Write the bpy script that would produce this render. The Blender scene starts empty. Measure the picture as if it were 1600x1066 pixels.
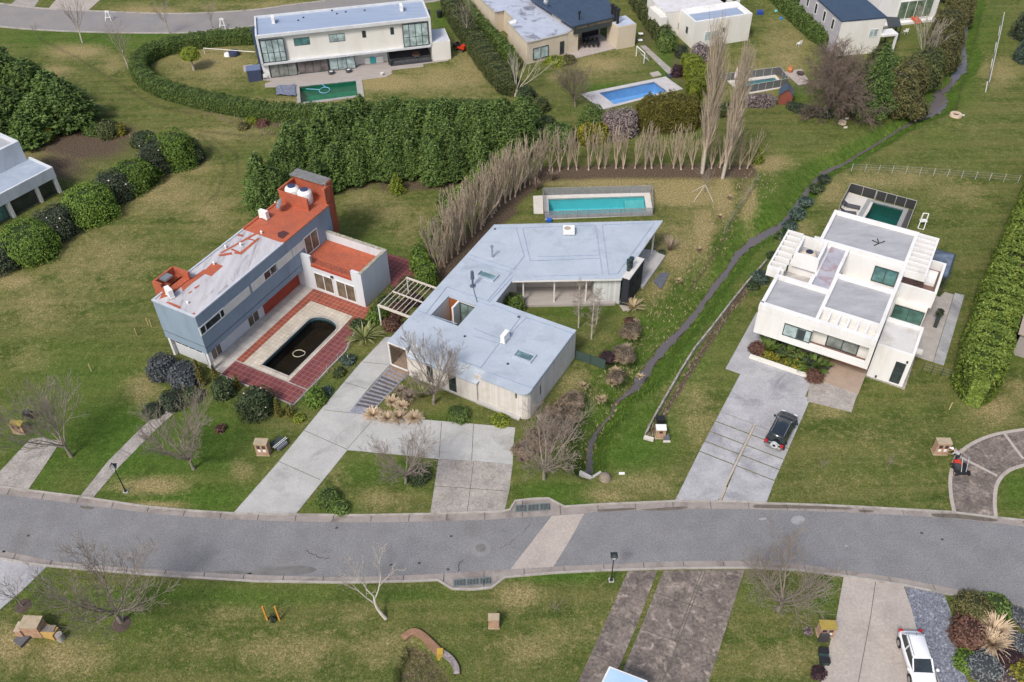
import bpy, bmesh, math, random
import numpy as np
from mathutils import Vector, Matrix

scene = bpy.context.scene
C = scene.collection
R_ = math.radians

# ------------------------------------------------------------------ camera
FOC, PITCH, ROLL, CAMH = 1377.27, R_(42.73772), R_(-0.962113), 60.0
def cam_axes():
 f = np.array([0, math.cos(PITCH), -math.sin(PITCH)]); rt = np.array([1, 0, 0.])
 up = np.cross(rt, f); c, s = math.cos(ROLL), math.sin(ROLL)
 return np.array([c*rt+s*up, -s*rt+c*up, f])
AX = cam_axes()
cd = bpy.data.cameras.new("camera"); cam = bpy.data.objects.new("camera", cd); C.objects.link(cam)
cd.sensor_width = 36; cd.lens = 36*FOC/1600; cd.clip_start = 0.5; cd.clip_end = 3000
cam.matrix_world = Matrix(((AX[0][0], AX[1][0], -AX[2][0], 0), (AX[0][1], AX[1][1], -AX[2][1], 0),
         (AX[0][2], AX[1][2], -AX[2][2], CAMH), (0, 0, 0, 1)))
scene.camera = cam

# ------------------------------------------------------------------ sky and sun
SUN_EL, SUN_AZ = R_(50), R_(212)          # azimuth clockwise from +Y
world = bpy.data.worlds.new("World"); scene.world = world; world.use_nodes = True
nt = world.node_tree; nt.nodes.clear()
sky = nt.nodes.new('ShaderNodeTexSky'); sky.sky_type = 'NISHITA'; sky.sun_disc = False
sky.sun_elevation = SUN_EL; sky.sun_rotation = SUN_AZ; sky.air_density = 1.0; sky.dust_density = 4.0; sky.ozone_density = 1.0
bg = nt.nodes.new('ShaderNodeBackground'); bg.inputs[1].default_value = 0.13
wo = nt.nodes.new('ShaderNodeOutputWorld'); nt.links.new(sky.outputs[0], bg.inputs[0]); nt.links.new(bg.outputs[0], wo.inputs[0])
sd = bpy.data.lights.new("sun", 'SUN'); sd.energy = 2.0; sd.angle = R_(11); sd.color = (1, 0.965, 0.91)
sun = bpy.data.objects.new("sun", sd); C.objects.link(sun)
sdir = Vector((math.sin(SUN_AZ)*math.cos(SUN_EL), math.cos(SUN_AZ)*math.cos(SUN_EL), math.sin(SUN_EL)))
sun.rotation_euler = sdir.to_track_quat('Z', 'Y').to_euler(); sun.location = (-60, -60, 90)
scene.view_settings.view_transform = 'Standard'; scene.view_settings.look = 'None'
scene.view_settings.exposure = 0.35; scene.view_settings.gamma = 1.0
scene.render.engine = 'CYCLES'; scene.render.resolution_x = 1024; scene.render.resolution_y = 682
scene.cycles.max_bounces = 5; scene.cycles.transparent_max_bounces = 8

# ------------------------------------------------------------------ survey: points of the photograph measured onto the site
def W(x, y, z=0.0):
 d = AX.T @ np.array([(x-800)/FOC, (533-y)/FOC, 1.0]); t = (z-CAMH)/d[2]
 return np.array([d[0]*t, d[1]*t, z])
def PXV(X, Y, Z):
 dx, dy, dz = X, Y, Z-CAMH
 c0 = AX[0][0]*dx+AX[0][1]*dy+AX[0][2]*dz; c1 = AX[1][0]*dx+AX[1][1]*dy+AX[1][2]*dz; c2 = AX[2][0]*dx+AX[2][1]*dy+AX[2][2]*dz
 return 800+FOC*c0/c2, 533-FOC*c1/c2
def ray(x, y):
 return AX.T @ np.array([(x-800)/FOC, (533-y)/FOC, 1.0])
def P2(pts, z=0.0): return [tuple(W(x, y, z)[:2]) for x, y in pts]
class Frame:
 "plan frame of one house: u away to the right, v to its right hand"
 def __init__(s, az, x, y, z=0.0):
  s.o = W(x, y, z)[:2]; a = R_(az); s.az = a
  s.u = np.array([math.cos(a), math.sin(a)]); s.v = np.array([s.u[1], -s.u[0]])
 def w(s, u, v, z=0.0):
  p = s.o+s.u*u+s.v*v; return (float(p[0]), float(p[1]), float(z))
 def uv(s, x, y, z=0.0):
  d = W(x, y, z)[:2]-s.o; return float(d@s.u), float(d@s.v)
 def onv(s, x, y, v):                      # on wall v=const -> (u,z)
  d = ray(x, y); n = s.v; t = (v+s.o@n)/(d[:2]@n); p = d*t; return float((p[:2]-s.o)@s.u), float(CAMH+p[2])
 def onu(s, x, y, u):
  d = ray(x, y); n = s.u; t = (u+s.o@n)/(d[:2]@n); p = d*t; return float((p[:2]-s.o)@s.v), float(CAMH+p[2])

# ------------------------------------------------------------------ materials
def _nodes(name):
 m = bpy.data.materials.new(name); m.use_nodes = True; n = m.node_tree; b = n.nodes['Principled BSDF']; return m, n, b
def rampnode(n, stops):
 r = n.nodes.new('ShaderNodeValToRGB'); e = r.color_ramp.elements
 while len(e) > 1: e.remove(e[-1])
 e[0].position = stops[0][0]; e[0].color = (*stops[0][1], 1)
 for p, c in stops[1:]:
  k = e.new(p); k.color = (*c, 1)
 return r
def noise(n, vec, scale, detail=4, rough=0.6, dist=0.0):
 t = n.nodes.new('ShaderNodeTexNoise'); t.inputs['Scale'].default_value = scale; t.inputs['Detail'].default_value = detail
 t.inputs['Roughness'].default_value = rough; t.inputs['Distortion'].default_value = dist
 n.links.new(vec, t.inputs['Vector']); return t.outputs['Fac']
def mixc(n, fac, a, b, mode='MIX'):
 m = n.nodes.new('ShaderNodeMix'); m.data_type = 'RGBA'; m.blend_type = mode
 for s, v in ((0, fac), (6, a), (7, b)):
  if isinstance(v, (int, float)): m.inputs[s].default_value = v
  elif isinstance(v, tuple): m.inputs[s].default_value = (*v, 1)
  else: n.links.new(v, m.inputs[s])
 return m.outputs[2]
def maths(n, op, a, b=0.0, clamp=False):
 m = n.nodes.new('ShaderNodeMath'); m.operation = op; m.use_clamp = clamp
 for i, v in ((0, a), (1, b)):
  if isinstance(v, (int, float)): m.inputs[i].default_value = v
  else: n.links.new(v, m.inputs[i])
 return m.outputs[0]
def maprange(n, v, a, b, c=0.0, d=1.0):
 m = n.nodes.new('ShaderNodeMapRange'); n.links.new(v, m.inputs[0])
 for i, x in enumerate((a, b, c, d)): m.inputs[i+1].default_value = x
 return m.outputs[0]
def bump(n, b, h, strength, dist=0.05):
 k = n.nodes.new('ShaderNodeBump'); k.inputs['Strength'].default_value = strength; k.inputs['Distance'].default_value = dist
 n.links.new(h, k.inputs['Height']); n.links.new(k.outputs[0], b.inputs['Normal'])
def mat(name, col, rough=0.7, col2=None, scale=1.0, stain=None, stain_scale=0.4, stain_amt=0.5, fine=0.0, fine_scale=20, metal=0.0, bmp=0.0, stretch=None, spec=0.4):
 m, n, b = _nodes(name); b.inputs['Roughness'].default_value = rough; b.inputs['Metallic'].default_value = metal
 b.inputs['Specular IOR Level'].default_value = spec
 tc = n.nodes.new('ShaderNodeTexCoord'); vec = tc.outputs['Object']
 if stretch:
  mp = n.nodes.new('ShaderNodeMapping'); n.links.new(vec, mp.inputs[0]); mp.inputs['Scale'].default_value = stretch[:3]
  if len(stretch) > 3: mp.inputs['Rotation'].default_value = (0, 0, stretch[3])
  vec = mp.outputs[0]
 c = None
 if col2 is None: col2 = tuple(x*0.82 for x in col)
 f = noise(n, vec, scale, 6, 0.65); f = maprange(n, f, 0.35, 0.65); c = mixc(n, f, col, col2)
 if stain:
  g = noise(n, vec, stain_scale, 8, 0.7, 0.6); g = maprange(n, g, 0.52, 0.68); g = maths(n, 'MULTIPLY', g, stain_amt); c = mixc(n, g, c, stain)
 if fine:
  g = noise(n, tc.outputs['Object'], fine_scale, 2, 0.7); g = maprange(n, g, 0.3, 0.7, 1-fine, 1+fine)
  h = n.nodes.new('ShaderNodeVectorMath'); h.operation = 'SCALE'; n.links.new(c, h.inputs[0]); n.links.new(g, h.inputs[3]); c = h.outputs[0]
 n.links.new(c, b.inputs['Base Color'])
 if bmp: bump(n, b, noise(n, tc.outputs['Object'], fine_scale, 3), bmp)
 return m
def leafmat(name, c1, c2, c3, rough=0.6, trans=0.0):
 m, n, b = _nodes(name); b.inputs['Roughness'].default_value = rough; b.inputs['Specular IOR Level'].default_value = 0.25
 g = n.nodes.new('ShaderNodeNewGeometry'); tc = n.nodes.new('ShaderNodeTexCoord'); oi = n.nodes.new('ShaderNodeObjectInfo')
 r = rampnode(n, [(0.0, c1), (0.55, c2), (1.0, c3)])
 nz = noise(n, tc.outputs['Object'], 0.9, 3)
 v = maths(n, 'ADD', maths(n, 'MULTIPLY', g.outputs['Random Per Island'], 0.55), maths(n, 'MULTIPLY', maprange(n, nz, 0.3, 0.7), 0.45))
 n.links.new(v, r.inputs[0])
 br = maprange(n, oi.outputs['Random'], 0, 1, 0.82, 1.18)
 h = n.nodes.new('ShaderNodeVectorMath'); h.operation = 'SCALE'; n.links.new(r.outputs[0], h.inputs[0]); n.links.new(br, h.inputs[3])
 n.links.new(h.outputs[0], b.inputs['Base Color'])
 return m
def glassmat(name, col, rough=0.06, spec=0.6):
 m, n, b = _nodes(name); b.inputs['Base Color'].default_value = (*col, 1); b.inputs['Roughness'].default_value = rough
 b.inputs['Specular IOR Level'].default_value = spec
 tc = n.nodes.new('ShaderNodeTexCoord'); f = noise(n, tc.outputs['Object'], 0.9, 3)
 n.links.new(mixc(n, maprange(n, f, 0.35, 0.65), col, tuple(x*0.45 for x in col)), b.inputs['Base Color'])
 return m
def watermat(name, tint, rough=0.03, wave=3.0, clear=0.85):
 m = bpy.data.materials.new(name); m.use_nodes = True; n = m.node_tree; n.nodes.clear()
 o = n.nodes.new('ShaderNodeOutputMaterial'); tr = n.nodes.new('ShaderNodeBsdfTransparent'); tr.inputs[0].default_value = (*tint, 1)
 gl = n.nodes.new('ShaderNodeBsdfGlossy'); gl.inputs['Roughness'].default_value = rough
 fr = n.nodes.new('ShaderNodeFresnel'); fr.inputs[0].default_value = 1.33; mx = n.nodes.new('ShaderNodeMixShader')
 tc = n.nodes.new('ShaderNodeTexCoord'); k = n.nodes.new('ShaderNodeBump'); k.inputs['Strength'].default_value = 0.25; k.inputs['Distance'].default_value = 0.05
 n.links.new(noise(n, tc.outputs['Object'], wave, 3), k.inputs['Height']); n.links.new(k.outputs[0], gl.inputs['Normal']); n.links.new(k.outputs[0], fr.inputs['Normal'])
 n.links.new(fr.outputs[0], mx.inputs[0]); n.links.new(tr.outputs[0], mx.inputs[1]); n.links.new(gl.outputs[0], mx.inputs[2]); n.links.new(mx.outputs[0], o.inputs[0])
 return m

# ------------------------------------------------------------------ mesh building
class MB:
 def __init__(s): s.v = []; s.f = []; s.m = []
 def add(s, vs, fs, mi=0):
  k = len(s.v); s.v += [tuple(map(float, p)) for p in vs]; s.f += [tuple(i+k for i in f) for f in fs]; s.m += [mi]*len(fs); return s
 def hexa(s, p, mi=0):      # 8 pts: bottom 4, top 4
  return s.add(p, [(3, 2, 1, 0), (4, 5, 6, 7), (0, 1, 5, 4), (1, 2, 6, 5), (2, 3, 7, 6), (3, 0, 4, 7)], mi)
 def fbox(s, fr, u0, u1, v0, v1, z0, z1, mi=0):
  if u0 > u1: u0, u1 = u1, u0
  if v0 > v1: v0, v1 = v1, v0
  q = [(u0, v1), (u1, v1), (u1, v0), (u0, v0)]
  return s.hexa([fr.w(a, b, z0) for a, b in q]+[fr.w(a, b, z1) for a, b in q], mi)
 def box(s, x0, x1, y0, y1, z0, z1, mi=0):
  q = [(x0, y0), (x1, y0), (x1, y1), (x0, y1)]
  return s.hexa([(a, b, z0) for a, b in q]+[(a, b, z1) for a, b in q], mi)
 def prism(s, pts, z0, z1, mi=0):
  pts = [tuple(p[:2]) for p in pts]; a = sum(pts[i-1][0]*pts[i][1]-pts[i][0]*pts[i-1][1] for i in range(len(pts)))
  if a < 0: pts = pts[::-1]
  n = len(pts); vs = [(x, y, z0) for x, y in pts]+[(x, y, z1) for x, y in pts]
  return s.add(vs, [tuple(range(n-1, -1, -1)), tuple(range(n, 2*n))]+[(i, (i+1) % n, (i+1) % n+n, i+n) for i in range(n)], mi)
 def sheet(s, pts, z, mi=0):
  pts = [tuple(p[:2]) for p in pts]; a = sum(pts[i-1][0]*pts[i][1]-pts[i][0]*pts[i-1][1] for i in range(len(pts)))
  if a < 0: pts = pts[::-1]
  return s.add([(x, y, z) for x, y in pts], [tuple(range(len(pts)))], mi)
 def tube(s, p0, p1, r0, r1=None, n=8, mi=0, caps=True):
  r1 = r0 if r1 is None else r1; p0 = Vector(p0); p1 = Vector(p1); d = (p1-p0)
  if d.length < 1e-6: return s
  d.normalize(); a = d.orthogonal().normalized(); b = d.cross(a); vs = []
  for p, r in ((p0, r0), (p1, r1)):
   for i in range(n):
    t = 2*math.pi*i/n; vs.append(p+a*(r*math.cos(t))+b*(r*math.sin(t)))
  fs = [(i, (i+1) % n, (i+1) % n+n, i+n) for i in range(n)]
  if caps: fs += [tuple(range(n-1, -1, -1)), tuple(range(n, 2*n))]
  return s.add(vs, fs, mi)
 def bar(s, p0, p1, w, h, mi=0):           # rectangular bar, h is vertical size
  p0 = Vector(p0); p1 = Vector(p1); d = (p1-p0).normalized(); up = Vector((0, 0, 1))
  if abs(d.z) > 0.95: up = Vector((1, 0, 0))
  a = d.cross(up).normalized()*(w/2); b = a.cross(d).normalized()*(h/2)
  q = [p0-a-b, p0+a-b, p0+a+b, p0-a+b]; r = [p1-a-b, p1+a-b, p1+a+b, p1-a+b]
  return s.add(q+r, [(0, 1, 2, 3)[::-1], (4, 5, 6, 7), (0, 1, 5, 4), (1, 2, 6, 5), (2, 3, 7, 6), (3, 0, 4, 7)][0:6], mi)
 def lathe(s, prof, c=(0, 0, 0), n=16, mi=0):
  vs = []; fs = []; k = len(prof)
  for i in range(n):
   t = 2*math.pi*i/n
   for r, z in prof: vs.append((c[0]+r*math.cos(t), c[1]+r*math.sin(t), c[2]+z))
  for i in range(n):
   j = (i+1) % n
   for a in range(k-1): fs.append((i*k+a, j*k+a, j*k+a+1, i*k+a+1))
  return s.add(vs, fs, mi)
 def build(s, name, mats, parent=None, smooth=False, **kw):
  me = bpy.data.meshes.new(name); o0 = np.array(org(parent))
  me.from_pydata([(p[0]-o0[0], p[1]-o0[1], p[2]-o0[2]) for p in s.v], [], s.f)
  if not isinstance(mats, (list, tuple)): mats = [mats]
  for m in mats: me.materials.append(m)
  if len(mats) > 1: me.polygons.foreach_set('material_index', s.m)
  if smooth: me.polygons.foreach_set('use_smooth', [True]*len(s.f))
  me.update(); return link(name, me, parent, **kw)
def org(p):
 x = [0, 0, 0]
 while p is not None:
  x = [a+b for a, b in zip(x, p.location)]; p = p.parent
 return x
def link(name, data, parent=None, label=None, cat=None, group=None, kind=None):
 o = bpy.data.objects.new(name, data); C.objects.link(o)
 if parent is not None: o.parent = parent
 if label: o['label'] = label
 if cat: o['category'] = cat
 if group: o['group'] = group
 if kind: o['kind'] = kind
 return o
def thing(name, label, cat, loc=(0, 0, 0), group=None):
 o = bpy.data.objects.new(name, None); C.objects.link(o); o.location = [float(a) for a in loc]; o.empty_display_size = 0.5
 o['label'] = label; o['category'] = cat
 if group: o['group'] = group
 return o
def dup(src, loc, rz=0.0, scale=None, label=None, group=None):
 def cp(o, parent):
  c = o.copy(); C.objects.link(c); c.parent = parent
  for ch in [k for k in bpy.data.objects if k.parent == o]: cp(ch, c)
  return c
 r = cp(src, None); r.location = [float(a) for a in loc]; r.rotation_euler = (0, 0, rz)
 if scale is not None: r.scale = scale if isinstance(scale, (tuple, list)) else (scale,)*3
 if label: r['label'] = label
 if group: r['group'] = group
 return r
def tagpose(o, loc, rz=0.0, scale=None, label=None, group=None):
 o.location = [float(a) for a in loc]; o.rotation_euler = (0, 0, rz)
 if scale is not None: o.scale = scale if isinstance(scale, (tuple, list)) else (scale,)*3
 if label: o['label'] = label
 if group: o['group'] = group
 return o
KID = {}
def kids(o):
 return [k for k in bpy.data.objects if k.parent == o]
def npmesh(name, V, F, mats, parent=None, mi=None, smooth=False, **kw):
 "fast mesh from numpy arrays; F is an (n,k) index array"
 me = bpy.data.meshes.new(name); k = F.shape[1]; V = np.asarray(V, float)-np.array(org(parent))
 me.vertices.add(len(V)); me.vertices.foreach_set('co', V.ravel())
 me.loops.add(F.size); me.loops.foreach_set('vertex_index', F.ravel().astype(np.int32))
 me.polygons.add(len(F)); me.polygons.foreach_set('loop_start', np.arange(len(F), dtype=np.int32)*k)
 try: me.polygons.foreach_set('loop_total', np.full(len(F), k, dtype=np.int32))
 except Exception: pass
 if not isinstance(mats, (list, tuple)): mats = [mats]
 for m in mats: me.materials.append(m)
 if mi is not None: me.polygons.foreach_set('material_index', mi.astype(np.int32))
 if smooth: me.polygons.foreach_set('use_smooth', np.ones(len(F), dtype=bool))
 me.update(calc_edges=True); me.validate()
 return link(name, me, parent, **kw)
# ------------------------------------------------------------------ the stream and its ditch
STREAM = [(921, 741, .5, 1.5), (921, 712, .28, 1.5), (925, 688, .25, 1.4), (941, 664, .08, 1.4), (956, 648, .06, 1.3), (959, 633, .06, 1.3), (975, 619, .14, 1.3), (993, 606, .45, 1.3),
    (1003, 592, .6, 1.3), (1018, 568, .45, 1.3), (1040, 541, .5, 1.3), (1062, 520, .45, 1.3), (1086, 492, .35, 1.3), (1104, 466, .35, 1.3), (1122, 442, .4, 1.2), (1140, 420, .35, 1.1),
    (1152, 400, .5, 1.1), (1168, 384, .6, 1.1), (1190, 370, .75, 1.0), (1212, 359, .6, 1.0), (1230, 343, .35, .9), (1247, 318, .3, .9), (1262, 298, .35, .9), (1280, 277, .35, .9), (1294, 266, .4, .9),
    (1315, 259, .25, .8), (1338, 244, .15, .8), (1372, 224, .15, .8), (1405, 203, .15, .8), (1428, 190, .3, .8), (1447, 181, .9, .8), (1463, 170, 1.2, .8), (1470, 158, 1.1, .8), (1468, 146, .9, .8),
    (1484, 136, .4, .8), (1492, 122, .6, .8), (1503, 108, .9, .8), (1507, 96, .5, .8), (1505, 70, .3, .8), (1508, 50, .4, .8), (1512, 30, .5, .8), (1518, 14, .4, .8), (1520, -10, .4, .8), (1525, -50, .4, .8)]
STREAM = [(a, b, w, d*(1.45 if b > 380 else 1.25)) for a, b, w, d in STREAM]
SP = np.array([list(W(a, b, -d)[:2])+[w, d] for a, b, w, d in STREAM])
WR = np.interp(np.arange(len(SP)), [0, 3, 8, 14, 20, 30, 43], [1.5, 2.8, 2.9, 2.2, 2.0, 2.4, 2.4])    # bank widths, right and left
WL = np.interp(np.arange(len(SP)), [0, 3, 8, 14, 20, 30, 43], [2.2, 3.6, 5.0, 4.0, 3.0, 2.6, 2.4])
def ditch(X, Y):
 "terrain depth from the stream polyline"
 best = np.full(X.shape, 1e9); Z = np.zeros(X.shape); side = np.zeros(X.shape); rel = np.full(X.shape, 9.0)
 for i in range(len(SP)-1):
  a = SP[i]; b = SP[i+1]; d = b[:2]-a[:2]; L2 = d@d
  t = np.clip(((X-a[0])*d[0]+(Y-a[1])*d[1])/L2, 0, 1); qx = a[0]+t*d[0]; qy = a[1]+t*d[1]
  dist = np.hypot(X-qx, Y-qy); cr = d[0]*(Y-qy)-d[1]*(X-qx)            # >0 left of travel
  w = a[2]+(b[2]-a[2])*t; dep = a[3]+(b[3]-a[3])*t
  bw = np.where(cr > 0, WL[i]+(WL[i+1]-WL[i])*t, WR[i]+(WR[i+1]-WR[i])*t)
  s = np.clip((dist-w*.7)/bw, 0, 1); z = -dep*(1-s*s*(3-2*s))-0.16*np.clip(1.4-dist/(w*.8+.08), 0, 1)
  up = dist < best; best = np.where(up, dist, best); Z = np.where(up, z, Z); rel = np.where(up, s, rel)
  side = np.where(up, np.sign(cr), side)
 return Z, rel, side, best
def expand(poly, d):
 c = np.mean([p[:2] for p in poly], axis=0); o = []
 for p in poly:
  v = np.array(p[:2])-c; L = np.hypot(*v); o.append(tuple(c+v*(L+d)/L))
 return o
def inpoly(X, Y, poly):
 r = np.zeros(X.shape, bool); n = len(poly)
 for i in range(n):
  x0, y0 = poly[i-1][:2]; x1, y1 = poly[i][:2]
  c = ((y0 > Y) != (y1 > Y)); dy = (y1-y0) if abs(y1-y0) > 1e-9 else 1e-9
  r ^= c & (X < (x1-x0)*(Y-y0)/dy+x0)
 return r
def around(q, d):
 n_ = len(q); o = []; a = sum(q[i-1][0]*q[i][1]-q[i][0]*q[i-1][1] for i in range(n_)); s = 1 if a > 0 else -1
 d = d if isinstance(d, (list, tuple)) else [d]*n_
 for i in range(n_):
  p0 = np.array(q[i-1]); p1 = np.array(q[i]); p2 = np.array(q[(i+1) % n_]); e1 = (p1-p0)/np.hypot(*(p1-p0)); e2 = (p2-p1)/np.hypot(*(p2-p1))
  n1 = np.array([e1[1], -e1[0]])*s; n2 = np.array([e2[1], -e2[0]])*s; A_ = np.array([n1, n2]); bb_ = np.array([n1@p1+d[i-1], n2@p1+d[i]])
  o.append(tuple(np.linalg.solve(A_, bb_)) if abs(np.linalg.det(A_)) > .1 else tuple(p1+n1*d[i]))
 return o
# pools: water outlines on the ground, used both to sink the ground and to build the pools
FW = Frame(59.86, 1408.8, 606.2)           # white cubic house
FB = Frame(61.36, 304.4, 495.1, 7.1)       # blue house
FM = Frame(60.2, 605, 529, 4.0)            # flat roofed middle house
FT = Frame(12.6, 398.7, 56.1, 6.8)              # long house at the top
POOLS = {
 'main': P2([(856.5, 311.5), (1006.5, 307), (1010, 331.5), (858, 337.5)]),
 'white': P2([(1360.5, 316), (1411.5, 329), (1401, 352), (1391, 374), (1336, 359)]),
 'top': P2([(468, 136), (556, 127), (559, 149.5), (470, 161)]),
 'mid': P2([(936, 146), (1022, 128.5), (1042, 143), (960, 164)]),
 'right': P2([(1150, 130), (1210, 122), (1220, 133), (1165, 143)]),
}
def _bluepool():
 "long pool with one rounded end, from the water edge"
 o = [FB.w(2.9, 3.6)[:2], FB.w(10.3, 3.6)[:2]]
 for k in range(1, 12):
  t = math.pi*k/12; o.append(FB.w(10.3+1.05*math.sin(t), 5.28-1.68*math.cos(t))[:2])
 return o+[FB.w(10.3, 6.96)[:2], FB.w(2.9, 6.96)[:2]]
POOLS['blue'] = _bluepool()

# ------------------------------------------------------------------ ground
# patches of real colour on the lawns (dry straw, lush grass, bare soil), measured as (x, y, rx, ry, amount)
DRY = [(1070, 300, 80, 26, .9), (960, 285, 140, 12, .75), (1060, 395, 50, 60, .6), (1030, 445, 28, 40, .55), (980, 560, 40, 25, .5), (905, 600, 55, 28, .55), (985, 600, 18, 40, .6), (960, 640, 16, 40, .5), (1100, 370, 20, 60, .8),
    (1190, 255, 55, 14, .8), (1130, 300, 22, 50, .8), (1170, 320, 16, 50, .7), (1060, 620, 50, 60, .35), (1090, 640, 30, 60, .45), (1000, 755, 70, 20, .5), (950, 775, 40, 14, .6),
    (240, 760, 60, 16, .8), (240, 790, 50, 8, .8), (380, 735, 20, 20, .5), (225, 610, 35, 28, .6), (140, 560, 60, 15, .15), (600, 780, 50, 20, .45), (520, 745, 30, 20, .4),
    (330, 95, 90, 40, .6), (600, 130, 60, 16, .95), (690, 125, 80, 30, .6), (735, 110, 40, 50, .55), (480, 165, 160, 12, .7), (350, 175, 60, 20, .4), (120, 80, 50, 12, .8), (180, 100, 30, 18, .5), (90, 110, 30, 14, .6),
    (80, 235, 90, 40, .5), (250, 300, 90, 45, .55), (330, 330, 50, 40, .5), (140, 400, 110, 60, .45), (300, 260, 40, 20, .5), (350, 210, 90, 16, .5), (60, 480, 80, 40, .45), (40, 560, 60, 30, .3), (25, 440, 40, 16, .7),
    (570, 310, 60, 25, .45), (610, 330, 40, 18, .5), (640, 350, 60, 40, .35), (1180, 120, 60, 45, .5), (1230, 80, 45, 60, .55), (1120, 95, 30, 20, .5), (940, 100, 55, 18, .65), (870, 120, 25, 12, .4), (990, 85, 30, 15, .4),
    (1390, 280, 110, 18, .55), (1300, 300, 30, 25, .6), (1240, 370, 30, 30, .6), (1500, 300, 50, 30, .35), (1555, 640, 40, 24, .75), (1590, 610, 20, 25, .5), (1560, 110, 40, 30, .55), (1350, 680, 60, 25, .25), (1290, 640, 50, 20, .4), (1420, 700, 60, 40, .2), (1300, 760, 90, 25, .2), (1500, 760, 20, 30, .3),
    (1500, 200, 60, 15, .2), (1320, 170, 50, 10, .3), (810, 930, 40, 22, .7), (830, 1015, 50, 24, .6), (900, 990, 60, 30, .3), (600, 1015, 60, 40, .4), (460, 1020, 90, 40, .5), (100, 1030, 70, 30, .65), (20, 1010, 30, 40, .8), (300, 1000, 100, 40, .25), (560, 960, 60, 25, .25), (350, 960, 60, 20, .35),
    (1150, 1000, 30, 60, .2), (1230, 1030, 60, 30, .45), (1290, 10, 90, 14, .4), (230, 20, 60, 12, .85), (330, 10, 60, 10, .4), (430, 8, 60, 10, .55), (1470, 960, 6, 50, .6), (1490, 1010, 12, 50, .6), (1540, 990, 60, 40, .25)]
LUSH = [(200, 690, 160, 90, .9), (60, 700, 60, 90, .9), (330, 690, 80, 70, .85), (120, 590, 120, 60, .6), (300, 780, 120, 30, .9), (980, 690, 70, 55, 1.), (1060, 560, 45, 70, 1.), (1120, 470, 30, 50, 1.), (1200, 340, 40, 60, .95), (1245, 290, 30, 50, .8), (1020, 660, 50, 60, .9), (1170, 420, 40, 30, .6),
  (240, 55, 220, 12, .8), (150, 62, 70, 14, .9), (60, 60, 60, 20, .7), (250, 70, 80, 18, .6), (520, 12, 60, 12, .7), (860, 770, 60, 25, .85), (900, 790, 60, 20, .8), (960, 140, 60, 10, .95), (1040, 110, 14, 50, .9), (1010, 80, 20, 20, .5), (1240, 140, 25, 20, .9), (1200, 600, 30, 60, .35), (1140, 560, 40, 60, .35), (1500, 100, 40, 60, .8), (1440, 120, 20, 50, .9), (1540, 60, 40, 60, .5), (1480, 220, 60, 25, .3),
  (60, 920, 60, 40, .5), (300, 930, 220, 18, .8), (200, 960, 120, 50, .45), (640, 930, 90, 16, .5), (860, 900, 100, 12, .9), (1590, 770, 30, 40, .8), (570, 390, 60, 35, .5), (540, 300, 40, 20, .35), (570, 735, 60, 30, .6), (640, 735, 40, 30, .7), (520, 790, 50, 18, .7), (690, 650, 60, 14, .4), (500, 620, 60, 30, .5), (900, 480, 80, 25, .7), (880, 590, 30, 20, .5), (1590, 560, 30, 40, .3), (680, 1030, 60, 30, .4), (1180, 930, 60, 25, .4), (1290, 930, 25, 40, .6), (1230, 25, 30, 40, .3), (1500, 930, 30, 16, .8), (690, 25, 16, 30, .8), (395, 50, 10, 16, .9), (150, 240, 30, 20, .2)]
SOIL = [(130, 225, 80, 30, 1.1), (190, 210, 30, 20, .9), (90, 260, 60, 26, .9), (330, 165, 60, 22, .6), (420, 190, 60, 12, .7), (740, 380, 30, 30, 0), (290, 600, 40, 30, .3), (1340, 180, 45, 14, .75), (1380, 160, 40, 20, .6), (700, 500, 10, 10, 0), (640, 620, 50, 26, .5), (500, 640, 30, 20, .35), (860, 640, 50, 26, .6), (800, 660, 60, 10, .5), (840, 690, 20, 40, .5), (860, 150, 30, 20, .4), (660, 980, 40, 14, .3), (1560, 1000, 60, 60, .6),
  (770, 60, 40, 60, .5), (1010, 60, 12, 60, .6), (1060, 110, 30, 50, .5), (540, 1000, 0.1, .1, 0), (985, 480, 20, 20, .4), (730, 60, 14, 20, .3)]
SOILLINE = [  # beds along lines: points, half width px, amount
 ([(672, 440), (720, 392), (770, 340), (815, 300), (850, 272), (960, 268), (1170, 268)], 13, 1.0), ([(672, 440), (720, 392), (790, 320)], 22, .8),
 ([(700, 430), (760, 360), (800, 330)], 9, 1.0), ([(1020, 675), (1060, 610), (1100, 545), (1145, 480), (1190, 425)], 6, .8), ([(620, 660), (700, 662), (800, 672)], 3.5, .6),
 ([(600, 290), (700, 288), (740, 284)], 12, .7), ([(400, 340), (460, 318), (520, 298), (600, 284)], 10, .5), ([(0, 420), (60, 385), (130, 350), (200, 300), (260, 270)], 12, .55), ([(440, 580), (520, 640)], 3, .5),
 ([(835, 190), (870, 225), (980, 200), (1090, 190)], 12, .5), ([(262, 150), (340, 172), (440, 190)], 8, .6), ([(540, 560), (560, 600), (480, 670)], 6, .5), ([(1180, 290), (1150, 340), (1110, 400), (1080, 440)], 3, .6), ([(1175, 262), (1160, 300)], 10, .5)]
TRACK = [[(60, 60), (120, 90), (160, 115), (200, 140), (240, 165), (300, 178)], [(310, 210), (345, 240), (352, 270), (340, 300), (320, 320)], [(310, 205), (400, 213), (440, 208)], [(330, 215), (370, 240), (372, 280)], [(1494, 170), (1510, 110), (1530, 40), (1533, 20)]]
def seglines(PX, PY, pts):
 best = np.full(PX.shape, 1e9)
 for i in range(len(pts)-1):
  a = np.array(pts[i], float); b = np.array(pts[i+1], float); d = b-a
  t = np.clip(((PX-a[0])*d[0]+(PY-a[1])*d[1])/(d@d), 0, 1); best = np.minimum(best, np.hypot(PX-a[0]-t*d[0], PY-a[1]-t*d[1]))
 return best
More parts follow.
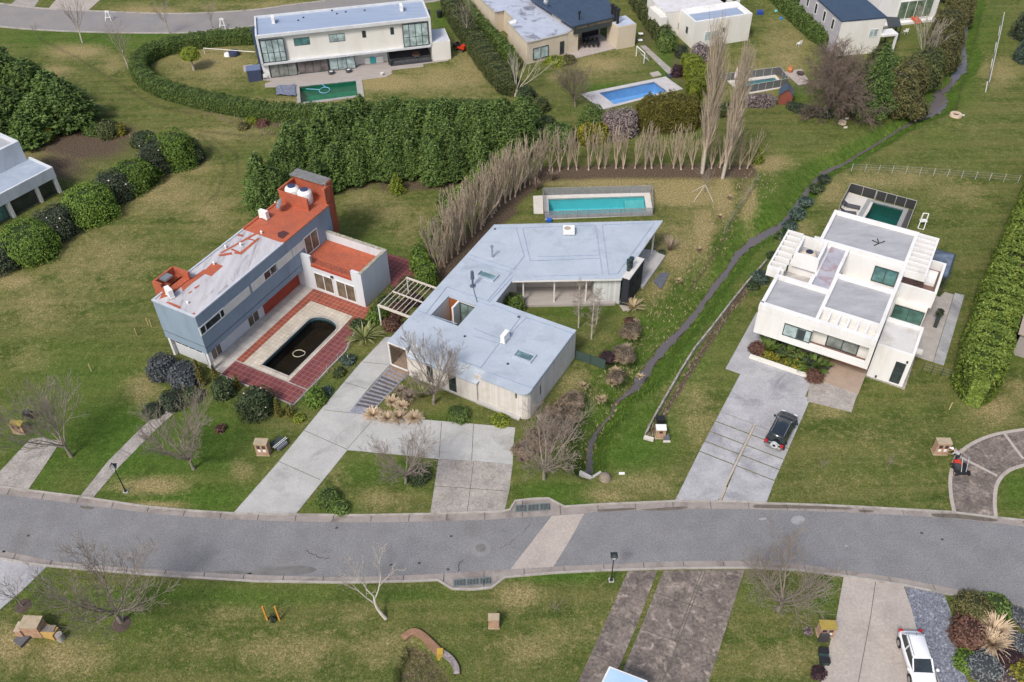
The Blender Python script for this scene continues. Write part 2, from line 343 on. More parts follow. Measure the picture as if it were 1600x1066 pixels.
xs = np.concatenate([[-900, -500, -300, -200, -150, -120], np.arange(-100, 100.1, 0.25), [120, 150, 200, 300, 500, 900]])
ys = np.concatenate([[-500, -200, -60, 0, 15], np.arange(24, 166.1, 0.25), [180, 200, 250, 350, 600, 1200]])
X, Y = np.meshgrid(xs, ys); NX, NY = len(xs), len(ys)
Z, rel, side, sdist = ditch(X, Y)
nb = .13*np.sin(X*3.1+1.7*np.sin(Y*1.3))*np.sin(Y*2.7+X*1.1)+.08*np.sin(X*6.3+Y*4.1)+.07*np.sin(Y*7.7-X*3.3)
Z = Z+nb*np.clip(1.2-np.abs(sdist-.5)/1.3, 0, 1)*(sdist < 2)*.7+.1*np.clip(.5-rel, 0, .5)*(sdist < 6)*np.sin(X*1.7)*np.sin(Y*1.9)
for k, pl in POOLS.items():
 Z = np.where(inpoly(X, Y, around(pl, 0.25) if k != 'blue' else expand(pl, 0.3)), -2.0, Z)
# the yard drops behind the curved brick retaining wall at the bottom of the photograph
hol = [(640, 1003), (668, 1010), (690, 1032), (702, 1050), (700, 1068), (690, 1100), (610, 1100), (622, 1040)]
HP = P2(hol); Z = np.where(inpoly(X, Y, HP), -0.9, Z)
GX, GY = PXV(X, Y, np.zeros_like(Z))
def blobs(L):
 a = np.zeros(X.shape)
 for x, y, rx, ry, v in L:
  if v: a = np.maximum(a, v*np.exp(-(((GX-x)/rx)**2+((GY-y)/ry)**2)*0.9))
 return a
dry = blobs(DRY); lush = blobs(LUSH); soil = blobs(SOIL)
for pts, hw, v in SOILLINE: soil = np.maximum(soil, v*np.clip(1.4-seglines(GX, GY, pts)/hw, 0, 1))
trk = np.zeros(X.shape)
for t in TRACK: trk = np.maximum(trk, np.clip(1-seglines(GX, GY, t)/3.5, 0, 1))
bank = np.clip((-Z)/0.5, 0, 1)*(sdist < 7)
lush = np.maximum(lush, bank*np.where(side < 0, 1.25, 0.7)); dry = dry*(1-bank*np.where(side < 0, 1.0, .45))
soil = np.maximum(soil, np.clip(1-rel*9, 0, 1)*0.7*(sdist < 4)); soil = np.maximum(soil, np.where(Z < -0.6, 1, 0)*(sdist > 8)*0.6)
V = np.stack([X.ravel(), Y.ravel(), Z.ravel()], 1)
idx = np.arange(NX*NY).reshape(NY, NX)
F = np.stack([idx[:-1, :-1].ravel(), idx[:-1, 1:].ravel(), idx[1:, 1:].ravel(), idx[1:, :-1].ravel()], 1)

gm, n, b = _nodes("lawn"); b.inputs['Roughness'].default_value = 0.95; b.inputs['Specular IOR Level'].default_value = 0.1
at = n.nodes.new('ShaderNodeAttribute'); at.attribute_name = 'cover'; sp = n.nodes.new('ShaderNodeSeparateColor'); n.links.new(at.outputs['Color'], sp.inputs[0])
at2 = n.nodes.new('ShaderNodeAttribute'); at2.attribute_name = 'track'
tc = n.nodes.new('ShaderNodeTexCoord'); vec = tc.outputs['Object']
n1 = noise(n, vec, 0.35, 8, 0.7, 0.4); n2 = noise(n, vec, 1.6, 6, 0.75); n3 = noise(n, vec, 5.0, 5, 0.8); n4 = noise(n, vec, 0.06, 4, 0.6)
mp = n.nodes.new('ShaderNodeMapping'); n.links.new(vec, mp.inputs[0]); mp.inputs['Rotation'].default_value = (0, 0, R_(-60)); mp.inputs['Scale'].default_value = (0.05, 0.75, 1); n5 = noise(n, mp.outputs[0], 1.0, 3, 0.55)
j = maths(n, 'ADD', maths(n, 'MULTIPLY', n1, 0.5), maths(n, 'MULTIPLY', n2, 0.5))
def mask(ch, off, width=0.16):
 s = maths(n, 'ADD', ch, maths(n, 'MULTIPLY', maths(n, 'SUBTRACT', j, 0.5), 1.5)); return maprange(n, s, off-width, off+width)
base = mixc(n, maprange(n, n1, 0.36, 0.62), (0.058, 0.088, 0.017), (0.112, 0.137, 0.035))
base = mixc(n, maprange(n, n5, 0.42, 0.64, 0, 0.55), base, (0.185, 0.17, 0.062))
base = mixc(n, maprange(n, n2, 0.5, 0.64, 0, 0.6), base, (0.24, 0.21, 0.09))
c = mixc(n, maths(n, 'MULTIPLY', mask(sp.outputs[1], 0.45, 0.35), 0.85), base, mixc(n, maprange(n, n2, 0.35, 0.65), (0.042, 0.094, 0.011), (0.088, 0.158, 0.024)))
c = mixc(n, maths(n, 'MULTIPLY', mask(sp.outputs[0], 0.42, 0.26), 0.88), c, mixc(n, maprange(n, n3, 0.35, 0.65), (0.22, 0.175, 0.075), (0.38, 0.31, 0.155)))
c = mixc(n, mask(sp.outputs[2], 0.55, 0.25), c, mixc(n, maprange(n, n3, 0.3, 0.7), (0.062, 0.044, 0.034), (0.155, 0.115, 0.078)))
c = mixc(n, maths(n, 'MULTIPLY', at2.outputs['Fac'], 0.45), c, (0.06, 0.05, 0.03))
vor = n.nodes.new('ShaderNodeTexVoronoi'); vor.inputs['Scale'].default_value = 3.2; n.links.new(vec, vor.inputs['Vector'])
g = maths(n, 'MULTIPLY', maprange(n, n3, 0.3, 0.7, 0.5, 1.5), maprange(n, noise(n, vec, 9, 3, 0.9), 0.32, 0.68, 0.6, 1.4))
h = n.nodes.new('ShaderNodeVectorMath'); h.operation = 'SCALE'; n.links.new(c, h.inputs[0]); n.links.new(g, h.inputs[3])
n.links.new(h.outputs[0], b.inputs['Base Color'])
bump(n, b, maths(n, 'ADD', n3, maths(n, 'MULTIPLY', noise(n, vec, 12, 2), 0.6)), 0.9, 0.12)
ground = npmesh('ground', V, F, gm, smooth=True, kind='structure')
ca = ground.data.color_attributes.new('cover', 'FLOAT_COLOR', 'POINT')
ca.data.foreach_set('color', np.stack([dry.ravel(), lush.ravel(), soil.ravel(), np.ones(dry.size)], 1).astype(np.float32).ravel())
fa = ground.data.attributes.new('track', 'FLOAT', 'POINT'); fa.data.foreach_set('value', trk.astype(np.float32).ravel())
def gz(x, y):
 z = ditch(np.array([x]), np.array([y]))[0][0]; return float(z)

# stream water ribbon
sm = bpy.data.materials.new("stream_water"); sm.use_nodes = True; bb = sm.node_tree.nodes['Principled BSDF']
bb.inputs['Base Color'].default_value = (0.12, 0.108, 0.112, 1); bb.inputs['Roughness'].default_value = 0.06; bb.inputs['Specular IOR Level'].default_value = 0.55
tcw = sm.node_tree.nodes.new('ShaderNodeTexCoord'); bump(sm.node_tree, bb, noise(sm.node_tree, tcw.outputs['Object'], 5, 3), 0.25, 0.03)
M_STREAM = sm
vs = []; fs = []
pp = []
for i in range(len(SP)-1):
 for k in range(6):
  t = k/6; q = SP[i]*(1-t)+SP[i+1]*t; pp.append(q)
pp = np.array(pp)
ker = np.array([1, 2, 3, 2, 1])/9.0
for ax in (0, 1): pp[2:-2, ax] = np.convolve(pp[:, ax], ker, 'valid')
rng = np.random.default_rng(5)
for i, q in enumerate(pp):
 d = pp[min(i+1, len(pp)-1)][:2]-pp[max(i-1, 0)][:2]; d /= np.hypot(*d); nn = np.array([-d[1], d[0]])
 wl = q[2]*rng.uniform(.45, 1.1)+.04; wr = q[2]*rng.uniform(.45, 1.1)+.04; z = -q[3]-.02
 vs += [(*(q[:2]+nn*wl), z), (*(q[:2]-nn*wr), z)]
 if i: k = 2*i; fs.append((k-2, k-1, k+1, k))
w_ = MB(); w_.add(vs, fs); w_.build('stream_water', M_STREAM, kind='structure')

# ------------------------------------------------------------------ roads, kerbs, drives
M_ASPH = mat('asphalt', (0.205, 0.205, 0.21), 0.9, (0.17, 0.17, 0.176), 0.5, stain=(0.14, 0.135, 0.13), stain_scale=0.16, stain_amt=0.55, fine=0.28, fine_scale=9, bmp=0.35)
M_ASPH2 = mat('asphalt_far', (0.25, 0.23, 0.215), 0.9, (0.21, 0.20, 0.195), 0.3, stain=(0.2, 0.2, 0.22), stain_scale=0.1, stain_amt=0.6, fine=0.2, fine_scale=6)
M_KERB = mat('kerb_concrete', (0.40, 0.375, 0.345), 0.85, (0.30, 0.275, 0.245), 1.2, stain=(0.15, 0.13, 0.11), stain_scale=0.4, stain_amt=0.8, fine=0.12)
M_GUTTER = mat('gutter_concrete', (0.30, 0.27, 0.25), 0.85, (0.24, 0.21, 0.19), 0.8, stain=(0.12, 0.1, 0.09), stain_scale=0.35, stain_amt=0.75, fine=0.15)
M_CONC = mat('pale_concrete', (0.43, 0.425, 0.41), 0.85, (0.36, 0.36, 0.345), 0.5, stain=(0.25, 0.245, 0.235), stain_scale=0.3, stain_amt=0.75, fine=0.1, fine_scale=7)
M_CONC_OLD = mat('old_concrete', (0.36, 0.33, 0.30), 0.9, (0.27, 0.25, 0.23), 0.9, stain=(0.17, 0.15, 0.13), stain_scale=0.5, stain_amt=0.7, fine=0.22, fine_scale=5)
M_CONC_GREY = mat('grey_concrete', (0.39, 0.385, 0.40), 0.85, (0.30, 0.30, 0.31), 0.6, stain=(0.19, 0.19, 0.215), stain_scale=0.28, stain_amt=0.9, fine=0.12, fine_scale=6)
M_CONC_DARK = mat('lichen_concrete', (0.20, 0.165, 0.142), 0.95, (0.10, 0.085, 0.077), 0.7, stain=(0.36, 0.30, 0.255), stain_scale=1.1, stain_amt=0.85, fine=0.35, fine_scale=4)
M_CONC_BEIGE = mat('beige_concrete', (0.40, 0.355, 0.315), 0.9, (0.35, 0.31, 0.28), 0.4, stain=(0.26, 0.22, 0.19), stain_scale=0.35, stain_amt=0.5, fine=0.12, fine_scale=5)
M_JOINT = mat('joint', (0.12, 0.11, 0.09), 0.95)
M_GRAVEL = mat('blue_gravel', (0.17, 0.18, 0.215), 0.95, (0.13, 0.14, 0.17), 3, stain=(0.4, 0.4, 0.44), stain_scale=4.5, stain_amt=0.8, fine=0.55, fine_scale=8, bmp=0.6)
M_SOIL = mat('soil', (0.10, 0.07, 0.055), 0.95, (0.06, 0.045, 0.035), 2, fine=0.4, fine_scale=8)

KT = [(-400, 700), (-90, 742), (-40, 754), (0, 761), (45, 767), (125, 777), (225, 792), (300, 799), (365, 803), (460, 805), (560, 806), (672, 804), (730, 802), (786, 800), (797, 797), (805, 783.5), (830, 780.5), (857, 779.5), (882, 792.5), (935, 789), (1052, 784), (1160, 784.5), (1200, 787.5), (1280, 790), (1365, 794), (1485, 801), (1560, 810), (1600, 814), (1700, 828), (2100, 893)]
AT = [(-400, 713), (-90, 755), (0, 772), (45, 778), (125, 788), (225, 801), (300, 808), (365, 812), (460, 815), (560, 816.5), (672, 815), (730, 813.5), (760, 812.5), (910, 802.5), (935, 800), (1052, 796), (1160, 795.5), (1200, 797), (1280, 799.5), (1365, 803), (1485, 810), (1560, 818), (1600, 823), (1700, 837), (2100, 902)]
AB = [(-400, 800), (-90, 842), (0, 860), (40, 868), (100, 879), (250, 891), (400, 899), (537, 902), (640, 899), (684, 897), (780, 891), (865, 886), (940, 882.5), (1062, 877.5), (1180, 877), (1250, 882), (1311, 890.5), (1411, 905), (1511, 925), (1600, 947), (1700, 972), (1960, 1042)]
KB = [(-400, 814), (-90, 856), (0, 873), (40, 880), (75, 885), (225, 898), (400, 909), (537, 911), (640, 909), (684, 907), (707, 921), (740, 922), (768, 919), (790, 902.5), (865, 896), (940, 892), (1062, 888.5), (1180, 888), (1250, 892), (1311, 899.5), (1411, 915), (1511, 935), (1600, 957), (1700, 982), (1960, 1053)]
def smooth(pts, k=4):
 "Catmull-Rom resample"
 P = [np.array(p, float) for p in pts]; P = [2*P[0]-P[1]]+P+[2*P[-1]-P[-2]]; o = []
 for i in range(1, len(P)-2):
  for j_ in range(k):
   t = j_/k; a, b_, c_, d_ = P[i-1:i+3]
   o.append(0.5*((2*b_)+(-a+c_)*t+(2*a-5*b_+4*c_-d_)*t*t+(-a+3*b_-3*c_+d_)*t**3))
 o.append(P[-2]); return o
def S2(pts, sm_=True): return P2(smooth(pts) if sm_ else pts)
road = S2(AT)+S2(AB)[::-1]
MB().prism(road, -0.2, 0.012).build('road', M_ASPH, kind='structure')
gt = P2(KT)+S2(AT)[::-1]; MB().prism(gt, -0.2, 0.03).build('gutter', M_GUTTER, kind='structure')
gt = P2(KB)+S2(AB)[::-1]; MB().prism(gt, -0.2, 0.03).build('gutter', M_GUTTER, kind='structure')
def ribbon(pts, w, z0, z1, off=0.0):
 P = [np.array(p[:2], float) for p in pts]; L = []; Rr = []
 for i, q in enumerate(P):
  a = P[max(i-1, 0)]; c_ = P[min(i+1, len(P)-1)]; d = c_-a; d /= max(np.hypot(*d), 1e-9); nn = np.array([-d[1], d[0]])
  L.append(q+nn*(w/2+off)); Rr.append(q-nn*(w/2-off))
 m = MB(); n_ = len(P); vs = [(*p, z0) for p in L]+[(*p, z0) for p in Rr]+[(*p, z1) for p in L]+[(*p, z1) for p in Rr]; fs = []
 for i in range(n_-1):
  fs += [(2*n_+i, 3*n_+i, 3*n_+i+1, 2*n_+i+1), (i, 2*n_+i, 2*n_+i+1, i+1), (n_+i+1, 3*n_+i+1, 3*n_+i, n_+i)]
 fs += [(0, n_, 3*n_, 2*n_), (n_-1, 3*n_-1, 4*n_-1, 2*n_-1)][0:0]
 m.add(vs, fs); return m
ribbon(P2(KT), 0.16, -0.2, 0.13).build('kerb', M_KERB, kind='structure')
ribbon(P2(KB), 0.16, -0.2, 0.13).build('kerb', M_KERB, kind='structure')
# beige concrete crossing set in the asphalt, stains and water on the road
MB().sheet(P2([(862, 806.5), (913, 802.7), (890, 845), (864, 886.5), (797, 890.5), (830, 848)]), 0.018).build('road_crossing', M_CONC_BEIGE, kind='structure')
# iron storm grates in the two inlets
M_IRON = mat('iron', (0.13, 0.155, 0.155), 0.6, (0.18, 0.20, 0.20), 4)
def grate(q, label):
 q = [np.array(W(*a)[:2]) for a in q]; o = (q[0]+q[2])/2; t = thing('storm_drain_grate', label, 'drain grate', (o[0], o[1], 0.035), 'road drain grates')
 m = MB(); m.prism(q, 0.032, 0.04); m.build('drain_pit', mat('pit', (0.03, 0.035, 0.035), .9), t)
 g_ = MB(); N = 26
 for i in range(N+1):
  s = i/N; a = q[0]*(1-s)+q[1]*s; b_ = q[3]*(1-s)+q[2]*s; g_.bar((*a, .06), (*b_, .06), 0.05 if i % 9 else .11, .05)
 for s in (0, 1): g_.bar((*(q[0]*(1-s)+q[3]*s), .062), (*(q[1]*(1-s)+q[2]*s), .062), .07, .054)
 g_.build('grate_bars', M_IRON, t)
grate([(806, 790.5), (859, 787), (860, 797.5), (805, 801)], 'long iron drain grate in the kerb inlet on the houses side of the road')
grate([(709, 907), (767, 902.5), (768, 913), (709, 917)], 'long iron drain grate in the kerb inlet on the near side of the road')
t = thing('manhole_cover', 'round metal manhole cover ringed by pale worn asphalt in the road', 'manhole', W(751, 857, 0.02))
t0 = W(751, 857)
MB().lathe([(0.0, .03), (.5, .026), (.8, .014)], t0, 28).build('worn_ring', mat('worn', (.225, .225, .225), .9, (.19, .19, .195), 3, fine=.3), t)
m = MB(); m.lathe([(0.0, .055), (.36, .055), (.4, .04)], t0, 24); m.build('cover_plate', mat('lid', (.2, .19, .18), .6, (.12, .12, .12), 6), t)

# far road at the top left
FA = [(-90, -8), (0, 6), (70, 14), (150, 18), (275, 22), (390, 16.5), (455, 8), (520, 0), (600, -14)]
FB_ = [(-90, 30), (0, 42), (75, 48), (175, 51.5), (285, 52), (350, 47), (395, 41), (500, 27), (600, 13), (690, 1), (760, -12)]
MB().prism(S2(FA)+S2(FB_)[::-1], -0.2, 0.012).build('far_road', M_ASPH2, kind='structure')
ribbon(S2(FA), 0.35, -0.2, 0.12).build('far_kerb', M_KERB, kind='structure'); ribbon(S2(FB_), 0.35, -0.2, 0.12).build('far_kerb', M_KERB, kind='structure')
for q in ([(17, 7), (47, -20), (80, -30), (54, 11)], [(75, 14.5), (105, -20), (190, -30), (137, 17.3)]):
 MB().prism(P2(q), -0.1, 0.03).build('far_driveway', M_CONC_OLD if q[0][0] < 50 else M_CONC_BEIGE, kind='structure')

def slab(name, q, m, z=0.035, joints=(), jw=0.05, z0=-0.15):
 o = MB().prism(P2(q), z0, z).build(name, m, kind='structure')
 if joints:
  g_ = MB()
  for a, b_ in joints:
   a = W(*a); b_ = W(*b_); a[2] = b_[2] = z+0.004; d = (b_-a)[:2]; d /= np.hypot(*d); nn = np.array([-d[1], d[0]])*jw/2
   g_.add([(*(a[:2]+nn), z+.004), (*(a[:2]-nn), z+.004), (*(b_[:2]-nn), z+.004), (*(b_[:2]+nn), z+.004)], [(0, 1, 2, 3)])
  g_.build(name+'_joints', M_JOINT, kind='structure')
 return o
# drive of the middle house
slab('driveway', [(363, 804), (430, 728), (497, 646), (560, 571), (602, 527), (620, 527), (640, 545), (611, 568), (577, 606), (545, 645.5), (577, 649), (650, 655), (720, 661), (805, 668.5), (802, 697), (801, 726), (745, 721), (685, 717.5), (615, 710), (543, 703.5), (503, 753), (461, 805)], M_CONC,
  joints=[((430, 719), (500, 750)), ((473, 672), (541, 702)), ((506, 641), (578, 649)), ((536, 597), (572, 608)), ((541, 703.5), (582, 657)), ((740, 663), (737, 720)), ((690, 660), (686, 716)), ((566, 566), (606, 570))])
slab('driveway', [(685, 718), (745, 721.5), (801, 726.5), (796, 765), (788, 801), (730, 802.5), (672, 804), (679, 760)], M_CONC_OLD, 0.032, joints=[((740, 722), (730, 802)), ((680, 760), (796, 768))])
# pale kerb strip between drive and bed is soil; slatted path to the door
t0_ = FM
pa = P2([(545, 645.5), (577, 649), (639, 584), (611, 569)])
MB().prism(pa, -0.1, 0.06).build('path', mat('pale_gravel', (.25, .26, .31), .95, (.2, .21, .25), 3, fine=.35, fine_scale=8), kind='structure')
M_SLAT = mat('grey_timber', (0.12, 0.10, 0.085), 0.9, (0.075, 0.065, 0.06), 3, fine=.2)
M_SLATB = mat('brown_timber', (0.30, 0.22, 0.16), 0.85, (0.2, 0.15, 0.12), 3, fine=.2)
a0, a1, b1, b0 = [np.array(q) for q in (pa[0], pa[1], pa[2], pa[3])]
m1 = MB(); m2 = MB()
for i in range(12):
 s = 0.14+i*0.071; s2 = s+0.036
 for (mm_, k_) in ((m1 if s < .72 else m2, 0),):
  p_ = lambda s_, e: tuple((a0*(1-s_)+b0*s_)*(1-e)+(a1*(1-s_)+b1*s_)*e)
  mm_.prism([p_(s, .06), p_(s, .94), p_(s2, .94), p_(s2, .06)], 0.05, 0.085+(0.0 if s < .72 else .03*(s-.72)*10))
m1.build('path_sleepers', M_SLAT, kind='structure'); m2.build('path_sleepers', M_SLATB, kind='structure')
# drive of the white house: poured slabs split by open joints
DW = lambda u, v: FW.w(u, v)[:2]
def fslab(u0, u1, v0, v1, m, nm='driveway', z=0.04): return MB().prism([DW(u0, v0), DW(u1, v0), DW(u1, v1), DW(u0, v1)], -0.1, z).build(nm, m, kind='structure')
bl = [FW.uv(1054, 784), FW.uv(1197, 787), FW.uv(1262, 622)]
vL = -13.85; vR = -7.1; vLL = FW.uv(1135, 574)[1]
vM = -10.6; u_end = FW.uv(1054, 784)[0]
MB().prism([DW(-5.5, vL), DW(-5.5, vR), DW(-11.1, vR), DW(-11.1, vL)], -.1, .038).build('driveway', M_CONC_GREY, kind='structure')
MB().prism([DW(-5.5, vLL), DW(4.0, vLL), DW(4.0, vL+.8), DW(-2.9, vL+.8), DW(-2.9, -7.6), DW(-5.5, -7.6)], -.1, .043).build('driveway', M_CONC_GREY, kind='structure')
us = [-11.1, -12.45, -13.85, -15.15, -16.5]
for i in range(4):
 fslab(us[i]-.06, us[i+1]+.06, vL, vM-.14, M_CONC_GREY); fslab(us[i]-.06, us[i+1]+.06, vM+.14, vR, M_CONC_GREY)
fslab(-11.1, -20.6, vM-.1, vM+.1, M_CONC_BEIGE, z=.03)
MB().prism(P2([(1122.5, 783.5), (1126.5, 783.5), (1136, 762), (1133, 761)]), -.1, .028).build('driveway', M_CONC_BEIGE, kind='structure')
e1 = P2([(1054, 784), (1120.5, 784)]); e2 = P2([(1127.5, 784.5), (1197, 787)])
MB().prism([DW(-16.56, vL), DW(-16.56, vM-.14), e1[1], e1[0]], -.1, .04).build('driveway', M_CONC_GREY, kind='structure')
MB().prism([DW(-16.56, vM+.14), DW(-16.56, vR), e2[1], e2[0]], -.1, .04).build('driveway', M_CONC_GREY, kind='structure')
# bottom centre drive
slab('driveway', [(981, 893), (1027, 892.5), (998, 970), (967, 1044), (930, 1120), (880, 1120), (905, 1062), (945, 975)], M_CONC_DARK, joints=[((952, 961), (992, 977)), ((924, 1022), (965, 1040))], jw=.09)
slab('driveway', [(1037, 892), (1163, 891), (1135, 980), (1107, 1066), (1090, 1120), (950, 1120), (975, 1044), (1006, 970)], M_CONC_DARK, joints=[((1023, 926), (1083, 947)), ((1083, 947), (1141, 967)), ((1001, 983), (1060, 1003)), ((1060, 1003), (1124, 1030)), ((1102, 892), (1060, 1003)), ((1097, 892), (1055, 1003)), ((1060, 1003), (1035, 1066)), ((978, 1044), (1030, 1066))], jw=.07)
# bottom right drive and gravel
slab('driveway', [(1318, 902), (1368, 908), (1411, 914), (1423, 948), (1432, 983), (1450, 1020), (1468, 1066), (1478, 1110), (1270, 1110), (1283, 1066), (1295, 1012), (1306, 970)], M_CONC_BEIGE, joints=[((1368, 909), (1360, 965)), ((1360, 965), (1341, 1066))])
slab('gravel_strip', [(1413, 915), (1442, 920), (1474, 927), (1484, 952), (1492, 990), (1497, 1030), (1512, 1066), (1520, 1110), (1478, 1110), (1468, 1066), (1450, 1020), (1432, 983), (1423, 948)], M_GRAVEL, .045)
# curved drive on the right
O_ = smooth([(1489, 801), (1484, 775), (1483, 745), (1492, 714), (1515, 694), (1550, 679), (1600, 670), (1660, 662)]); I_ = smooth([(1558, 810), (1556, 785), (1560, 757), (1575, 739), (1600, 729), (1660, 716)])
MB().prism(P2(O_)+P2(I_)[::-1], -.1, .035).build('driveway', M_CONC_DARK, kind='structure')
ribbon(P2(O_), .3, -.1, .05, -.1).build('driveway_edge', M_CONC_BEIGE, kind='structure'); ribbon(P2(I_), .3, -.1, .05, .1).build('driveway_edge', M_CONC_BEIGE, kind='structure')
ribbon(P2([(1497, 713), (1558, 744)]), .25, -.1, .052).build('driveway_edge', M_CONC_BEIGE, kind='structure'); ribbon(P2([(1569, 678), (1599, 718)]), .25, -.1, .052).build('driveway_edge', M_CONC_BEIGE, kind='structure')
# left drives and path
slab('driveway', [(-60, 745), (0, 737), (48, 686), (68, 684), (95, 690), (72, 725), (42, 769), (0, 762)], M_CONC_OLD)
slab('driveway', [(0, 874), (74, 885), (38, 920), (0, 953), (-40, 980), (-40, 868)], M_CONC_GREY)
slab('path', [(124, 778), (144, 780), (186, 730), (241, 674), (300, 620), (285, 612), (218, 672), (168, 722)], M_CONC_OLD, joints=[((186, 702), (206, 711))])
# ------------------------------------------------------------------ building helpers
def window(H, fr, pl, c, a0, a1, z0, z1, nx=2, fm=None, gm=None, d=.06, w=.07, rows=(), sg=1, name='window', label=None, mull=None):
 "framed window on a wall plane; pl 'v': wall v=c, pl 'u': wall u=c; sg is the outward sign"
 if a0 > a1: a0, a1 = a1, a0
 fm = fm or M_DARKFRAME; gm = gm or M_GLASS
 def bx(m, x0, x1, zz0, zz1, d0, d1):
  if pl == 'v': m.fbox(fr, x0, x1, c+sg*d0, c+sg*d1, zz0, zz1)
  else: m.fbox(fr, c+sg*d0, c+sg*d1, x0, x1, zz0, zz1)
 f = MB()
 bx(f, a0, a0+w, z0, z1, -.05, d); bx(f, a1-w, a1, z0, z1, -.05, d); bx(f, a0+w, a1-w, z1-w, z1, -.05, d); bx(f, a0+w, a1-w, z0, z0+w, -.05, d)
 q = mull if mull is not None else [a0+(a1-a0)*i/nx for i in range(1, nx)]
 for x in q: bx(f, x-w*.45, x+w*.45, z0+w, z1-w, -.05, d-.012)
 for r in rows: bx(f, a0+w, a1-w, z0+(z1-z0)*r-w*.4, z0+(z1-z0)*r+w*.4, -.05, d-.024)
 o = f.build(name, fm, H, label=label)
 g_ = MB(); bx(g_, a0+.02, a1-.02, z0+.02, z1-.02, -.04, max(d-.035, .012)); g_.build('pane', gm, o)
 return o
def parapet(m, fr, u0, u1, v0, v1, z0, z1, t=.28, sides='nsew'):
 "low wall ring round a flat roof; butted corners"
 m.fbox(fr, u0, u0+t, v0, v1, z0, z1); m.fbox(fr, u1-t, u1, v0, v1, z0, z1)
 m.fbox(fr, u0+t, u1-t, v0, v0+t, z0, z1); m.fbox(fr, u0+t, u1-t, v1-t, v1, z0, z1)
def fr2(a, b, z=0.0):
 "frame whose origin is pixel a and whose u axis runs to pixel b, at height z; +v faces the viewer when a is left of b"
 A = W(*a, z); B_ = W(*b, z); f = Frame(0, *a, z); d = (B_-A)[:2]; d /= np.hypot(*d); f.u = d; f.v = np.array([d[1], -d[0]]); f.az = math.atan2(d[1], d[0]); return f
def house(fr, u, v, name, label, cat='house', group=None): return thing(name, label, cat, fr.w(u, v, 0), group)
M_GLASS = glassmat('dark_glass', (0.045, 0.06, 0.065)); M_GLASST = glassmat('teal_glass', (0.10, 0.24, 0.235), .12)
M_CURT = glassmat('curtained_glass', (0.46, 0.58, 0.58), .2, .4); M_TAN = glassmat('blind_glass', (0.20, 0.165, 0.12), .25, .4); M_CURTG = glassmat('green_curtain', (0.12, 0.25, 0.21), .3)
M_DARKFRAME = mat('dark_frame', (0.045, 0.055, 0.06), 0.5); M_WHITEFRAME = mat('white_frame', (0.75, 0.75, 0.73), 0.5)
M_WHITE = mat('white_render', (0.73, 0.725, 0.71), 0.85, (0.68, 0.675, 0.66), .5, stain=(0.50, 0.46, 0.40), stain_scale=.5, stain_amt=.35, stretch=(1, 1, .3))
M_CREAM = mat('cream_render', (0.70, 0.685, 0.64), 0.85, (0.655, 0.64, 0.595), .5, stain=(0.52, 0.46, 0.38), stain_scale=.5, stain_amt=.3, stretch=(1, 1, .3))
M_OLDWHITE = mat('old_white_render', (0.60, 0.62, 0.645), 0.85, (0.53, 0.555, 0.59), .5, stain=(0.38, 0.39, 0.40), stain_scale=.6, stain_amt=.45, stretch=(1, 1, .25))
M_BLUE = mat('blue_grey_render', (0.25, 0.32, 0.40), 0.85, (0.215, 0.28, 0.355), .6, stain=(0.17, 0.22, 0.27), stain_scale=.5, stain_amt=.5, stretch=(1, 1, .35))
M_RED = mat('red_membrane', (0.42, 0.105, 0.05), 0.8, (0.33, 0.09, 0.05), .7, stain=(0.26, 0.09, 0.06), stain_scale=.6, stain_amt=.7, fine=.15, fine_scale=4)
M_REDWALL = mat('red_wall', (0.36, 0.06, 0.035), 0.8)
M_WHITEROOF = mat('worn_white_roof', (0.50, 0.49, 0.51), 0.9, (0.40, 0.39, 0.41), .7, stain=(0.16, 0.15, 0.16), stain_scale=.8, stain_amt=.7, fine=.15, stretch=(1.6, .35, 1, R_(-30)))
M_GREYROOF = mat('grey_roof_screed', (0.38, 0.385, 0.405), 0.9, (0.31, 0.315, 0.335), .7, stain=(0.24, 0.24, 0.255), stain_scale=.6, stain_amt=.6, fine=.15, stretch=(.5, 1.4, 1, R_(30)))
M_RUSTROOF = mat('rusty_roof', (0.33, 0.33, 0.39), 0.8, (0.42, 0.42, 0.47), .6, stain=(0.27, 0.10, 0.075), stain_scale=.35, stain_amt=1.0, fine=.1)
M_BLUEROOF = mat('pale_blue_membrane', (0.405, 0.455, 0.52), 0.75, (0.355, 0.405, 0.465), .5, stain=(0.25, 0.295, 0.35), stain_scale=.28, stain_amt=.6, fine=.05, fine_scale=5)
M_LOWROOF = mat('blue_metal_roof', (0.30, 0.37, 0.49), 0.6, (0.25, 0.31, 0.42), .5, stain=(0.38, 0.42, 0.5), stain_scale=.5, stain_amt=.6, stretch=(.25, 3, 1))
M_DECK = mat('timber_deck', (0.21, 0.125, 0.095), 0.8, (0.14, 0.085, 0.07), 1.5, stain=(0.3, 0.2, 0.16), stain_scale=.8, stain_amt=.5, fine=.1)
M_BLACK = mat('black_render', (0.025, 0.028, 0.038), 0.7); M_GREYMETAL = mat('grey_metal', (0.35, 0.37, 0.38), .4, metal=.6); M_STEEL = mat('bright_steel', (.55, .55, .56), .35, metal=.8)
M_WHITEP = mat('white_plastic', (.78, .78, .76), .4, (.7, .7, .68)); M_BLACKP = mat('black_plastic', (.02, .02, .022), .5)
M_ORANGE = mat('orange_timber', (.42, .13, .03), .6, (.3, .09, .025), 2); M_TILE = mat('beige_tile', (.55, .51, .45), .7, (.44, .40, .34), 2, fine=.1, fine_scale=6)
M_NAVY = mat('navy_metal_roof', (.045, .07, .115), .45, (.035, .055, .09), 1)

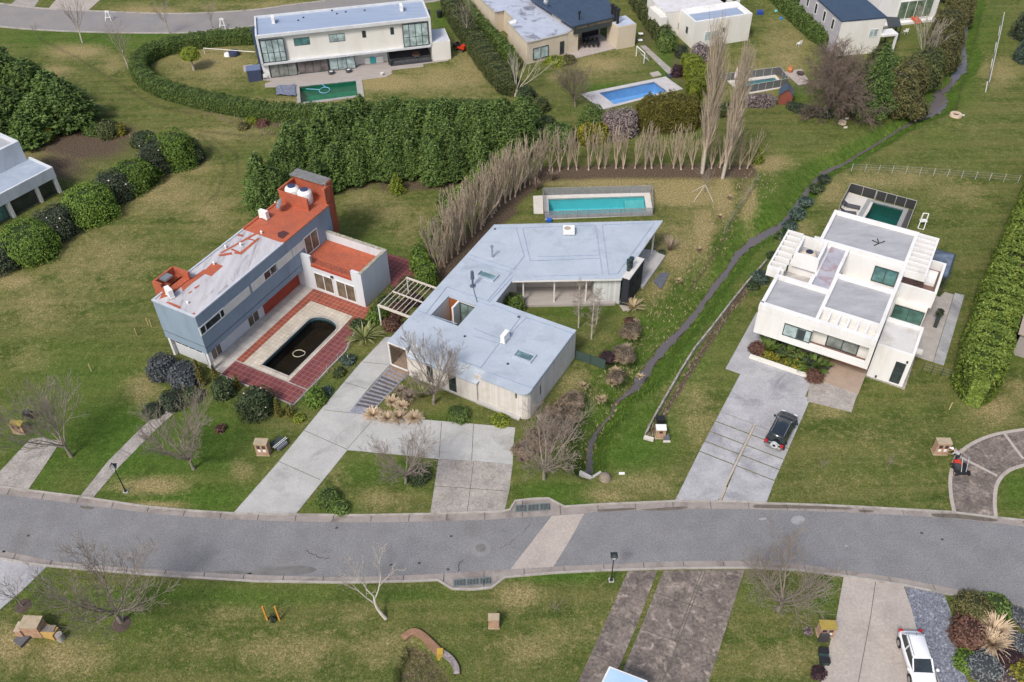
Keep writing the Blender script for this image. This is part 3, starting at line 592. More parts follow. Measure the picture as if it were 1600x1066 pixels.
def boards(name, c1, c2, dx, ang, wd=.16, rough=.85):
 "board-marked concrete or boarding: stripes along z on walls facing any way"
 m, n, b = _nodes(name); b.inputs['Roughness'].default_value = rough; b.inputs['Specular IOR Level'].default_value = .2
 tc = n.nodes.new('ShaderNodeTexCoord'); mp = n.nodes.new('ShaderNodeMapping'); mp.inputs['Rotation'].default_value = (0, 0, ang); n.links.new(tc.outputs['Object'], mp.inputs[0])
 w = n.nodes.new('ShaderNodeTexWhiteNoise'); sx = n.nodes.new('ShaderNodeSeparateXYZ'); n.links.new(mp.outputs[0], sx.inputs[0])
 s = maths(n, 'ADD', maths(n, 'FLOOR', maths(n, 'DIVIDE', sx.outputs[0], wd)), maths(n, 'MULTIPLY', maths(n, 'FLOOR', maths(n, 'DIVIDE', sx.outputs[1], wd)), 7.3))
 cv = n.nodes.new('ShaderNodeCombineXYZ'); n.links.new(s, cv.inputs[0]); n.links.new(cv.outputs[0], w.inputs['Vector'])
 c = mixc(n, w.outputs['Value'], c1, c2); g = noise(n, tc.outputs['Object'], .7, 7, .7); c = mixc(n, maprange(n, g, .5, .72, 0, .6), c, dx)
 n.links.new(c, b.inputs['Base Color']); return m
M_BOARDC = boards('board_marked_concrete', (0.63, 0.60, 0.56), (0.54, 0.51, 0.475), (0.42, 0.375, 0.32), R_(-30))
def tiles(name, c1, c2, joint, size, ang, jw=.03, off=(0, 0)):
 m, n, b = _nodes(name); b.inputs['Roughness'].default_value = .75
 tc = n.nodes.new('ShaderNodeTexCoord'); mp = n.nodes.new('ShaderNodeMapping'); mp.inputs['Rotation'].default_value = (0, 0, -ang); n.links.new(tc.outputs['Object'], mp.inputs[0])
 br = n.nodes.new('ShaderNodeTexBrick'); br.offset = 0; br.inputs['Scale'].default_value = 1; br.inputs['Brick Width'].default_value = size; br.inputs['Row Height'].default_value = size
 br.inputs['Mortar Size'].default_value = jw; br.inputs['Mortar Smooth'].default_value = .2; n.links.new(mp.outputs[0], br.inputs['Vector'])
 br.inputs['Color1'].default_value = (*c1, 1); br.inputs['Color2'].default_value = (*c2, 1); br.inputs['Mortar'].default_value = (*joint, 1)
 g = noise(n, tc.outputs['Object'], .5, 6, .7); h = n.nodes.new('ShaderNodeVectorMath'); h.operation = 'SCALE'; n.links.new(br.outputs[0], h.inputs[0]); n.links.new(maprange(n, g, .3, .7, .78, 1.2), h.inputs[3])
 n.links.new(h.outputs[0], b.inputs['Base Color']); return m
A_B = R_(61.36)
M_BRICKTILE = tiles('red_paving', (.27, .062, .036), (.215, .05, .03), (.34, .17, .12), .5, A_B)
M_PURPTILE = tiles('plum_paving', (.17, .042, .042), (.135, .036, .037), (.27, .12, .11), .55, A_B)
M_BEIGETILE = tiles('beige_paving', (.52, .47, .39), (.44, .39, .32), (.33, .29, .24), .45, A_B, .02)
M_STONETILE = tiles('pale_stone_paving', (.50, .47, .43), (.42, .39, .355), (.34, .31, .28), .6, A_B, .02)

# ------------------------------------------------------------------ blue two storey house
def aircon(loc, rz, label, horizontal=False):
 t = thing('air_conditioner', label, 'air conditioner', (0, 0, 0), 'air conditioning units on roofs')
 m = MB()
 if horizontal:
  m.box(-.62, .62, -.55, .55, .12, .62); m.build('casing', M_WHITEP, t); g_ = MB(); g_.lathe([(.0, .66), (.3, .655), (.36, .625)], (-.15, -.05, 0), 20); g_.build('fan_grille', mat('fan', (.42, .36, .28), .6), t)
 else:
  m.box(-.5, .5, -.22, .22, .1, .98); m.box(.36, .52, -.26, .26, .05, .12); m.box(-.52, -.36, -.26, .26, .05, .12); m.build('casing', M_WHITEP, t)
  g_ = MB()
  for k in range(20):
   a = k*math.pi/10; b_ = (k+1)*math.pi/10
   g_.add([(-.1, -.235, .55), (-.1+.33*math.cos(a), -.228, .55+.33*math.sin(a)), (-.1+.33*math.cos(b_), -.228, .55+.33*math.sin(b_))], [(0, 1, 2)])
  g_.build('fan_grille', mat('fan_dark', (.1, .11, .12), .6), t)
 f = MB(); f.box(-.4, -.3, -.3, .3, 0, .1); f.box(.3, .4, -.3, .3, 0, .1); f.build('foot', M_GREYMETAL, t)
 return tagpose(t, loc, rz)
H = house(FB, 10, -2.6, 'house', 'long blue grey two storey house with a patched red and white flat roof', 'house')
B_ = MB(); U1 = 20.35
B_.fbox(FB, 0, U1, -5.35, 0, 2.35, 6.95); B_.build('upper_wall', M_BLUE, H)
g_ = MB(); g_.fbox(FB, -.02, .06, -5.37, .02, 3.24, 3.3); g_.fbox(FB, .06, 14.6, -.06, .02, 3.0, 3.06); g_.build('wall_groove', mat('groove', (.07, .1, .13), .9), H)
m = MB(); m.fbox(FB, .45, 14.69, -5.1, -1.0, 0, 2.35); m.fbox(FB, 14.69, U1, -5.3, -.02, 0, 2.35); m.build('ground_wall', M_OLDWHITE, H)
m = MB(); m.fbox(FB, 8.93, 14.66, -1.05, -.93, 0.02, 2.34); m.build('red_wall', M_REDWALL, H)
for v in (-5.2, -.35): MB().fbox(FB, .05, .35, v, v+.3, 0, 2.345).build('corner_column', M_WHITEFRAME, H)
# coping and roof patches
m = MB(); m.fbox(FB, -.04, U1+.02, -.22, .04, 6.955, 7.1); m.fbox(FB, -.04, .2, -5.39, -.22, 6.955, 7.1); m.fbox(FB, .2, U1+.02, -5.39, -5.2, 6.955, 7.1); m.build('roof_coping', mat('coping', (.50, .53, .58), .8), H)
m = MB(); m.fbox(FB, .2, 12.8, -5.2, -.22, 6.96, 7.0); m.build('roof', M_WHITEROOF, H)
m = MB(); m.fbox(FB, 12.8, U1, -5.2, -.22, 6.96, 7.004); m.fbox(FB, 12.8, U1+.03, -5.42, -5.19, 7.0, 7.12); m.fbox(FB, 12.8, U1+.03, -.23, .05, 7.0, 7.115); m.build('roof', M_RED, H, label='red painted roof end')
px_ = lambda p: FB.uv(220+p[0]/3.807, 260+p[1]/3.807, 7.0)
PN = [0]
def patch(pts, z=7.006):
 PN[0] += 1; z += PN[0]*.002
 q = [FB.w(*px_(p))[:2] for p in pts]; m.prism(q, 6.99, z)
m = MB()
for q in ([(430, 570), (490, 593), (420, 655), (365, 633)], [(378, 612), (400, 628), (300, 700), (250, 745), (240, 716), (292, 672)], [(260, 645), (296, 660), (230, 728), (170, 770), (110, 790), (125, 760)], [(470, 515), (480, 520), (700, 400), (690, 392)], [(555, 520), (600, 525), (710, 430), (698, 424), (590, 512), (560, 508)], [(620, 432), (682, 446), (686, 440), (628, 424)], [(580, 403), (612, 408), (604, 420), (576, 414)], [(535, 497), (600, 524), (604, 515), (543, 490)], [(150, 810), (165, 806), (240, 835), (232, 850)], [(460, 527), (540, 512), (545, 525), (470, 537)], [(318, 722), (350, 705), (345, 716), (322, 732)], [(285, 752), (305, 742), (302, 750), (288, 758)], [(296, 878), (318, 872), (326, 880), (312, 888)]): m = MB(); patch(q); m.build('roof_patch', M_RED, H, label='red repair patch on white roof')
m = MB()
m.prism([FB.w(*px_(p))[:2] for p in [(815, 395), (850, 383), (885, 398), (845, 432), (815, 420)]], 6.99, 7.02); m.build('roof_patch', mat('burnt', (.09, .03, .03), .8), H, label='dark burnt patch on red roof')
# windows of the front
window(H, FB, 'v', 0, -.02, 3.35, 4.68, 5.7, fm=M_WHITEFRAME, w=.12, mull=[.72, 2.75])
for a, b_ in ((3.4, 6.98), (7.3, 9.15), (11.2, 13.6), (13.7, 15.55)):
 m = MB(); m.fbox(FB, a, b_, -.02, .03, 4.68, 5.66); m.build('shutter', mat('shutter', (.72, .71, .66), .7, (.62, .61, .56), 1), H)
window(H, FB, 'v', 0, 9.15, 11.1, 4.72, 5.7, fm=M_WHITEFRAME, gm=M_GLASS, w=.06)
window(H, FB, 'v', 0, 15.6, 17.85, 3.5, 5.76, fm=M_WHITEFRAME, gm=M_TAN, w=.08)
window(H, FB, 'v', -1.0, 6.5, 8.15, .1, 1.9, fm=M_WHITEFRAME, gm=M_TAN, nx=2)
window(H, FB, 'v', -1.0, 1.1, 2.5, .1, 1.9, fm=M_WHITEFRAME, gm=M_TAN, nx=2)
window(H, FB, 'v', -1.0, 2.8, 6.3, 1.55, 2.3, fm=M_WHITEFRAME, gm=M_GLASS, nx=4)
window(H, FB, 'u', .45, -4.8, -1.2, 1.5, 2.34, fm=M_WHITEFRAME, gm=M_GLASS, nx=4, sg=-1)
# annex with terrace
m = MB(); m.fbox(FB, 14.7, 19.4, .0, 7.7, 0, 3.3); m.fbox(FB, 14.7, 19.4, 7.42, 7.7, 3.3, 4.42); m.fbox(FB, 19.1, 19.4, 0, 7.42, 3.3, 4.42); m.fbox(FB, 14.7, 15.0, 0, 1.2, 3.3, 4.42); m.fbox(FB, 14.7, 15.0, 6.4, 7.42, 3.3, 4.42)
m.fbox(FB, 14.7, 15.0, -1.2, 0, 0, 2.345)
m.build('annex_wall', M_OLDWHITE, H)
m = MB(); m.fbox(FB, 15.0, 19.1, 0.03, 7.42, 3.305, 3.36); m.fbox(FB, 14.72, 15.0, 1.2, 6.4, 3.305, 3.5); m.build('terrace_floor', M_RED, H)
m = MB(); m.fbox(FB, 14.66, 14.78, 1.2, 6.4, 3.16, 3.4); m.build('terrace_edge', M_REDWALL, H)
m = MB()
m.fbox(FB, 19.06, 19.44, -.0, 7.74, 4.425, 4.46); m.fbox(FB, 14.66, 19.06, 7.38, 7.74, 4.425, 4.46); m.build('coping', mat('mossy_coping', (.24, .22, .14), .95, (.4, .38, .33), 2, fine=.3, fine_scale=6), H)
m = MB()
for k in range(5):
 v = 1.25+k*1.28; m.tube(FB.w(14.85, v, 3.4), FB.w(14.85, v, 4.25), .025, n=6)
for z in (3.7, 3.98, 4.24): m.tube(FB.w(14.85, 1.2, z), FB.w(14.85, 6.4, z), .02, n=6)
m.build('railing', mat('rail_red', (.16, .05, .04), .6), H)
window(H, FB, 'u', 14.7, 1.35, 3.85, .35, 2.55, fm=M_WHITEFRAME, gm=M_TAN, nx=2, sg=-1, w=.1); window(H, FB, 'u', 14.7, 4.2, 6.65, .25, 2.5, fm=M_WHITEFRAME, gm=M_TAN, nx=2, sg=-1, w=.1)
m = MB(); m.fbox(FB, 14.55, 14.69, 3.7, 4.0, 2.65, 2.85); m.build('wall_lamp', M_BLACKP, H)
# water tank housing at the far end
m = MB(); m.fbox(FB, 18.5, 18.7, -5.0, -1.2, 7.0, 8.5); m.fbox(FB, 21.3, 22.2, -5.2, -.7, 2.4, 9.0); m.fbox(FB, 18.7, 21.3, -5.2, -5.0, 7.0, 8.55); m.fbox(FB, 20.4, 21.3, -.7, -.3, 2.4, 8.9)
m.fbox(FB, 18.7, 21.3, -5.0, -.3, 6.9, 7.05); m.build('tank_housing', M_RED, H)
m = MB(); m.fbox(FB, 20.9, 22.3, -5.3, -.8, 9.0, 9.08); m.build('housing_cap', mat('mossy_cap', (.2, .2, .2), .95, (.13, .13, .13), 2, stain=(.3, .3, .3), fine=.3), H)
m = MB(); m.tube(FB.w(20.9, -.5, 7.0), FB.w(20.9, -.5, 9.2), .09, n=10); m.lathe([(.13, 0), (.13, .12), (0, .16)], FB.w(20.9, -.5, 9.2), 10); m.build('flue_pipe', M_STEEL, H)
for (u, v, wd) in ((19.7, -4.15, 'beside the dish, left one of the two'), (19.75, -2.5, 'right one of the two, nearer the flue pipe')):
 t = thing('water_tank', 'round white tank with a navy lid, '+wd, 'water tank', FB.w(u, v, 7.05), 'water tanks on the red roof')
 p0 = FB.w(u, v, 7.05); m = MB(); m.lathe([(.72, 0), (.78, .1), (.78, 1.25), (.7, 1.42), (.42, 1.58), (.4, 1.6)], p0, 24); m.build('tank_body', M_WHITEP, t, smooth=True)
 m = MB(); m.lathe([(.42, 1.58), (.42, 1.66), (.33, 1.70), (0, 1.71)], p0, 20); m.build('tank_lid', mat('lid_blue', (.04, .05, .12), .5), t)
def dish(p, az, label, r=.5):
 t = thing('satellite_dish', label, 'satellite dish', p, 'satellite dishes'); d = Vector((math.cos(az)*.8, math.sin(az)*.8, .6)).normalized(); a = d.orthogonal().normalized(); b_ = d.cross(a)
 c_ = Vector(p)+Vector((0, 0, .95)); vs = [tuple(c_-d*.12)]; n_ = 20
 for rr, dd in ((.5, -.08), (1, 0.05)):
  for k in range(n_): th = 2*math.pi*k/n_; vs.append(tuple(c_+d*dd+(a*math.cos(th)+b_*math.sin(th))*r*rr*1.0))
 fs = [(0, 1+k, 1+(k+1) % n_) for k in range(n_)]+[(1+k, 1+n_+k, 1+n_+(k+1) % n_, 1+(k+1) % n_) for k in range(n_)]
 m = MB(); m.add(vs, fs); o = m.build('reflector', M_GREYMETAL, t); m = MB(); m.tube(p, c_-d*.1, .03, n=6); m.tube(Vector(p)+Vector((.3, .2, 0)), c_-d*.1, .02, n=6); m.tube(c_-b_*.4*r, c_+d*.5, .015, n=5); m.build('mount', M_STEEL, t)
 m = MB(); e = c_+d*.5; m.box(e.x-.06, e.x+.06, e.y-.06, e.y+.06, e.z-.05, e.z+.05); m.build('receiver', M_WHITEP, t); return t
dish(FB.w(17.2, -3.9, 7.01), R_(200), 'grey dish standing on the red roof by the water tanks', .62)
aircon(FB.w(15.4, -4.6, 7.01), R_(61.4+180-90), 'white air conditioner on the red roof left of the grey dish')
aircon(FB.w(1.25, -4.2, 7.01), R_(61.4+70), 'white air conditioner on the near end of the patched red and white roof')
m = MB()
for (a, b_, z_) in ((6.9, -3.9, .3), (10.5, -3.6, .35), (9.5, -4.7, .35), (13.1, -3.1, .3), (1.2, -2.0, .25)):
 MB().lathe([(.1, 0), (.12, z_), (.0, z_+.1)], FB.w(a, b_, 7.0), 10).build('vent_pipe', M_WHITEP, H)
# chimney box with grill hood at the left end
m = MB(); m.fbox(FB, 1.3, 1.55, -6.3, -5.2, 6.2, 8.0); m.fbox(FB, 3.9, 4.15, -6.3, -4.3, 6.2, 7.9); m.fbox(FB, 1.55, 3.9, -6.3, -6.1, 6.2, 8.0); m.fbox(FB, 1.55, 3.9, -6.1, -4.4, 6.9, 7.1); m.fbox(FB, 1.3, 1.55, -5.2, -4.4, 6.96, 7.6); m.fbox(FB, 1.3, 4.15, -6.3, -5.4, 0, 6.2); m.build('chimney', M_RED, H)
m = MB(); m.fbox(FB, 2.0, 3.0, -6.1, -5.3, 7.75, 7.95); m.build('chimney_cap', M_GREYMETAL, H)
# pool terrace of the blue house
dz = lambda u0, u1, v0, v1, m_, z, nm='patio': MB().prism([FB.w(u0, v0)[:2], FB.w(u1, v0)[:2], FB.w(u1, v1)[:2], FB.w(u0, v1)[:2]], -.15, z).build(nm, m_, kind='structure')
dz(.2, 14.7, -1.0, .9, M_STONETILE, .05)
dz(2.25, 14.7, .9, 1.8, M_BRICKTILE, .045); dz(12.9, 14.7, 1.8, 7.4, M_BRICKTILE, .045)
MB().prism([FB.w(12.9, 7.4)[:2], FB.w(15.0, 7.4)[:2], FB.w(15.0, 8.6)[:2], FB.w(12.3, 8.6)[:2], FB.w(10.5, 7.4)[:2]], -.15, .04).build('patio', M_BRICKTILE, kind='structure')
dz(0.1, 2.18, .9, 9.7, M_PURPTILE, .045); dz(2.18, 8.3, 7.4, 9.65, M_PURPTILE, .045)
MB().prism([FB.w(8.3, 7.4)[:2], FB.w(12.2, 7.4)[:2], FB.w(12.2, 8.1)[:2], FB.w(11.2, 8.7)[:2], FB.w(8.3, 9.65)[:2]], -.15, .042).build('patio', M_PURPTILE, kind='structure')
dz(2.14, 2.28, .9, 9.7, M_KERB, .055, 'patio_edge')
MB().prism(P2([(603, 396), (636, 405), (650, 432), (640, 445), (612, 450)]), -.1, .04).build('patio', M_PURPTILE, kind='structure')
ribbon([FB.w(0.0, .9)[:2], FB.w(0.0, 9.75)[:2], FB.w(8.3, 9.75)[:2], FB.w(11.3, 8.8)[:2]], .16, -.1, .09).build('patio_edge', M_KERB, kind='structure')

# ------------------------------------------------------------------ pools
def ringmesh(inner, outer, z0, z1):
 n_ = len(inner); m = MB(); vs = [(*p[:2], z1) for p in inner]+[(*p[:2], z1) for p in outer]+[(*p[:2], z0) for p in inner]+[(*p[:2], z0) for p in outer]; fs = []
 for i in range(n_):
  j_ = (i+1) % n_; fs += [(i, j_, n_+j_, n_+i), (2*n_+i, i, j_, 2*n_+j_)[::-1], (n_+i, n_+j_, 3*n_+j_, 3*n_+i)]
 m.add(vs, fs); return m
def pool(key, label, tint, basin, coping_m, outer, depth=1.5, zw=-.1, zc=.08, liner=None):
 q = POOLS[key]; a = sum(q[i-1][0]*q[i][1]-q[i][0]*q[i-1][1] for i in range(len(q)))
 c_ = np.mean(q, axis=0); t = thing('swimming_pool', label, 'swimming pool', (c_[0], c_[1], 0))
 m = MB(); n_ = len(q); m.add([(*p, -depth) for p in q]+[(*p, zc-.01) for p in q], [tuple(range(n_))]+[(i, (i+1) % n_, (i+1) % n_+n_, i+n_) for i in range(n_)]); m.build('basin', basin, t)
 MB().sheet(q, zw).build('water', tint, t)
 if liner is not None: ringmesh(q, [tuple(np.array(p)+(np.array(p)-c_)*.012) for p in q], -.5, zc+.004).build('liner_edge', liner, t)
 ringmesh(q, outer, -.2, zc).build('coping', coping_m, t)
 return t
M_TURQ = mat('pale_basin', (.35, .62, .64), .6, (.32, .58, .60), 1); M_GREENB = mat('green_basin', (.06, .20, .17), .7); M_TEALB = mat('teal_basin', (.07, .20, .19), .7); M_MURK = mat('murky_basin', (.055, .05, .035), .9, (.08, .06, .04), .8, stain=(.11, .08, .04), stain_scale=.8, stain_amt=.8); M_BLUEB = mat('blue_basin', (.36, .52, .74), .6, (.26, .42, .66), .6)
qb = POOLS['blue']; cb = np.mean(qb, axis=0)
ob = []
for p in qb:
 u = (np.array(p)-FB.o)@FB.u; v = (np.array(p)-FB.o)@FB.v
 if u < 3.2: o_ = (2.28, 1.8 if v < 5 else 7.4)
 elif u < 10.35: o_ = (10.6, 1.8 if v < 5 else 7.4)
 else: o_ = (12.9, 1.8+(7.4-1.8)*(v-3.6)/3.36)
 ob.append(FB.w(*o_)[:2])
pool('blue', 'long dark murky pool with one rounded end before the blue house', watermat('murky_water', (.45, .42, .34)), M_MURK, M_BEIGETILE, ob, zw=-.32, zc=.055, liner=mat('blue_liner', (.07, .38, .55), .5))
ringmesh(qb, [tuple(np.array(p)+(np.array(p)-cb)/np.hypot(*(np.array(p)-cb))*.28) for p in qb], 0.03, .075).build('pool_lip', M_KERB, kind='structure')
t = thing('pool_hose', 'pale loop of hose floating on the dark murky water', 'hose', FB.w(6.1, 5.5, -.3)); m = MB(); c0 = FB.w(6.1, 5.5, -.3)
ring = [Vector(c0)+Vector((.55*math.cos(k*.2618)*(1.2 if k < 3 or k > 21 else 1), .5*math.sin(k*.2618), 0)) for k in range(25)]
for a, b_ in zip(ring[:-1], ring[1:]): m.tube(a, b_, .045, n=6)
m.build('hose_tube', mat('hose', (.45, .42, .3), .6), t)
t['label'] = 'pale loop of hose floating on the dark murky water of the blue house pool'

M_COPEW = mat('white_coping', (.60, .575, .53), .8, (.53, .50, .46), 1, fine=.08)
t = pool('main', 'turquoise rectangular pool with a white surround behind the middle house', watermat('turquoise_water', (.45, .86, .90)), M_TURQ, M_COPEW, around(POOLS['main'], [.75, .75, .75, .55]))
q = P2([(976, 308.5), (1006, 307.5), (1009.5, 331), (979, 332.5)]); MB().prism(q, -1.4, -.45).build('bench', mat('pool_bench', (.55, .66, .62), .7), t)
q = P2([(833, 307), (848, 306.5), (849, 334.5), (834, 334.5)]); MB().prism(q, -.1, .09).build('pool_deck', M_COPEW, kind='structure')
pool('white', 'small dark green pool behind the white cubic house', watermat('green_water', (.35, .66, .60)), M_TEALB, mat('pool_rim', (.30, .31, .31), .8), around(POOLS['white'], [.5, .5, .5, .5, .5]))
tp = pool('top', 'deep green pool with a blue hose below the long top house', watermat('deep_green_water', (.25, .75, .62)), mat('emerald_basin', (.07, .30, .23), .7), mat('stone_rim', (.36, .35, .33), .9, (.28, .27, .26), 1), around(POOLS['top'], [.5, .9, .6, .5]))
pool('mid', 'blue pool in a pale stone deck behind the beige house, partly hidden by hedges', watermat('blue_water', (.68, .86, .96)), M_BLUEB, mat('pale_deck', (.50, .48, .48), .85, (.42, .40, .41), .8), around(POOLS['mid'], [.8, 2.4, .5, 2.4]))
pool('right', 'light teal pool inside a grey fence near the tall bare poplars', watermat('teal_water', (.62, .85, .88)), mat('grey_teal', (.30, .48, .50), .7), M_COPEW, around(POOLS['right'], [.9, .5, .9, .9]))
# ------------------------------------------------------------------ flat roofed middle house
ZR = 3.6
H = house(FM, 9, 6, 'house', 'single storey pale house under a large angular light blue flat roof', 'house')
ea = lambda x, y: (740+x/5.328, 460+y/5.328); eb = lambda x, y: (640+x/5.923, 340+y/5.923); ec = lambda x, y: (840+x/5.923, 330+y/5.923); ed = lambda x, y: (590+x/6.66, 480+y/6.66)
M_SEAM = mat('roof_seam', (.29, .36, .48), .8)
m_ = lambda px, z=ZR: FM.uv(px[0], px[1], z)
inn2 = m_((773.8, 472.5)); inn = m_((800, 439)); rr = m_((1035.6, 344.5)); fr_ = m_((971, 436)); rl = m_((772, 351)); cR = m_((900.8, 516))
vr = cR[1]; u_in = cR[0]
# roof: strips round the courtyard opening, butted end to end; the rounded corner by points
cy = [m_(eb(190, 885)), m_(eb(345, 690)), m_(eb(605, 790)), m_(eb(435, 980))]
cu0, cu1, cv0, cv1 = 5.05, 8.45, 1.5, 4.7
def arc(cx, cy_, r, a0, a1, n=8): return [(cx+r*math.cos(R_(a0+(a1-a0)*i/n)), cy_+r*math.sin(R_(a0+(a1-a0)*i/n))) for i in range(n+1)]
v_mid = 10.2
corner = [(.7-.7*math.sin(R_(k*11.25)), vr-.7+.7*math.cos(R_(k*11.25))) for k in range(9)]      # from (0.7,vr) to (0,vr-.7)
roofparts = [
  [(0, -.05), (0, 2.1), (.95, 2.1), (.95, v_mid), (0, v_mid)]+[(a, b) for a, b in corner[::-1]]+[(u_in, vr), (u_in, cv1), (cu0, cv1), (cu0, -.2)],
  [(cu0, -.2), (cu0, cv0), (cu1, cv0), (cu1, -.3)],
  [(cu1, -.3), (cu1, cv1), (u_in, cv1), (u_in, inn2[1]), (inn[0], inn[1]), fr_, rr, rl],
]
def P(fr, L): return [fr.w(a, b)[:2] for a, b in L]
m = MB()
for q in roofparts: m.prism(P(FM, q), ZR-.18, ZR)
a = [FM.w(.95, 2.1, ZR), FM.w(.95, v_mid, ZR), FM.w(0, v_mid-.5, ZR-1.0), FM.w(0, 2.1, ZR-1.0)]; b_ = [(x, y, z-.15) for x, y, z in a]
m.hexa(b_[::-1]+a[::-1]); m.build('roof', M_BLUEROOF, H)
# raised seams of the membrane
m = MB()
def seam(pts, w=.05, h=.05, z=ZR):
 pts = [FM.w(*FM.uv(*p, ZR), z) for p in pts]
 for a_, c_ in zip(pts[:-1], pts[1:]): m.bar((a_[0], a_[1], z+.0), (c_[0], c_[1], z+.0), w, 2*h)
seam([ec(0, 460), ec(570, 440)]); seam([ec(535, 130), ec(600, 590)]); seam([ec(597, 130), ec(658, 590)]); seam([ec(0, 425), ec(565, 410)]); seam([ec(660, 588), ec(740, 580), ec(1080, 110), ec(600, 130)]); seam([ec(-200, 160), ec(535, 130)])
seam([eb(985, 100), eb(1060, 360), eb(965, 480), eb(560, 350)]); seam([eb(1045, 100), eb(1115, 400), eb(1303, 400)]); seam([eb(525, 380), eb(940, 515), eb(720, 775), eb(345, 645), eb(150, 890)]); seam([eb(80, 865), eb(440, 985)]); seam([eb(790, 100), eb(985, 100)])
seam([ea(0, 285), ea(250, 385)]); seam([ea(0, 350), ea(212, 410), ea(60, 612), ea(-90, 560)]); seam([ea(150, 85), ea(395, 185)]); seam([ea(440, 195), ea(830, 330), ea(490, 785), ea(120, 650)]); seam([ea(440, 195), ea(230, 400)]); seam([ea(40, 60), ea(155, 100)]); seam([ea(395, 185), ea(250, 380)])
seam([ec(-40, 605), ec(560, 590)]); seam([eb(955, 550), eb(730, 790)])
m.build('roof_seam', M_SEAM, H)
m = MB()
for q in roofparts[:1]+roofparts[2:]: pass
# fascia strip along the front eaves
def fas(pts, z0, z1, w=.05, nm='fascia', mt=None):
 k = MB()
 for a_, c_ in zip(pts[:-1], pts[1:]): k.bar((*a_, (z0+z1)/2), (*c_, (z0+z1)/2), w, z1-z0)
 return k.build(nm, mt or M_CREAM, H)
fas([FM.w(*inn)[:2], FM.w(*fr_)[:2], FM.w(*rr)[:2]], ZR-.2, ZR-.03); fas([FM.w(0, -.05)[:2], FM.w(0, 2.1)[:2]], ZR-.2, ZR-.03)
# walls
m = MB(); e_ = .03
W3 = ZR-.18
m.fbox(FM, .06, .26, 2.0, v_mid-.55, 0, ZR-1.16); m.fbox(FM, .26, .95, v_mid-.85, v_mid-.6, 0, ZR-.3); m.fbox(FM, .3, .5, v_mid-.6, vr-.6, 0, W3)
m.fbox(FM, 1.1, u_in-.05, vr-.25, vr-.03, 0, W3); m.fbox(FM, u_in-.27, u_in-.05, 5.0, vr-.25, 0, W3); m.fbox(FM, .26, 4.9, 1.8, 2.0, 0, ZR-.3)
m.prism(P(FM, [(.32, vr-.7), (.36, vr-.45), (.5, vr-.22), (.75, vr-.07), (1.1, vr-.03), (1.1, vr-.25), (.8, vr-.28), (.62, vr-.42), (.52, vr-.6), (.5, vr-.6), (.3, vr-.6)]), 0, W3)
m.build('wall', M_BOARDC, H)
m = MB(); m.fbox(FM, -.05, .34, v_mid-.6, vr-.8, 0, .22); m.fbox(FM, -.0, .1, 2.0, v_mid-.6, 0, .12); m.build('plinth', M_CONC, H)
m = MB(); m.fbox(FM, .05, 5, -.05, .1, .7, W3); m.fbox(FM, 4.8, 4.95, .1, 1.8, .7, W3); m.build('porch_wall', mat('porch_wood', (.36, .29, .22), .8, (.30, .24, .18), 2), H)
m = MB(); m.fbox(FM, .02, 4.8, -.1, 1.95, 0, .55); m.build('porch_floor', M_SLATB, H)
m = MB(); m.fbox(FM, .02, .14, -.08, .04, .55, W3); m.fbox(FM, .0, .1, .04, 1.95, .5, .62); m.build('post', M_WHITEFRAME, H)
for vv in ((ed(505, 580), ed(585, 790)), (ed(735, 680), ed(825, 885))):
 va, za = FM.onu(*vv[0], .06); vb, zb = FM.onu(*vv[1], .06)
 window(H, FM, 'u', .06, va, vb, max(zb, .1), za-.05, nx=1, rows=(.4,), sg=-1, w=.06)
va, za = FM.onu(*ea(353, 800), .3); MB().fbox(FM, .27, .31, va-.06, va+.07, za-1.0, za).build('slit_window', M_BLACKP, H); m = MB(); ua, za = FM.onv(*ea(555, 760), vr-.03); m.fbox(FM, ua-.07, ua+.07, vr-.05, vr-.01, za-1.05, za); m.build('slit_window', M_BLACKP, H)
# rear wing
A_ = FM.w(*inn); Bq = FM.w(*fr_); G = Frame(0, 0, 0, 0); G.o = np.array(A_[:2]); dd = np.array(Bq[:2])-G.o; LG = float(np.hypot(*dd)); G.u = dd/LG; G.v = np.array([G.u[1], -G.u[0]])
gv = -.5
m = MB(); g1 = G.onv(*ec(520, 700), gv)[0]; m.fbox(G, g1, LG+.05, gv-.2, gv, 0, W3); m.build('board_wall', boards('vertical_boarding', (.66, .66, .64), (.50, .51, .50), (.40, .39, .36), 0, .14), H)
m = MB(); m.fbox(G, 0.0, g1, gv-2.6, gv-2.5, 0, W3); m.fbox(G, g1-.01, g1+.1, gv-2.5, gv-.2, 0, W3); m.build('veranda_wall', mat('veranda_plaster', (.52, .47, .41), .85), H)
m = MB(); m.fbox(G, -2.2, LG-.4, gv-2.6, gv+.45, 0, .28); m.build('veranda_floor', mat('grey_deck', (.42, .38, .35), .85, (.33, .30, .28), 2, stretch=(.3, 6, 1)), H)
m = MB()
for p in (ec(155, 700), ec(450, 700), eb(1052, 700)): x = G.onv(*p, gv)[0]; MB().fbox(G, x-.07, x+.07, gv-.14, gv, .28, W3).build('post', M_WHITEFRAME, H)
q = P2([ec(750, 862), ec(783, 815), ec(740, 800), ec(700, 850)]); MB().prism(q, 0, .06).build('veranda_step', M_CONC, H)
m = MB(); m.fbox(FM, inn2[0]+.1, inn[0]+2, inn[1]-.75, inn[1]-.6, 0, W3); m.build('side_wall', M_BOARDC, H)
m = MB(); m.fbox(FM, 13.0, 20.0, -.1, .1, 0, W3); m.build('rear_wall', M_BOARDC, H)
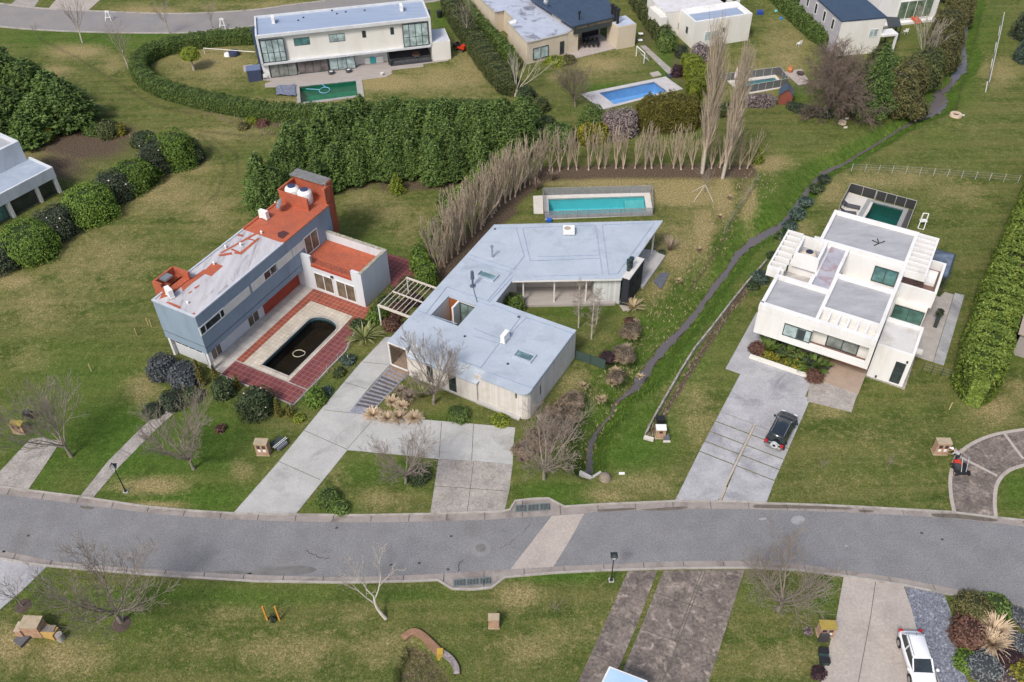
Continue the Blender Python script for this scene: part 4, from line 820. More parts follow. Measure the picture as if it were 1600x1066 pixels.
# far end terrace with post
ue = rr[0]
m = MB(); q = [FM.w(fr_[0]+4.2, 15.6)[:2], FM.w(ue-1.4, 15.5)[:2], FM.w(ue-1.6, 16.7)[:2], FM.w(fr_[0]+3.7, 16.7)[:2]]; m.prism(q, 0, .3); q = [FM.w(fr_[0]+4.3, 13.9)[:2], FM.w(ue-1.9, 13.9)[:2], FM.w(ue-1.4, 15.5)[:2], FM.w(fr_[0]+4.2, 15.6)[:2]]; m.prism(q, 0, .45); m.build('end_terrace', mat('grey_boards', (.46, .44, .42), .85, (.36, .35, .34), 2), H)
m = MB(); m.fbox(FM, ue-2.2, ue-2.05, 15.2, 15.35, .3, W3); m.bar(FM.w(ue-3.1, 14.8, 2.9), FM.w(ue-2.1, 15.3, 2.9), .08, .08); m.build('post', M_WHITEFRAME, H)
window(H, FM, 'v', 14.0, fr_[0]+4.3, ue-3, .45, 3.2, nx=3, w=.08); m = MB(); m.fbox(FM, fr_[0]+.5, ue-2.6, 13.8, 13.95, 0, W3); m.build('end_wall', M_CREAM, H)
# black barbecue block with twin flues
q = [FM.uv(*p, 3.7) for p in (ec(790, 610), ec(850, 630), ec(975, 440), ec(918, 425))]; ua, ub = q[0][0], (q[2][0]+q[3][0])/2; va, vb = q[0][1]-.02, q[1][1]
m = MB(); m.fbox(FM, ua, ub, va, vb, 0, 3.62); m.build('barbecue_block', M_BLACK, H)
m = MB(); m.fbox(FM, ua-.04, ub+.04, va-.04, vb+.04, 3.62, 3.74); m.build('block_cap', mat('pale_cap', (.62, .60, .57), .8), H)
m = MB(); p0 = FM.w(ua+1.2, va+.1, 3.74)
m.lathe([(.2, 0), (.2, .75), (.28, .78), (.28, .95), (.2, 1.0), (.2, 1.15), (.28, 1.2), (.28, 1.35), (0, 1.4)], p0, 14); p0 = FM.w(ua+1.75, va+.15, 3.74); m.lathe([(.17, 0), (.17, 1.1), (.26, 1.12), (.26, 1.3), (0, 1.34)], p0, 14); m.build('flue', mat('green_black', (.03, .05, .05), .4), H)
m = MB()
for du in (1.1, 2.4): m.fbox(FM, ua+du, ua+du+.12, vb, vb+.12, 2.1, 2.4)
m.tube(FM.w(ua+.8, vb+.03, 1.2), FM.w(ua+.8, vb+.03, 3.5), .02); m.build('wall_lamp', M_BLACKP, H)
# roof lights
def rlight(px, label=None):
 q = [np.array(FM.uv(*p, ZR)) for p in px]; c_ = sum(q)/4; du = abs((q[0]+q[1]-q[2]-q[3])/2)[0]/2; dv = abs((q[1]+q[2]-q[0]-q[3])/2)[1]/2
 f = MB(); z0, z1 = ZR, ZR+.22; t_ = .14
 f.fbox(FM, c_[0]-du, c_[0]-du+t_, c_[1]-dv, c_[1]+dv, z0, z1); f.fbox(FM, c_[0]+du-t_, c_[0]+du, c_[1]-dv, c_[1]+dv, z0, z1); f.fbox(FM, c_[0]-du+t_, c_[0]+du-t_, c_[1]-dv, c_[1]-dv+t_, z0, z1); f.fbox(FM, c_[0]-du+t_, c_[0]+du-t_, c_[1]+dv-t_, c_[1]+dv, z0, z1)
 o = f.build('skylight', M_BLUEROOF, H); g_ = MB(); g_.fbox(FM, c_[0]-du+t_, c_[0]+du-t_, c_[1]-dv+t_, c_[1]+dv-t_, ZR+.01, ZR+.06); g_.build('pane', glassmat('roof_glass', (.20, .33, .37), .12), o)
rlight([eb(660, 480), eb(820, 550), eb(770, 610), eb(630, 540)]); rlight([ea(360, 460), ea(520, 510), ea(480, 585), ea(330, 525)])
m = MB(); p0 = FM.w(*FM.uv(*eb(765, 370), ZR), ZR); m.lathe([(.1, 0), (.1, 1.3), (.17, 1.33), (.17, 1.5), (0, 1.55)], p0, 12); m.build('steel_flue', M_STEEL, H)
m = MB(); p0 = FM.w(*FM.uv(*eb(585, 635), ZR), ZR); m.lathe([(.3, 0), (.3, .05), (.1, .1), (.1, .9), (.2, .95), (.16, 1.9), (0, 2.0)], p0, 12); m.build('roof_antenna', mat('dark_vent', (.08, .11, .15), .5), H)
m = MB(); pts = [eb(590, 650), eb(600, 700), eb(615, 745), eb(625, 785)]; pts = [FM.w(*FM.uv(*p, ZR), ZR+.03) for p in pts]
for a_, c_ in zip(pts[:-1], pts[1:]): m.tube(a_, c_, .04, n=6)
m.build('roof_cable', mat('cable', (.1, .12, .16), .6), H)
aircon(FM.w(*FM.uv(*ec(288, 200), ZR), ZR), R_(-2), 'white air conditioner lying flat on the light blue roof near the turquoise pool', horizontal=True)
aircon(FM.w(*FM.uv(*ea(262, 385), ZR), ZR), R_(60+180), 'white air conditioner upright on the light blue roof beside the lower skylight')
m = MB()
for p in (eb(790, 108), ea(375, 190), ed(908, 305), ea(285, 580)): m.lathe([(.13, 0), (.13, .05), (.07, .07), (0, .08)], FM.w(*FM.uv(*p, ZR), ZR), 10)
m.build('roof_drain', mat('drain', (.05, .06, .08), .6), H)
# courtyard
m = MB(); m.fbox(FM, cu0-.05, cu1+.05, cv0-.15, cv0, 0, ZR-.19); m.fbox(FM, cu0-.15, cu0, cv0, cv1, 0, ZR-.19); m.build('courtyard_wall', M_CREAM, H)
m = MB(); m.fbox(FM, cu1, cu1+.12, cv0, cv0+1.05, 0, ZR-.19); m.build('front_door', mat('orange_door', (.34, .11, .035), .5, (.26, .085, .03), 3), H)
m = MB(); m.fbox(FM, cu1-1.2, cu1, cv0+1.05, cv0+1.25, 0, ZR-.19); m.build('partition_wall', M_WHITE, H)
window(H, FM, 'u', cu1, cv0+1.3, cv1-.05, .05, 3.3, nx=2, sg=-1, gm=glassmat('court_glass', (.22, .30, .28), .1), w=.06); m = MB(); m.fbox(FM, cu1+.03, cu1+.2, cv0+1.25, cv1, 0, ZR-.19); m.build('courtyard_wall', M_CREAM, H)
MB().prism(P(FM, [(cu0, cv0), (cu1, cv0), (cu1, cv1), (cu0, cv1)]), -.1, .03).build('courtyard_ground', mat('court_moss', (.10, .09, .045), .95, (.05, .06, .025), 2, fine=.3), kind='structure')
# white steel pergola beside the house
t = thing('pergola', 'white open steel pergola over the plants beside the light blue roof', 'pergola', FM.w(7, -3, 0))
M_PERG = mat('cream_pergola', (.60, .55, .47), .7, (.5, .45, .38), 2); za = 2.5; c4 = [FM.uv(580+x/4, 420+y/4, za) for x, y in ((45, 237), (215, 295), (385, 118), (215, 58))]
pu0, pu1 = (c4[0][0]+c4[1][0])/2, (c4[2][0]+c4[3][0])/2; pv0, pv1 = (c4[0][1]+c4[3][1])/2, (c4[1][1]+c4[2][1])/2+.6
m = MB(); m.fbox(FM, pu0-.1, pu0+.1, pv0, pv1, za, za+.2); m.fbox(FM, pu1-.08, pu1+.08, pv0, pv1, za, za+.16); m.fbox(FM, (pu0+pu1)/2-.06, (pu0+pu1)/2+.06, pv0, pv1, za, za+.12); m.build('cross_beam', M_PERG, t)
for k in range(7):
 v = pv0+.05+(pv1-pv0-.8)*k/6; m = MB()
 for a_, c_ in ((pu0+.1, (pu0+pu1)/2-.06), ((pu0+pu1)/2+.06, pu1-.08)): m.fbox(FM, a_, c_, v-.03, v+.03, za+.05, za+.12)
 m.build('rafter', M_PERG, t)
for u in (pu0, pu1): m = MB(); m.fbox(FM, u-.06, u+.06, pv0+.02, pv0+.14, 0, za); m.build('post', M_WHITEFRAME, t)

# ------------------------------------------------------------------ white cubic house
H = house(FW, 6, -7, 'house', 'white cubic two storey house with grey roof terraces and slatted white pergolas', 'house')
T_ = 6.0; FR_ = -1.9
m = MB()
# upper storey masses (solid blocks, flat tops below the parapets)
m.fbox(FW, FR_+1.2, 3.3, -14.2, -9.1, 2.5, 5.55)            # front left block
m.fbox(FW, .3, 6.2, -9.0, -3.5, 2.5, 5.55)                  # centre block
m.fbox(FW, 3.32, 11.1, -11.0, -9.0, 2.6, 5.5)               # spine
m.fbox(FW, 10.8, 16.9, -12.0, -3.4, 0, 5.55)                # rear block
m.fbox(FW, 3.31, 6.4, -14.2, -11.0, 2.6, 4.3)               # low niche
m.fbox(FW, 6.4, 10.8, -13.7, -11.0, 2.6, 5.4)               # tank block
m.build('upper_wall', M_WHITE, H)
m = MB(); m.fbox(FW, .5, 10.8, -13.4, -3.4, 0, 2.49); m.fbox(FW, 0.0, 4.5, -3.3, 0, 0, 3.7); m.build('lower_wall', M_WHITE, H)
# front facade with its loggia opening
z0, z1 = 2.45, 6.0
lv0, lz1 = FW.onu(1100+955/5.612, 480+185/5.612, FR_); lvA = FW.onu(*( (1250+125/5.922, 440+430/5.922)), FR_)[0]; lvB = FW.onu(1250+650/5.922, 440+600/5.922, FR_)[0]; lzT = FW.onu(1250+550/5.922, 440+555/5.922, FR_)[1]; lzB = FW.onu(1250+615/5.922, 440+700/5.922, FR_)[1]
vl, vrr = -14.2, -3.4
wl = FW.onu(1160+605/8.883, 460+340/8.883, FR_); wr = FW.onu(1160+945/8.883, 460+615/8.883, FR_)
m = MB(); th = .35; OPT = 4.95; OPB = 3.1
m.fbox(FW, FR_, FR_+th, vl, lvA, z0, 5.35); m.fbox(FW, FR_, FR_+th, lvA, lvB, z0, OPB); m.fbox(FW, FR_, FR_+th, lvA, lvB, OPT, 5.35); m.fbox(FW, FR_, FR_+th, lvB, vrr, z0, 5.35)
m.fbox(FW, FR_-.05, -1.4, vl-.04, vrr, 5.35, 6.0); m.fbox(FW, FR_+th, .3, vl, vl+.3, z0, 6.0); m.fbox(FW, FR_+th, .3, vrr-.3, vrr, z0, 5.99); m.fbox(FW, FR_+th, .5, vl+.3, vrr-.3, z0, z0+.25)
m.fbox(FW, FR_+th, -.7, lvA-.9, lvA-.7, z0+.25, 5.55); m.build('front_facade', M_WHITE, H)
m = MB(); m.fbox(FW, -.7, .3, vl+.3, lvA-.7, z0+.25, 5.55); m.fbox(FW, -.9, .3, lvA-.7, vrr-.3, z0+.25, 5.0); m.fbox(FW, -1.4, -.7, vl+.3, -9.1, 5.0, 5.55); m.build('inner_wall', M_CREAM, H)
m = MB(); m.fbox(FW, FR_+th, -.9, lvA-.7, vrr-.3, z0+.25, z0+.32); m.build('loggia_floor', M_DECK, H)
window(H, FW, 'u', FR_, wl[0], wr[0], 3.3, 4.75, nx=2, sg=-1, gm=M_CURT, w=.08); m = MB(); m.fbox(FW, FR_-.03, FR_-.028, (wl[0]+wr[0])/2+.05, (wl[0]+wr[0])/2+.75, 3.4, 4.6); m.build('open_sash', M_GLASS, H)
a_ = FW.onu(1250+265/5.922, 440+475/5.922, -.9); c_ = FW.onu(1250+540/5.922, 440+632/5.922, -.9); window(H, FW, 'u', -.9, a_[0], c_[0], 2.8, 4.85, nx=2, sg=-1, gm=glassmat('pale_room_glass', (.30, .33, .30), .12), w=.1)
# slatted front pergola: fins between the front parapet and the centre block
m = MB()
for k in range(1, 6): v = -8.9+k*(5.2/6); m.fbox(FW, -1.4, .3, v-.09, v+.09, 5.55, 5.98)
m.fbox(FW, -1.4, .3, -9.1, -8.78, 5.0, 6.0); m.fbox(FW, -1.4, .3, -3.72, -3.45, 5.0, 5.985); m.build('pergola_fin', M_WHITE, H)
# parapets
m = MB()
parapet(m, FW, .3, 6.25, -9.1, -3.4, 5.55, T_, .35)
m.fbox(FW, 2.95, 3.35, -14.2, -9.1, 5.0, T_-.003); m.fbox(FW, -1.4, 2.95, -14.2, -13.85, 5.0, T_-.003)
m.fbox(FW, 3.35, 4.9, -11.1, -10.75, 4.3, T_-.003); m.fbox(FW, 6.25, 10.85, -9.2, -8.9, 5.5, T_-.003); m.fbox(FW, 3.35, 4.6, -14.3, -14.0, 4.3, T_-.006)
parapet(m, FW, 10.85, 17.0, -12.05, -3.35, 5.5, T_+.003, .35)
m.fbox(FW, 6.25, 10.85, -3.7, -3.35, 0, T_-.003)
m.build('parapet', M_WHITE, H)
m = MB(); m.fbox(FW, -1.38, 2.95, -13.85, -9.1, 5.56, 5.62); m.fbox(FW, .65, 5.9, -8.75, -3.75, 5.56, 5.62); m.fbox(FW, 11.2, 16.65, -11.7, -3.7, 5.56, 5.62); m.build('roof', M_GREYROOF, H)
m = MB(); m.fbox(FW, 3.36, 10.85, -10.75, -9.2, 5.51, 5.57); m.build('roof', M_RUSTROOF, H, label='rusty stained strip of roof')
m = MB(); m.fbox(FW, 3.36, 6.38, -14.0, -11.1, 4.31, 4.36); m.build('roof', mat('streaked_roof', (.5, .48, .45), .9, (.33, .31, .29), 1.2, stain=(.2, .19, .18), stain_scale=.9, stain_amt=.8), H)
# tank enclosure
m = MB(); tz = 7.0; parapet(m, FW, 6.05, 9.4, -13.45, -10.95, 5.4, tz, .25); m.fbox(FW, 6.3, 9.15, -13.2, -11.2, 5.4, 5.75); m.build('tank_enclosure', M_WHITE, H)
m = MB(); m.fbox(FW, 6.31, 9.14, -13.19, -11.21, 5.76, 5.8); m.build('enclosure_floor', M_GREYROOF, H)
t = thing('water_tank', 'beige rounded water tank with a dark lid inside the white roof enclosure', 'water tank', FW.w(7.2, -12.2, 5.8)); p0 = FW.w(7.2, -12.2, 5.8)
m = MB(); m.lathe([(.75, 0), (.85, .3), (.8, .7), (.55, .92), (.36, .98)], p0, 22); m.build('tank_body', mat('beige_plastic', (.60, .53, .44), .5), t, smooth=True); m = MB(); m.lathe([(.36, .97), (.36, 1.03), (.28, 1.08), (0, 1.09)], p0, 18); m.build('tank_lid', mat('navy_lid', (.03, .035, .06), .5), t)
# slatted side pergolas
def slats(u0, u1, v0, v1, n_, z0=5.2, z1=5.95, w=.2):
 m = MB(); m.fbox(FW, u0, u0+w, v0, v1, z0, z1); m.fbox(FW, u1-w, u1, v0, v1, z0, z1); vv = v0 if v0 < -10 else v1-w; m.fbox(FW, u0+w, u1-w, vv, vv+w, z0, z1); m.build('pergola_frame', M_WHITE, H)
 va, vb = (v0+w, v1) if v0 < -10 else (v0, v1-w)
 for k in range(1, n_+1):
  u = u0+(u1-u0)*k/(n_+1); m = MB(); m.fbox(FW, u-.1, u+.1, va, vb, z0+.1, z1-.03); m.build('pergola_slat', M_WHITE, H)
slats(9.9, 16.95, -3.35, -1.35, 7); slats(4.2, 11.15, -15.35, -13.7, 6)
m = MB(); m.fbox(FW, 3.9, 4.2, -15.3, -14.2, 5.0, 5.95); m.build('pergola_frame', M_WHITE, H)
# courtyard recess between centre and rear blocks
m = MB(); m.fbox(FW, 6.25, 10.8, -8.9, -3.7, 2.5, 2.9); m.fbox(FW, 6.26, 10.79, -8.89, -3.71, 2.9, 2.93); m.build('patio_floor', M_CREAM, H)
a_ = FW.onu(1330+230/5.922, 280+780/5.922, 10.8); c_ = FW.onu(1330+435/5.922, 280+960/5.922, 10.8); window(H, FW, 'u', 10.8, a_[0], min(c_[0], -3.8), 3.0, 4.9, nx=2, sg=-1, gm=M_GLASST, w=.09)
# right balcony block with timber floor
bz = 4.3
m = MB(); m.fbox(FW, 9.85, 15.4, -3.34, .1, 2.45, 3.3); m.fbox(FW, 9.85, 10.1, -3.34, .1, 3.3, bz); m.fbox(FW, 15.15, 15.4, -3.34, .1, 3.3, bz); m.fbox(FW, 10.1, 15.15, -.15, .1, 3.3, bz); m.build('balcony_wall', M_WHITE, H)
m = MB(); m.fbox(FW, 10.1, 15.15, -3.33, -.15, 3.31, 3.35); m.build('balcony_floor', M_DECK, H)
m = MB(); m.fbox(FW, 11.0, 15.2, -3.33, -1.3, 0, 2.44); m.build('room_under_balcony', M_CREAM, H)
a_ = FW.onv(1370+240/7.614, 420+375/7.614, -3.3); va_, za_ = FW.onu(1370+245/7.614, 420+375/7.614, 8.2); vb_, zb_ = FW.onu(1370+490/7.614, 420+655/7.614, 8.2)
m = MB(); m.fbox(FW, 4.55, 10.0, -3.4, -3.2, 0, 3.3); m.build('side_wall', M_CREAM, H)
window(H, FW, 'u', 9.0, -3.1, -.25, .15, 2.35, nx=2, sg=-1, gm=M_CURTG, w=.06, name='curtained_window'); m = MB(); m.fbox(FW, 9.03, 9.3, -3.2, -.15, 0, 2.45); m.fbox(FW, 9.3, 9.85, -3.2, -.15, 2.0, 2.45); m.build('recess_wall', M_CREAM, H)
m = MB(); m.fbox(FW, 15.4, 20.1, -1.3, .8, 2.5, 2.62); m.fbox(FW, 15.5, 15.62, .55, .67, 0, 2.5); m.fbox(FW, 19.9, 20.02, .55, .67, 0, 2.5); m.build('canopy_frame', M_DARKFRAME, H); m = MB(); m.fbox(FW, 15.6, 19.9, -1.2, .6, 2.63, 2.66); m.build('canopy_glass', glassmat('canopy_glass', (.16, .20, .26), .1), H)
# front right block: terrace tray
m = MB(); m.fbox(FW, 0, .25, -3.3, 0, 3.7, 4.1); m.fbox(FW, 4.25, 4.5, -3.3, 0, 3.7, 4.1); m.fbox(FW, .25, 4.25, -.25, 0, 3.7, 4.1); m.build('parapet', M_WHITE, H)
m = MB(); m.fbox(FW, .25, 4.25, -3.3, -.25, 3.71, 3.76); m.build('roof', mat('stained_white', (.60, .59, .57), .9, (.52, .51, .50), .6, stain=(.30, .24, .19), stain_scale=.35, stain_amt=.6), H)
m = MB(); m.fbox(FW, -.12, 4.5, -3.35, .28, 0, .12); m.build('plinth', M_CONC_OLD, H)
a_ = FW.onu(1330+535/7.614, 490+575/7.614, 0.0); c_ = FW.onu(1330+565/7.614, 490+830/7.614, 0.0); b2 = FW.onu(1330+660/7.614, 490+605/7.614, 0.0)
window(H, FW, 'u', 0, a_[0], b2[0], .35, 2.9, nx=1, rows=(.5,), sg=-1, w=.06)
m = MB()
for px in ((1330+295/7.614, 490+745/7.614), (1330+668/7.614, 490+578/7.614)): q = FW.onu(*px, 0.0); m.fbox(FW, -.1, -.0, q[0]-.08, q[0]+.08, q[1]-.12, q[1]+.12)
m.build('wall_lamp', M_BLACKP, H)
# entrance: timber canopy floor, steps and slab
MB().prism(P(FW, [(-3.0, -7.5), (-3.0, -3.35), (0.5, -3.35), (0.5, -7.5)]), -.1, .34).build('porch', mat('porch_tile', (.36, .28, .215), .8, (.29, .225, .18), 1, stain=(.2, .15, .12), stain_amt=.5, fine=.1), kind='structure')
MB().prism(P(FW, [(-3.9, -7.55), (-3.9, -3.4), (-3.0, -3.4), (-3.0, -7.55)]), -.1, .22).build('porch', M_CONC_OLD, kind='structure')
MB().prism(P(FW, [(-6.0, -7.3), (-5.4, -3.35), (-3.9, -3.4), (-3.9, -7.65), (-4.0, -7.65)]), -.1, .1).build('porch', M_CONC_OLD, kind='structure')
m = MB(); m.fbox(FW, .42, .5, -7.5, -3.6, .35, 2.44); m.build('entrance_door', mat('orange_door_', (.50, .20, .05), .5, (.40, .15, .04), 2), H)
m = MB(); m.fbox(FW, .38, .5, -13.3, -7.7, .1, 2.44); m.build('garage_front', mat('grey_facing', (.42, .40, .38), .8), H)
# side deck to the right
MB().prism(P(FW, [(5.0, .1), (5.0, 1.9), (16.6, 1.9), (16.6, 1.0), (15.5, .7), (15.5, -1.3), (4.55, -1.3), (4.55, .1)]), -.1, .06).build('side_terrace', mat('worn_screed', (.40, .37, .345), .9, (.32, .295, .275), 1, stain=(.22, .20, .19), stain_amt=.6), kind='structure')
MB().prism(P(FW, [(5.0, 1.95), (5.0, 2.9), (17.0, 2.9), (17.0, 1.95)]), -.1, .04).build('side_terrace', M_CONC_GREY, kind='structure')
# antenna cross and cable on the roofs
m = MB(); c_ = FW.w(13.6, -6.6, 5.66)
for a_ in (.4, 1.5, 2.4, 3.7): m.tube(c_, (c_[0]+.75*math.cos(a_), c_[1]+.75*math.sin(a_), 5.7), .05, n=6)
m.build('antenna_cross', M_BLACKP, H)
m = MB(); m.fbox(FW, 16.0, 16.9, -13.3, -12.1, 0, .0+2.2); m.build('lean_to', M_WHITE, H);
t = thing('tarpaulin_shelter', 'dark teal covered box against the left side wall of the white cubic house', 'covered box', FW.w(13.0, -13.2, 0)); m = MB(); m.fbox(FW, 11.6, 14.3, -13.5, -12.15, 0, 1.3); m.build('cover', mat('teal_cover', (.035, .09, .12), .6, (.03, .07, .1), 2), t); m = MB(); m.fbox(FW, 13.4, 13.7, -13.3, -13.0, 1.3, 1.5); m.build('bag', M_WHITEP, t)
# pool deck and fence behind
MB().prism(P2([(1326, 301), (1366, 313), (1358, 330), (1336, 362), (1300, 352)]), -.1, .06).build('pool_deck', M_COPEW, kind='structure')
MB().prism(P2([(1413, 326), (1428, 330), (1412, 372), (1396, 372)]), -.1, .05).build('pool_deck', mat('dark_deck', (.08, .075, .075), .8, (.06, .055, .055), 2, stretch=(6, .4, 1)), kind='structure')
# ------------------------------------------------------------------ long white house at the top
H = house(FT, 12, -3, 'house', 'long two storey white house with a blue grey sheet roof at the top', 'house')
aa = lambda x, y: (380+x/6.27, y/6.27); ab = lambda x, y: (540+x/7.106, y/7.106)
LU = FT.uv(*ab(935, 185), 6.8)[0]; DV = -(FT.uv(*aa(105, 150), 6.8)[1]+FT.uv(*ab(850, 0), 6.8)[1])/2
m = MB(); m.fbox(FT, 0, LU, -DV, -.45, 2.55, 6.35); m.build('upper_wall', M_CREAM, H)
m = MB(); m.fbox(FT, .25, LU-.25, -DV+.2, -.25, 6.36, 6.5); m.build('roof', M_LOWROOF, H)
m = MB(); t_ = .25
m.fbox(FT, -.03, LU+.03, -.25, 0.1, 6.36, 6.8); m.fbox(FT, -.03, LU+.03, -DV-.05, -DV+.2, 6.36, 6.8); m.fbox(FT, -.03, .22, -DV+.2, -.25, 6.36, 6.79); m.fbox(FT, LU-.22, LU+.03, -DV+.2, -.25, 6.36, 6.79)
m.fbox(FT, -.03, .3, -.45, .1, 2.3, 6.36); m.fbox(FT, LU-.3, LU+.03, -.45, .1, 2.3, 6.36); m.fbox(FT, -.03, LU+.03, -DV, .1, 2.25, 2.54); m.build('white_frame', mat('grey_white', (.62, .64, .66), .7), H)
m = MB(); m.fbox(FT, .02, .62, -.44, -.06, 2.56, 6.34)
def tw(p, q, v): a = FT.onv(*p, v); b_ = FT.onv(*q, v); return min(a[0], b_[0]), max(a[0], b_[0]), min(a[1], b_[1]), max(a[1], b_[1])
x0, x1, z0, z1 = tw(aa(150, 372), aa(425, 555), -.1); window(H, FT, 'v', -.1, x0, x1, 2.6, 6.0, nx=4, rows=(.42,), gm=M_CURT, w=.1)
x0, x1, z0, z1 = tw(ab(620, 245), ab(925, 455), -.1); window(H, FT, 'v', -.1, x0, x1, 2.6, 6.1, nx=4, rows=(.42,), gm=M_CURT, w=.1)
for p, q, gm_ in ((aa(490, 378), aa(658, 435), M_GLASST), (aa(835, 340), aa(1002, 400), M_CURT), (ab(178, 345), ab(230, 415), M_GLASS), (ab(492, 307), ab(540, 382), M_GLASS)):
 x0, x1, z0, z1 = tw(p, q, -.45); window(H, FT, 'v', -.45, x0, x1, z0, z1, nx=2 if x1-x0 > 1.5 else 1, gm=gm_, w=.06, d=.03)
m = MB(); m.fbox(FT, 0.1, 14.0, -DV, -1.2, 0, 2.24); m.fbox(FT, 14.0, 18.6, -DV, -1.6, 0, 2.24); m.fbox(FT, 18.6, LU, -DV, -4.6, 0, 2.24); m.build('ground_wall', M_WHITE, H)
gv = -.4
m = MB(); m.fbox(FT, -.0, .9, -1.2, gv, 0, 2.24); m.build('side_pier', M_WHITE, H)
window(H, FT, 'v', gv, 1.0, 4.95, .05, 2.22, nx=3, gm=glassmat('room_glass', (.25, .26, .24), .1), w=.1); window(H, FT, 'v', gv-.15, 5.0, 9.6, .05, 2.22, nx=4, gm=glassmat('room_glass2', (.17, .15, .15), .1), w=.1); window(H, FT, 'v', gv, 9.7, 13.6, .05, 2.22, nx=3, gm=M_CURT, w=.1)
m = MB(); m.fbox(FT, 1.0, 13.6, -1.2, gv-.35, 2.0, 2.24); m.build('lintel', M_DARKFRAME, H)
window(H, FT, 'v', -1.6, 15.3, 18.3, 1.5, 2.1, nx=3, gm=M_GLASS, w=.06)
m = MB(); m.fbox(FT, 18.55, 18.75, -.35, -.15, 0, 2.25); m.build('post', M_DARKFRAME, H)
m = MB(); m.fbox(FT, 18.8, LU-.2, -4.55, .3, .0, .12); m.build('terrace_floor', mat('dark_terrace', (.12, .12, .135), .8, (.09, .09, .1), 2), H)
m = MB()
for k in range(30): u = 18.8+k*(LU-.4-18.8)/29; m.fbox(FT, u-.03, u+.03, .3, .36, .1, 1.05)
m.fbox(FT, 18.75, LU-.3, .29, .37, 1.05, 1.13); m.fbox(FT, 18.75, LU-.3, .29, .37, .1, .16)
m.fbox(FT, 18.74, 18.8, -.9, .3, .1, 1.13); m.build('railing', M_DARKFRAME, H)
bx0 = FT.onv(*ab(1115, 500), .0)[0]
m = MB(); m.fbox(FT, LU-.1, LU+2.75, -4.6, .1, 0, 2.9); m.build('side_block', M_CREAM, H); m = MB(); m.fbox(FT, LU+.05, LU+2.6, -4.5, 0, 2.91, 2.96); m.build('roof', mat('side_roof', (.56, .58, .62), .8), H)
m = MB(); m.fbox(FT, -.55, -.03, -3.2, -2.6, 0, 6.9); m.build('flue', M_NAVY, H); m = MB(); m.fbox(FT, LU+.05, LU+.35, -2.5, -2.2, 2.3, 7.0); m.build('flue', M_NAVY, H)
aircon(FT.w(*FT.uv(*aa(298, 225), 6.5), 6.5), R_(12.6+90), 'white air conditioner at the left end of the long sheet roof'); aircon(FT.w(*FT.uv(*ab(620, 120), 6.5), 6.5), R_(12.6+90), 'white air conditioner at the right end of the long sheet roof')
m = MB()
for p in (aa(590, 175), aa(540, 203), aa(870, 107), aa(918, 138), aa(1005, 120), ab(212, 118)): m.lathe([(.14, 0), (.14, .1), (.06, .15), (0, .2)], FT.w(*FT.uv(*p, 6.5), 6.5), 10)
m.build('roof_vent', M_BLACKP, H)
MB().prism(P2([(414, 137), (414, 131), (427, 127), (403, 125), (403, 120), (560, 100), (600, 96), (700, 89), (701, 95), (661, 100.5), (662, 104.5), (612, 110), (612, 116), (603, 120.5), (560, 126), (470, 135)]), -.1, .05).build('patio', mat('stone_deck', (.37, .335, .31), .85, (.30, .27, .25), .8, stain=(.25, .22, .2), fine=.12, stretch=(.5, 3, 1)), kind='structure')
MB().prism(P2([(380, 103), (395, 101), (396, 111), (381, 113)]), -.1, .05).build('path', M_CONC_OLD, kind='structure')
t = thing('garden_shed', 'small dark navy metal shed by the left end of the long white house', 'shed', FT.w(-1.3, .3, 0)); m = MB(); m.fbox(FT, -2.3, -.35, -1.6, .1, 0, 1.7); m.build('shed_wall', mat('shed_navy', (.05, .065, .12), .6), t); m = MB(); m.fbox(FT, -2.4, -.3, -1.7, .15, 1.7, 1.78); m.build('shed_roof', mat('shed_roof', (.13, .17, .28), .5), t)
t = thing('pool_cover', 'crumpled blue grey tarpaulin folded at the left end of the deep green pool', 'pool cover', W(449, 146)); m = MB(); rng = np.random.default_rng(3); q = P2([(432, 136), (462, 134), (463, 152), (432, 150)])
gx = 14; gy = 8; vs = [];
for j_ in range(gy+1):
 for i in range(gx+1):
  s, u = i/gx, j_/gy; p = (np.array(q[0])*(1-s)+np.array(q[1])*s)*(1-u)+(np.array(q[3])*(1-s)+np.array(q[2])*s)*u; vs.append((p[0], p[1], .12+.12*abs(math.sin(5*s+3*u))+rng.uniform(0, .12)))
m.add(vs, [(j_*(gx+1)+i, j_*(gx+1)+i+1, (j_+1)*(gx+1)+i+1, (j_+1)*(gx+1)+i) for j_ in range(gy) for i in range(gx)]); m.build('sheet', mat('tarp', (.17, .19, .26), .6), t)

# ------------------------------------------------------------------ beige house with dark roof, top middle
g0 = fr2((824, 66.5), (886, 51), 3.5); H = house(g0, 3, -5, 'house', 'beige house with a stained pale flat roof and a dark navy sheet roof', 'house')
M_BEIGE = mat('beige_render', (.60, .52, .40), .85, (.54, .465, .36), .5, stain=(.42, .35, .26), stain_amt=.4)
M_STAINROOF = mat('stained_pale_roof', (.42, .46, .55), .9, (.36, .39, .47), .6, stain=(.07, .07, .08), stain_scale=.45, stain_amt=.95, fine=.05)
q = [(824, 67), (886, 52), (897, 46), (833, 0), (800, -24), (727, -24), (752, 0), (773, 19), (787, 15.5), (803, 31), (793, 35)]
m = MB(); m.prism(P2(q, 3.4), 0, 3.3); m.build('wall', M_BEIGE, H); m = MB(); m.prism(P2(q, 3.45), 3.3, 3.42); m.build('roof_edge', mat('stone_edge', (.40, .38, .33), .8), H)
c_ = np.mean(P2(q, 3.45), axis=0); qq = [tuple(np.array(p)+(c_-np.array(p))/np.hypot(*(c_-np.array(p)))*.3) for p in P2(q, 3.45)]; m = MB(); m.prism(qq, 3.42, 3.46); m.build('roof', M_STAINROOF, H)
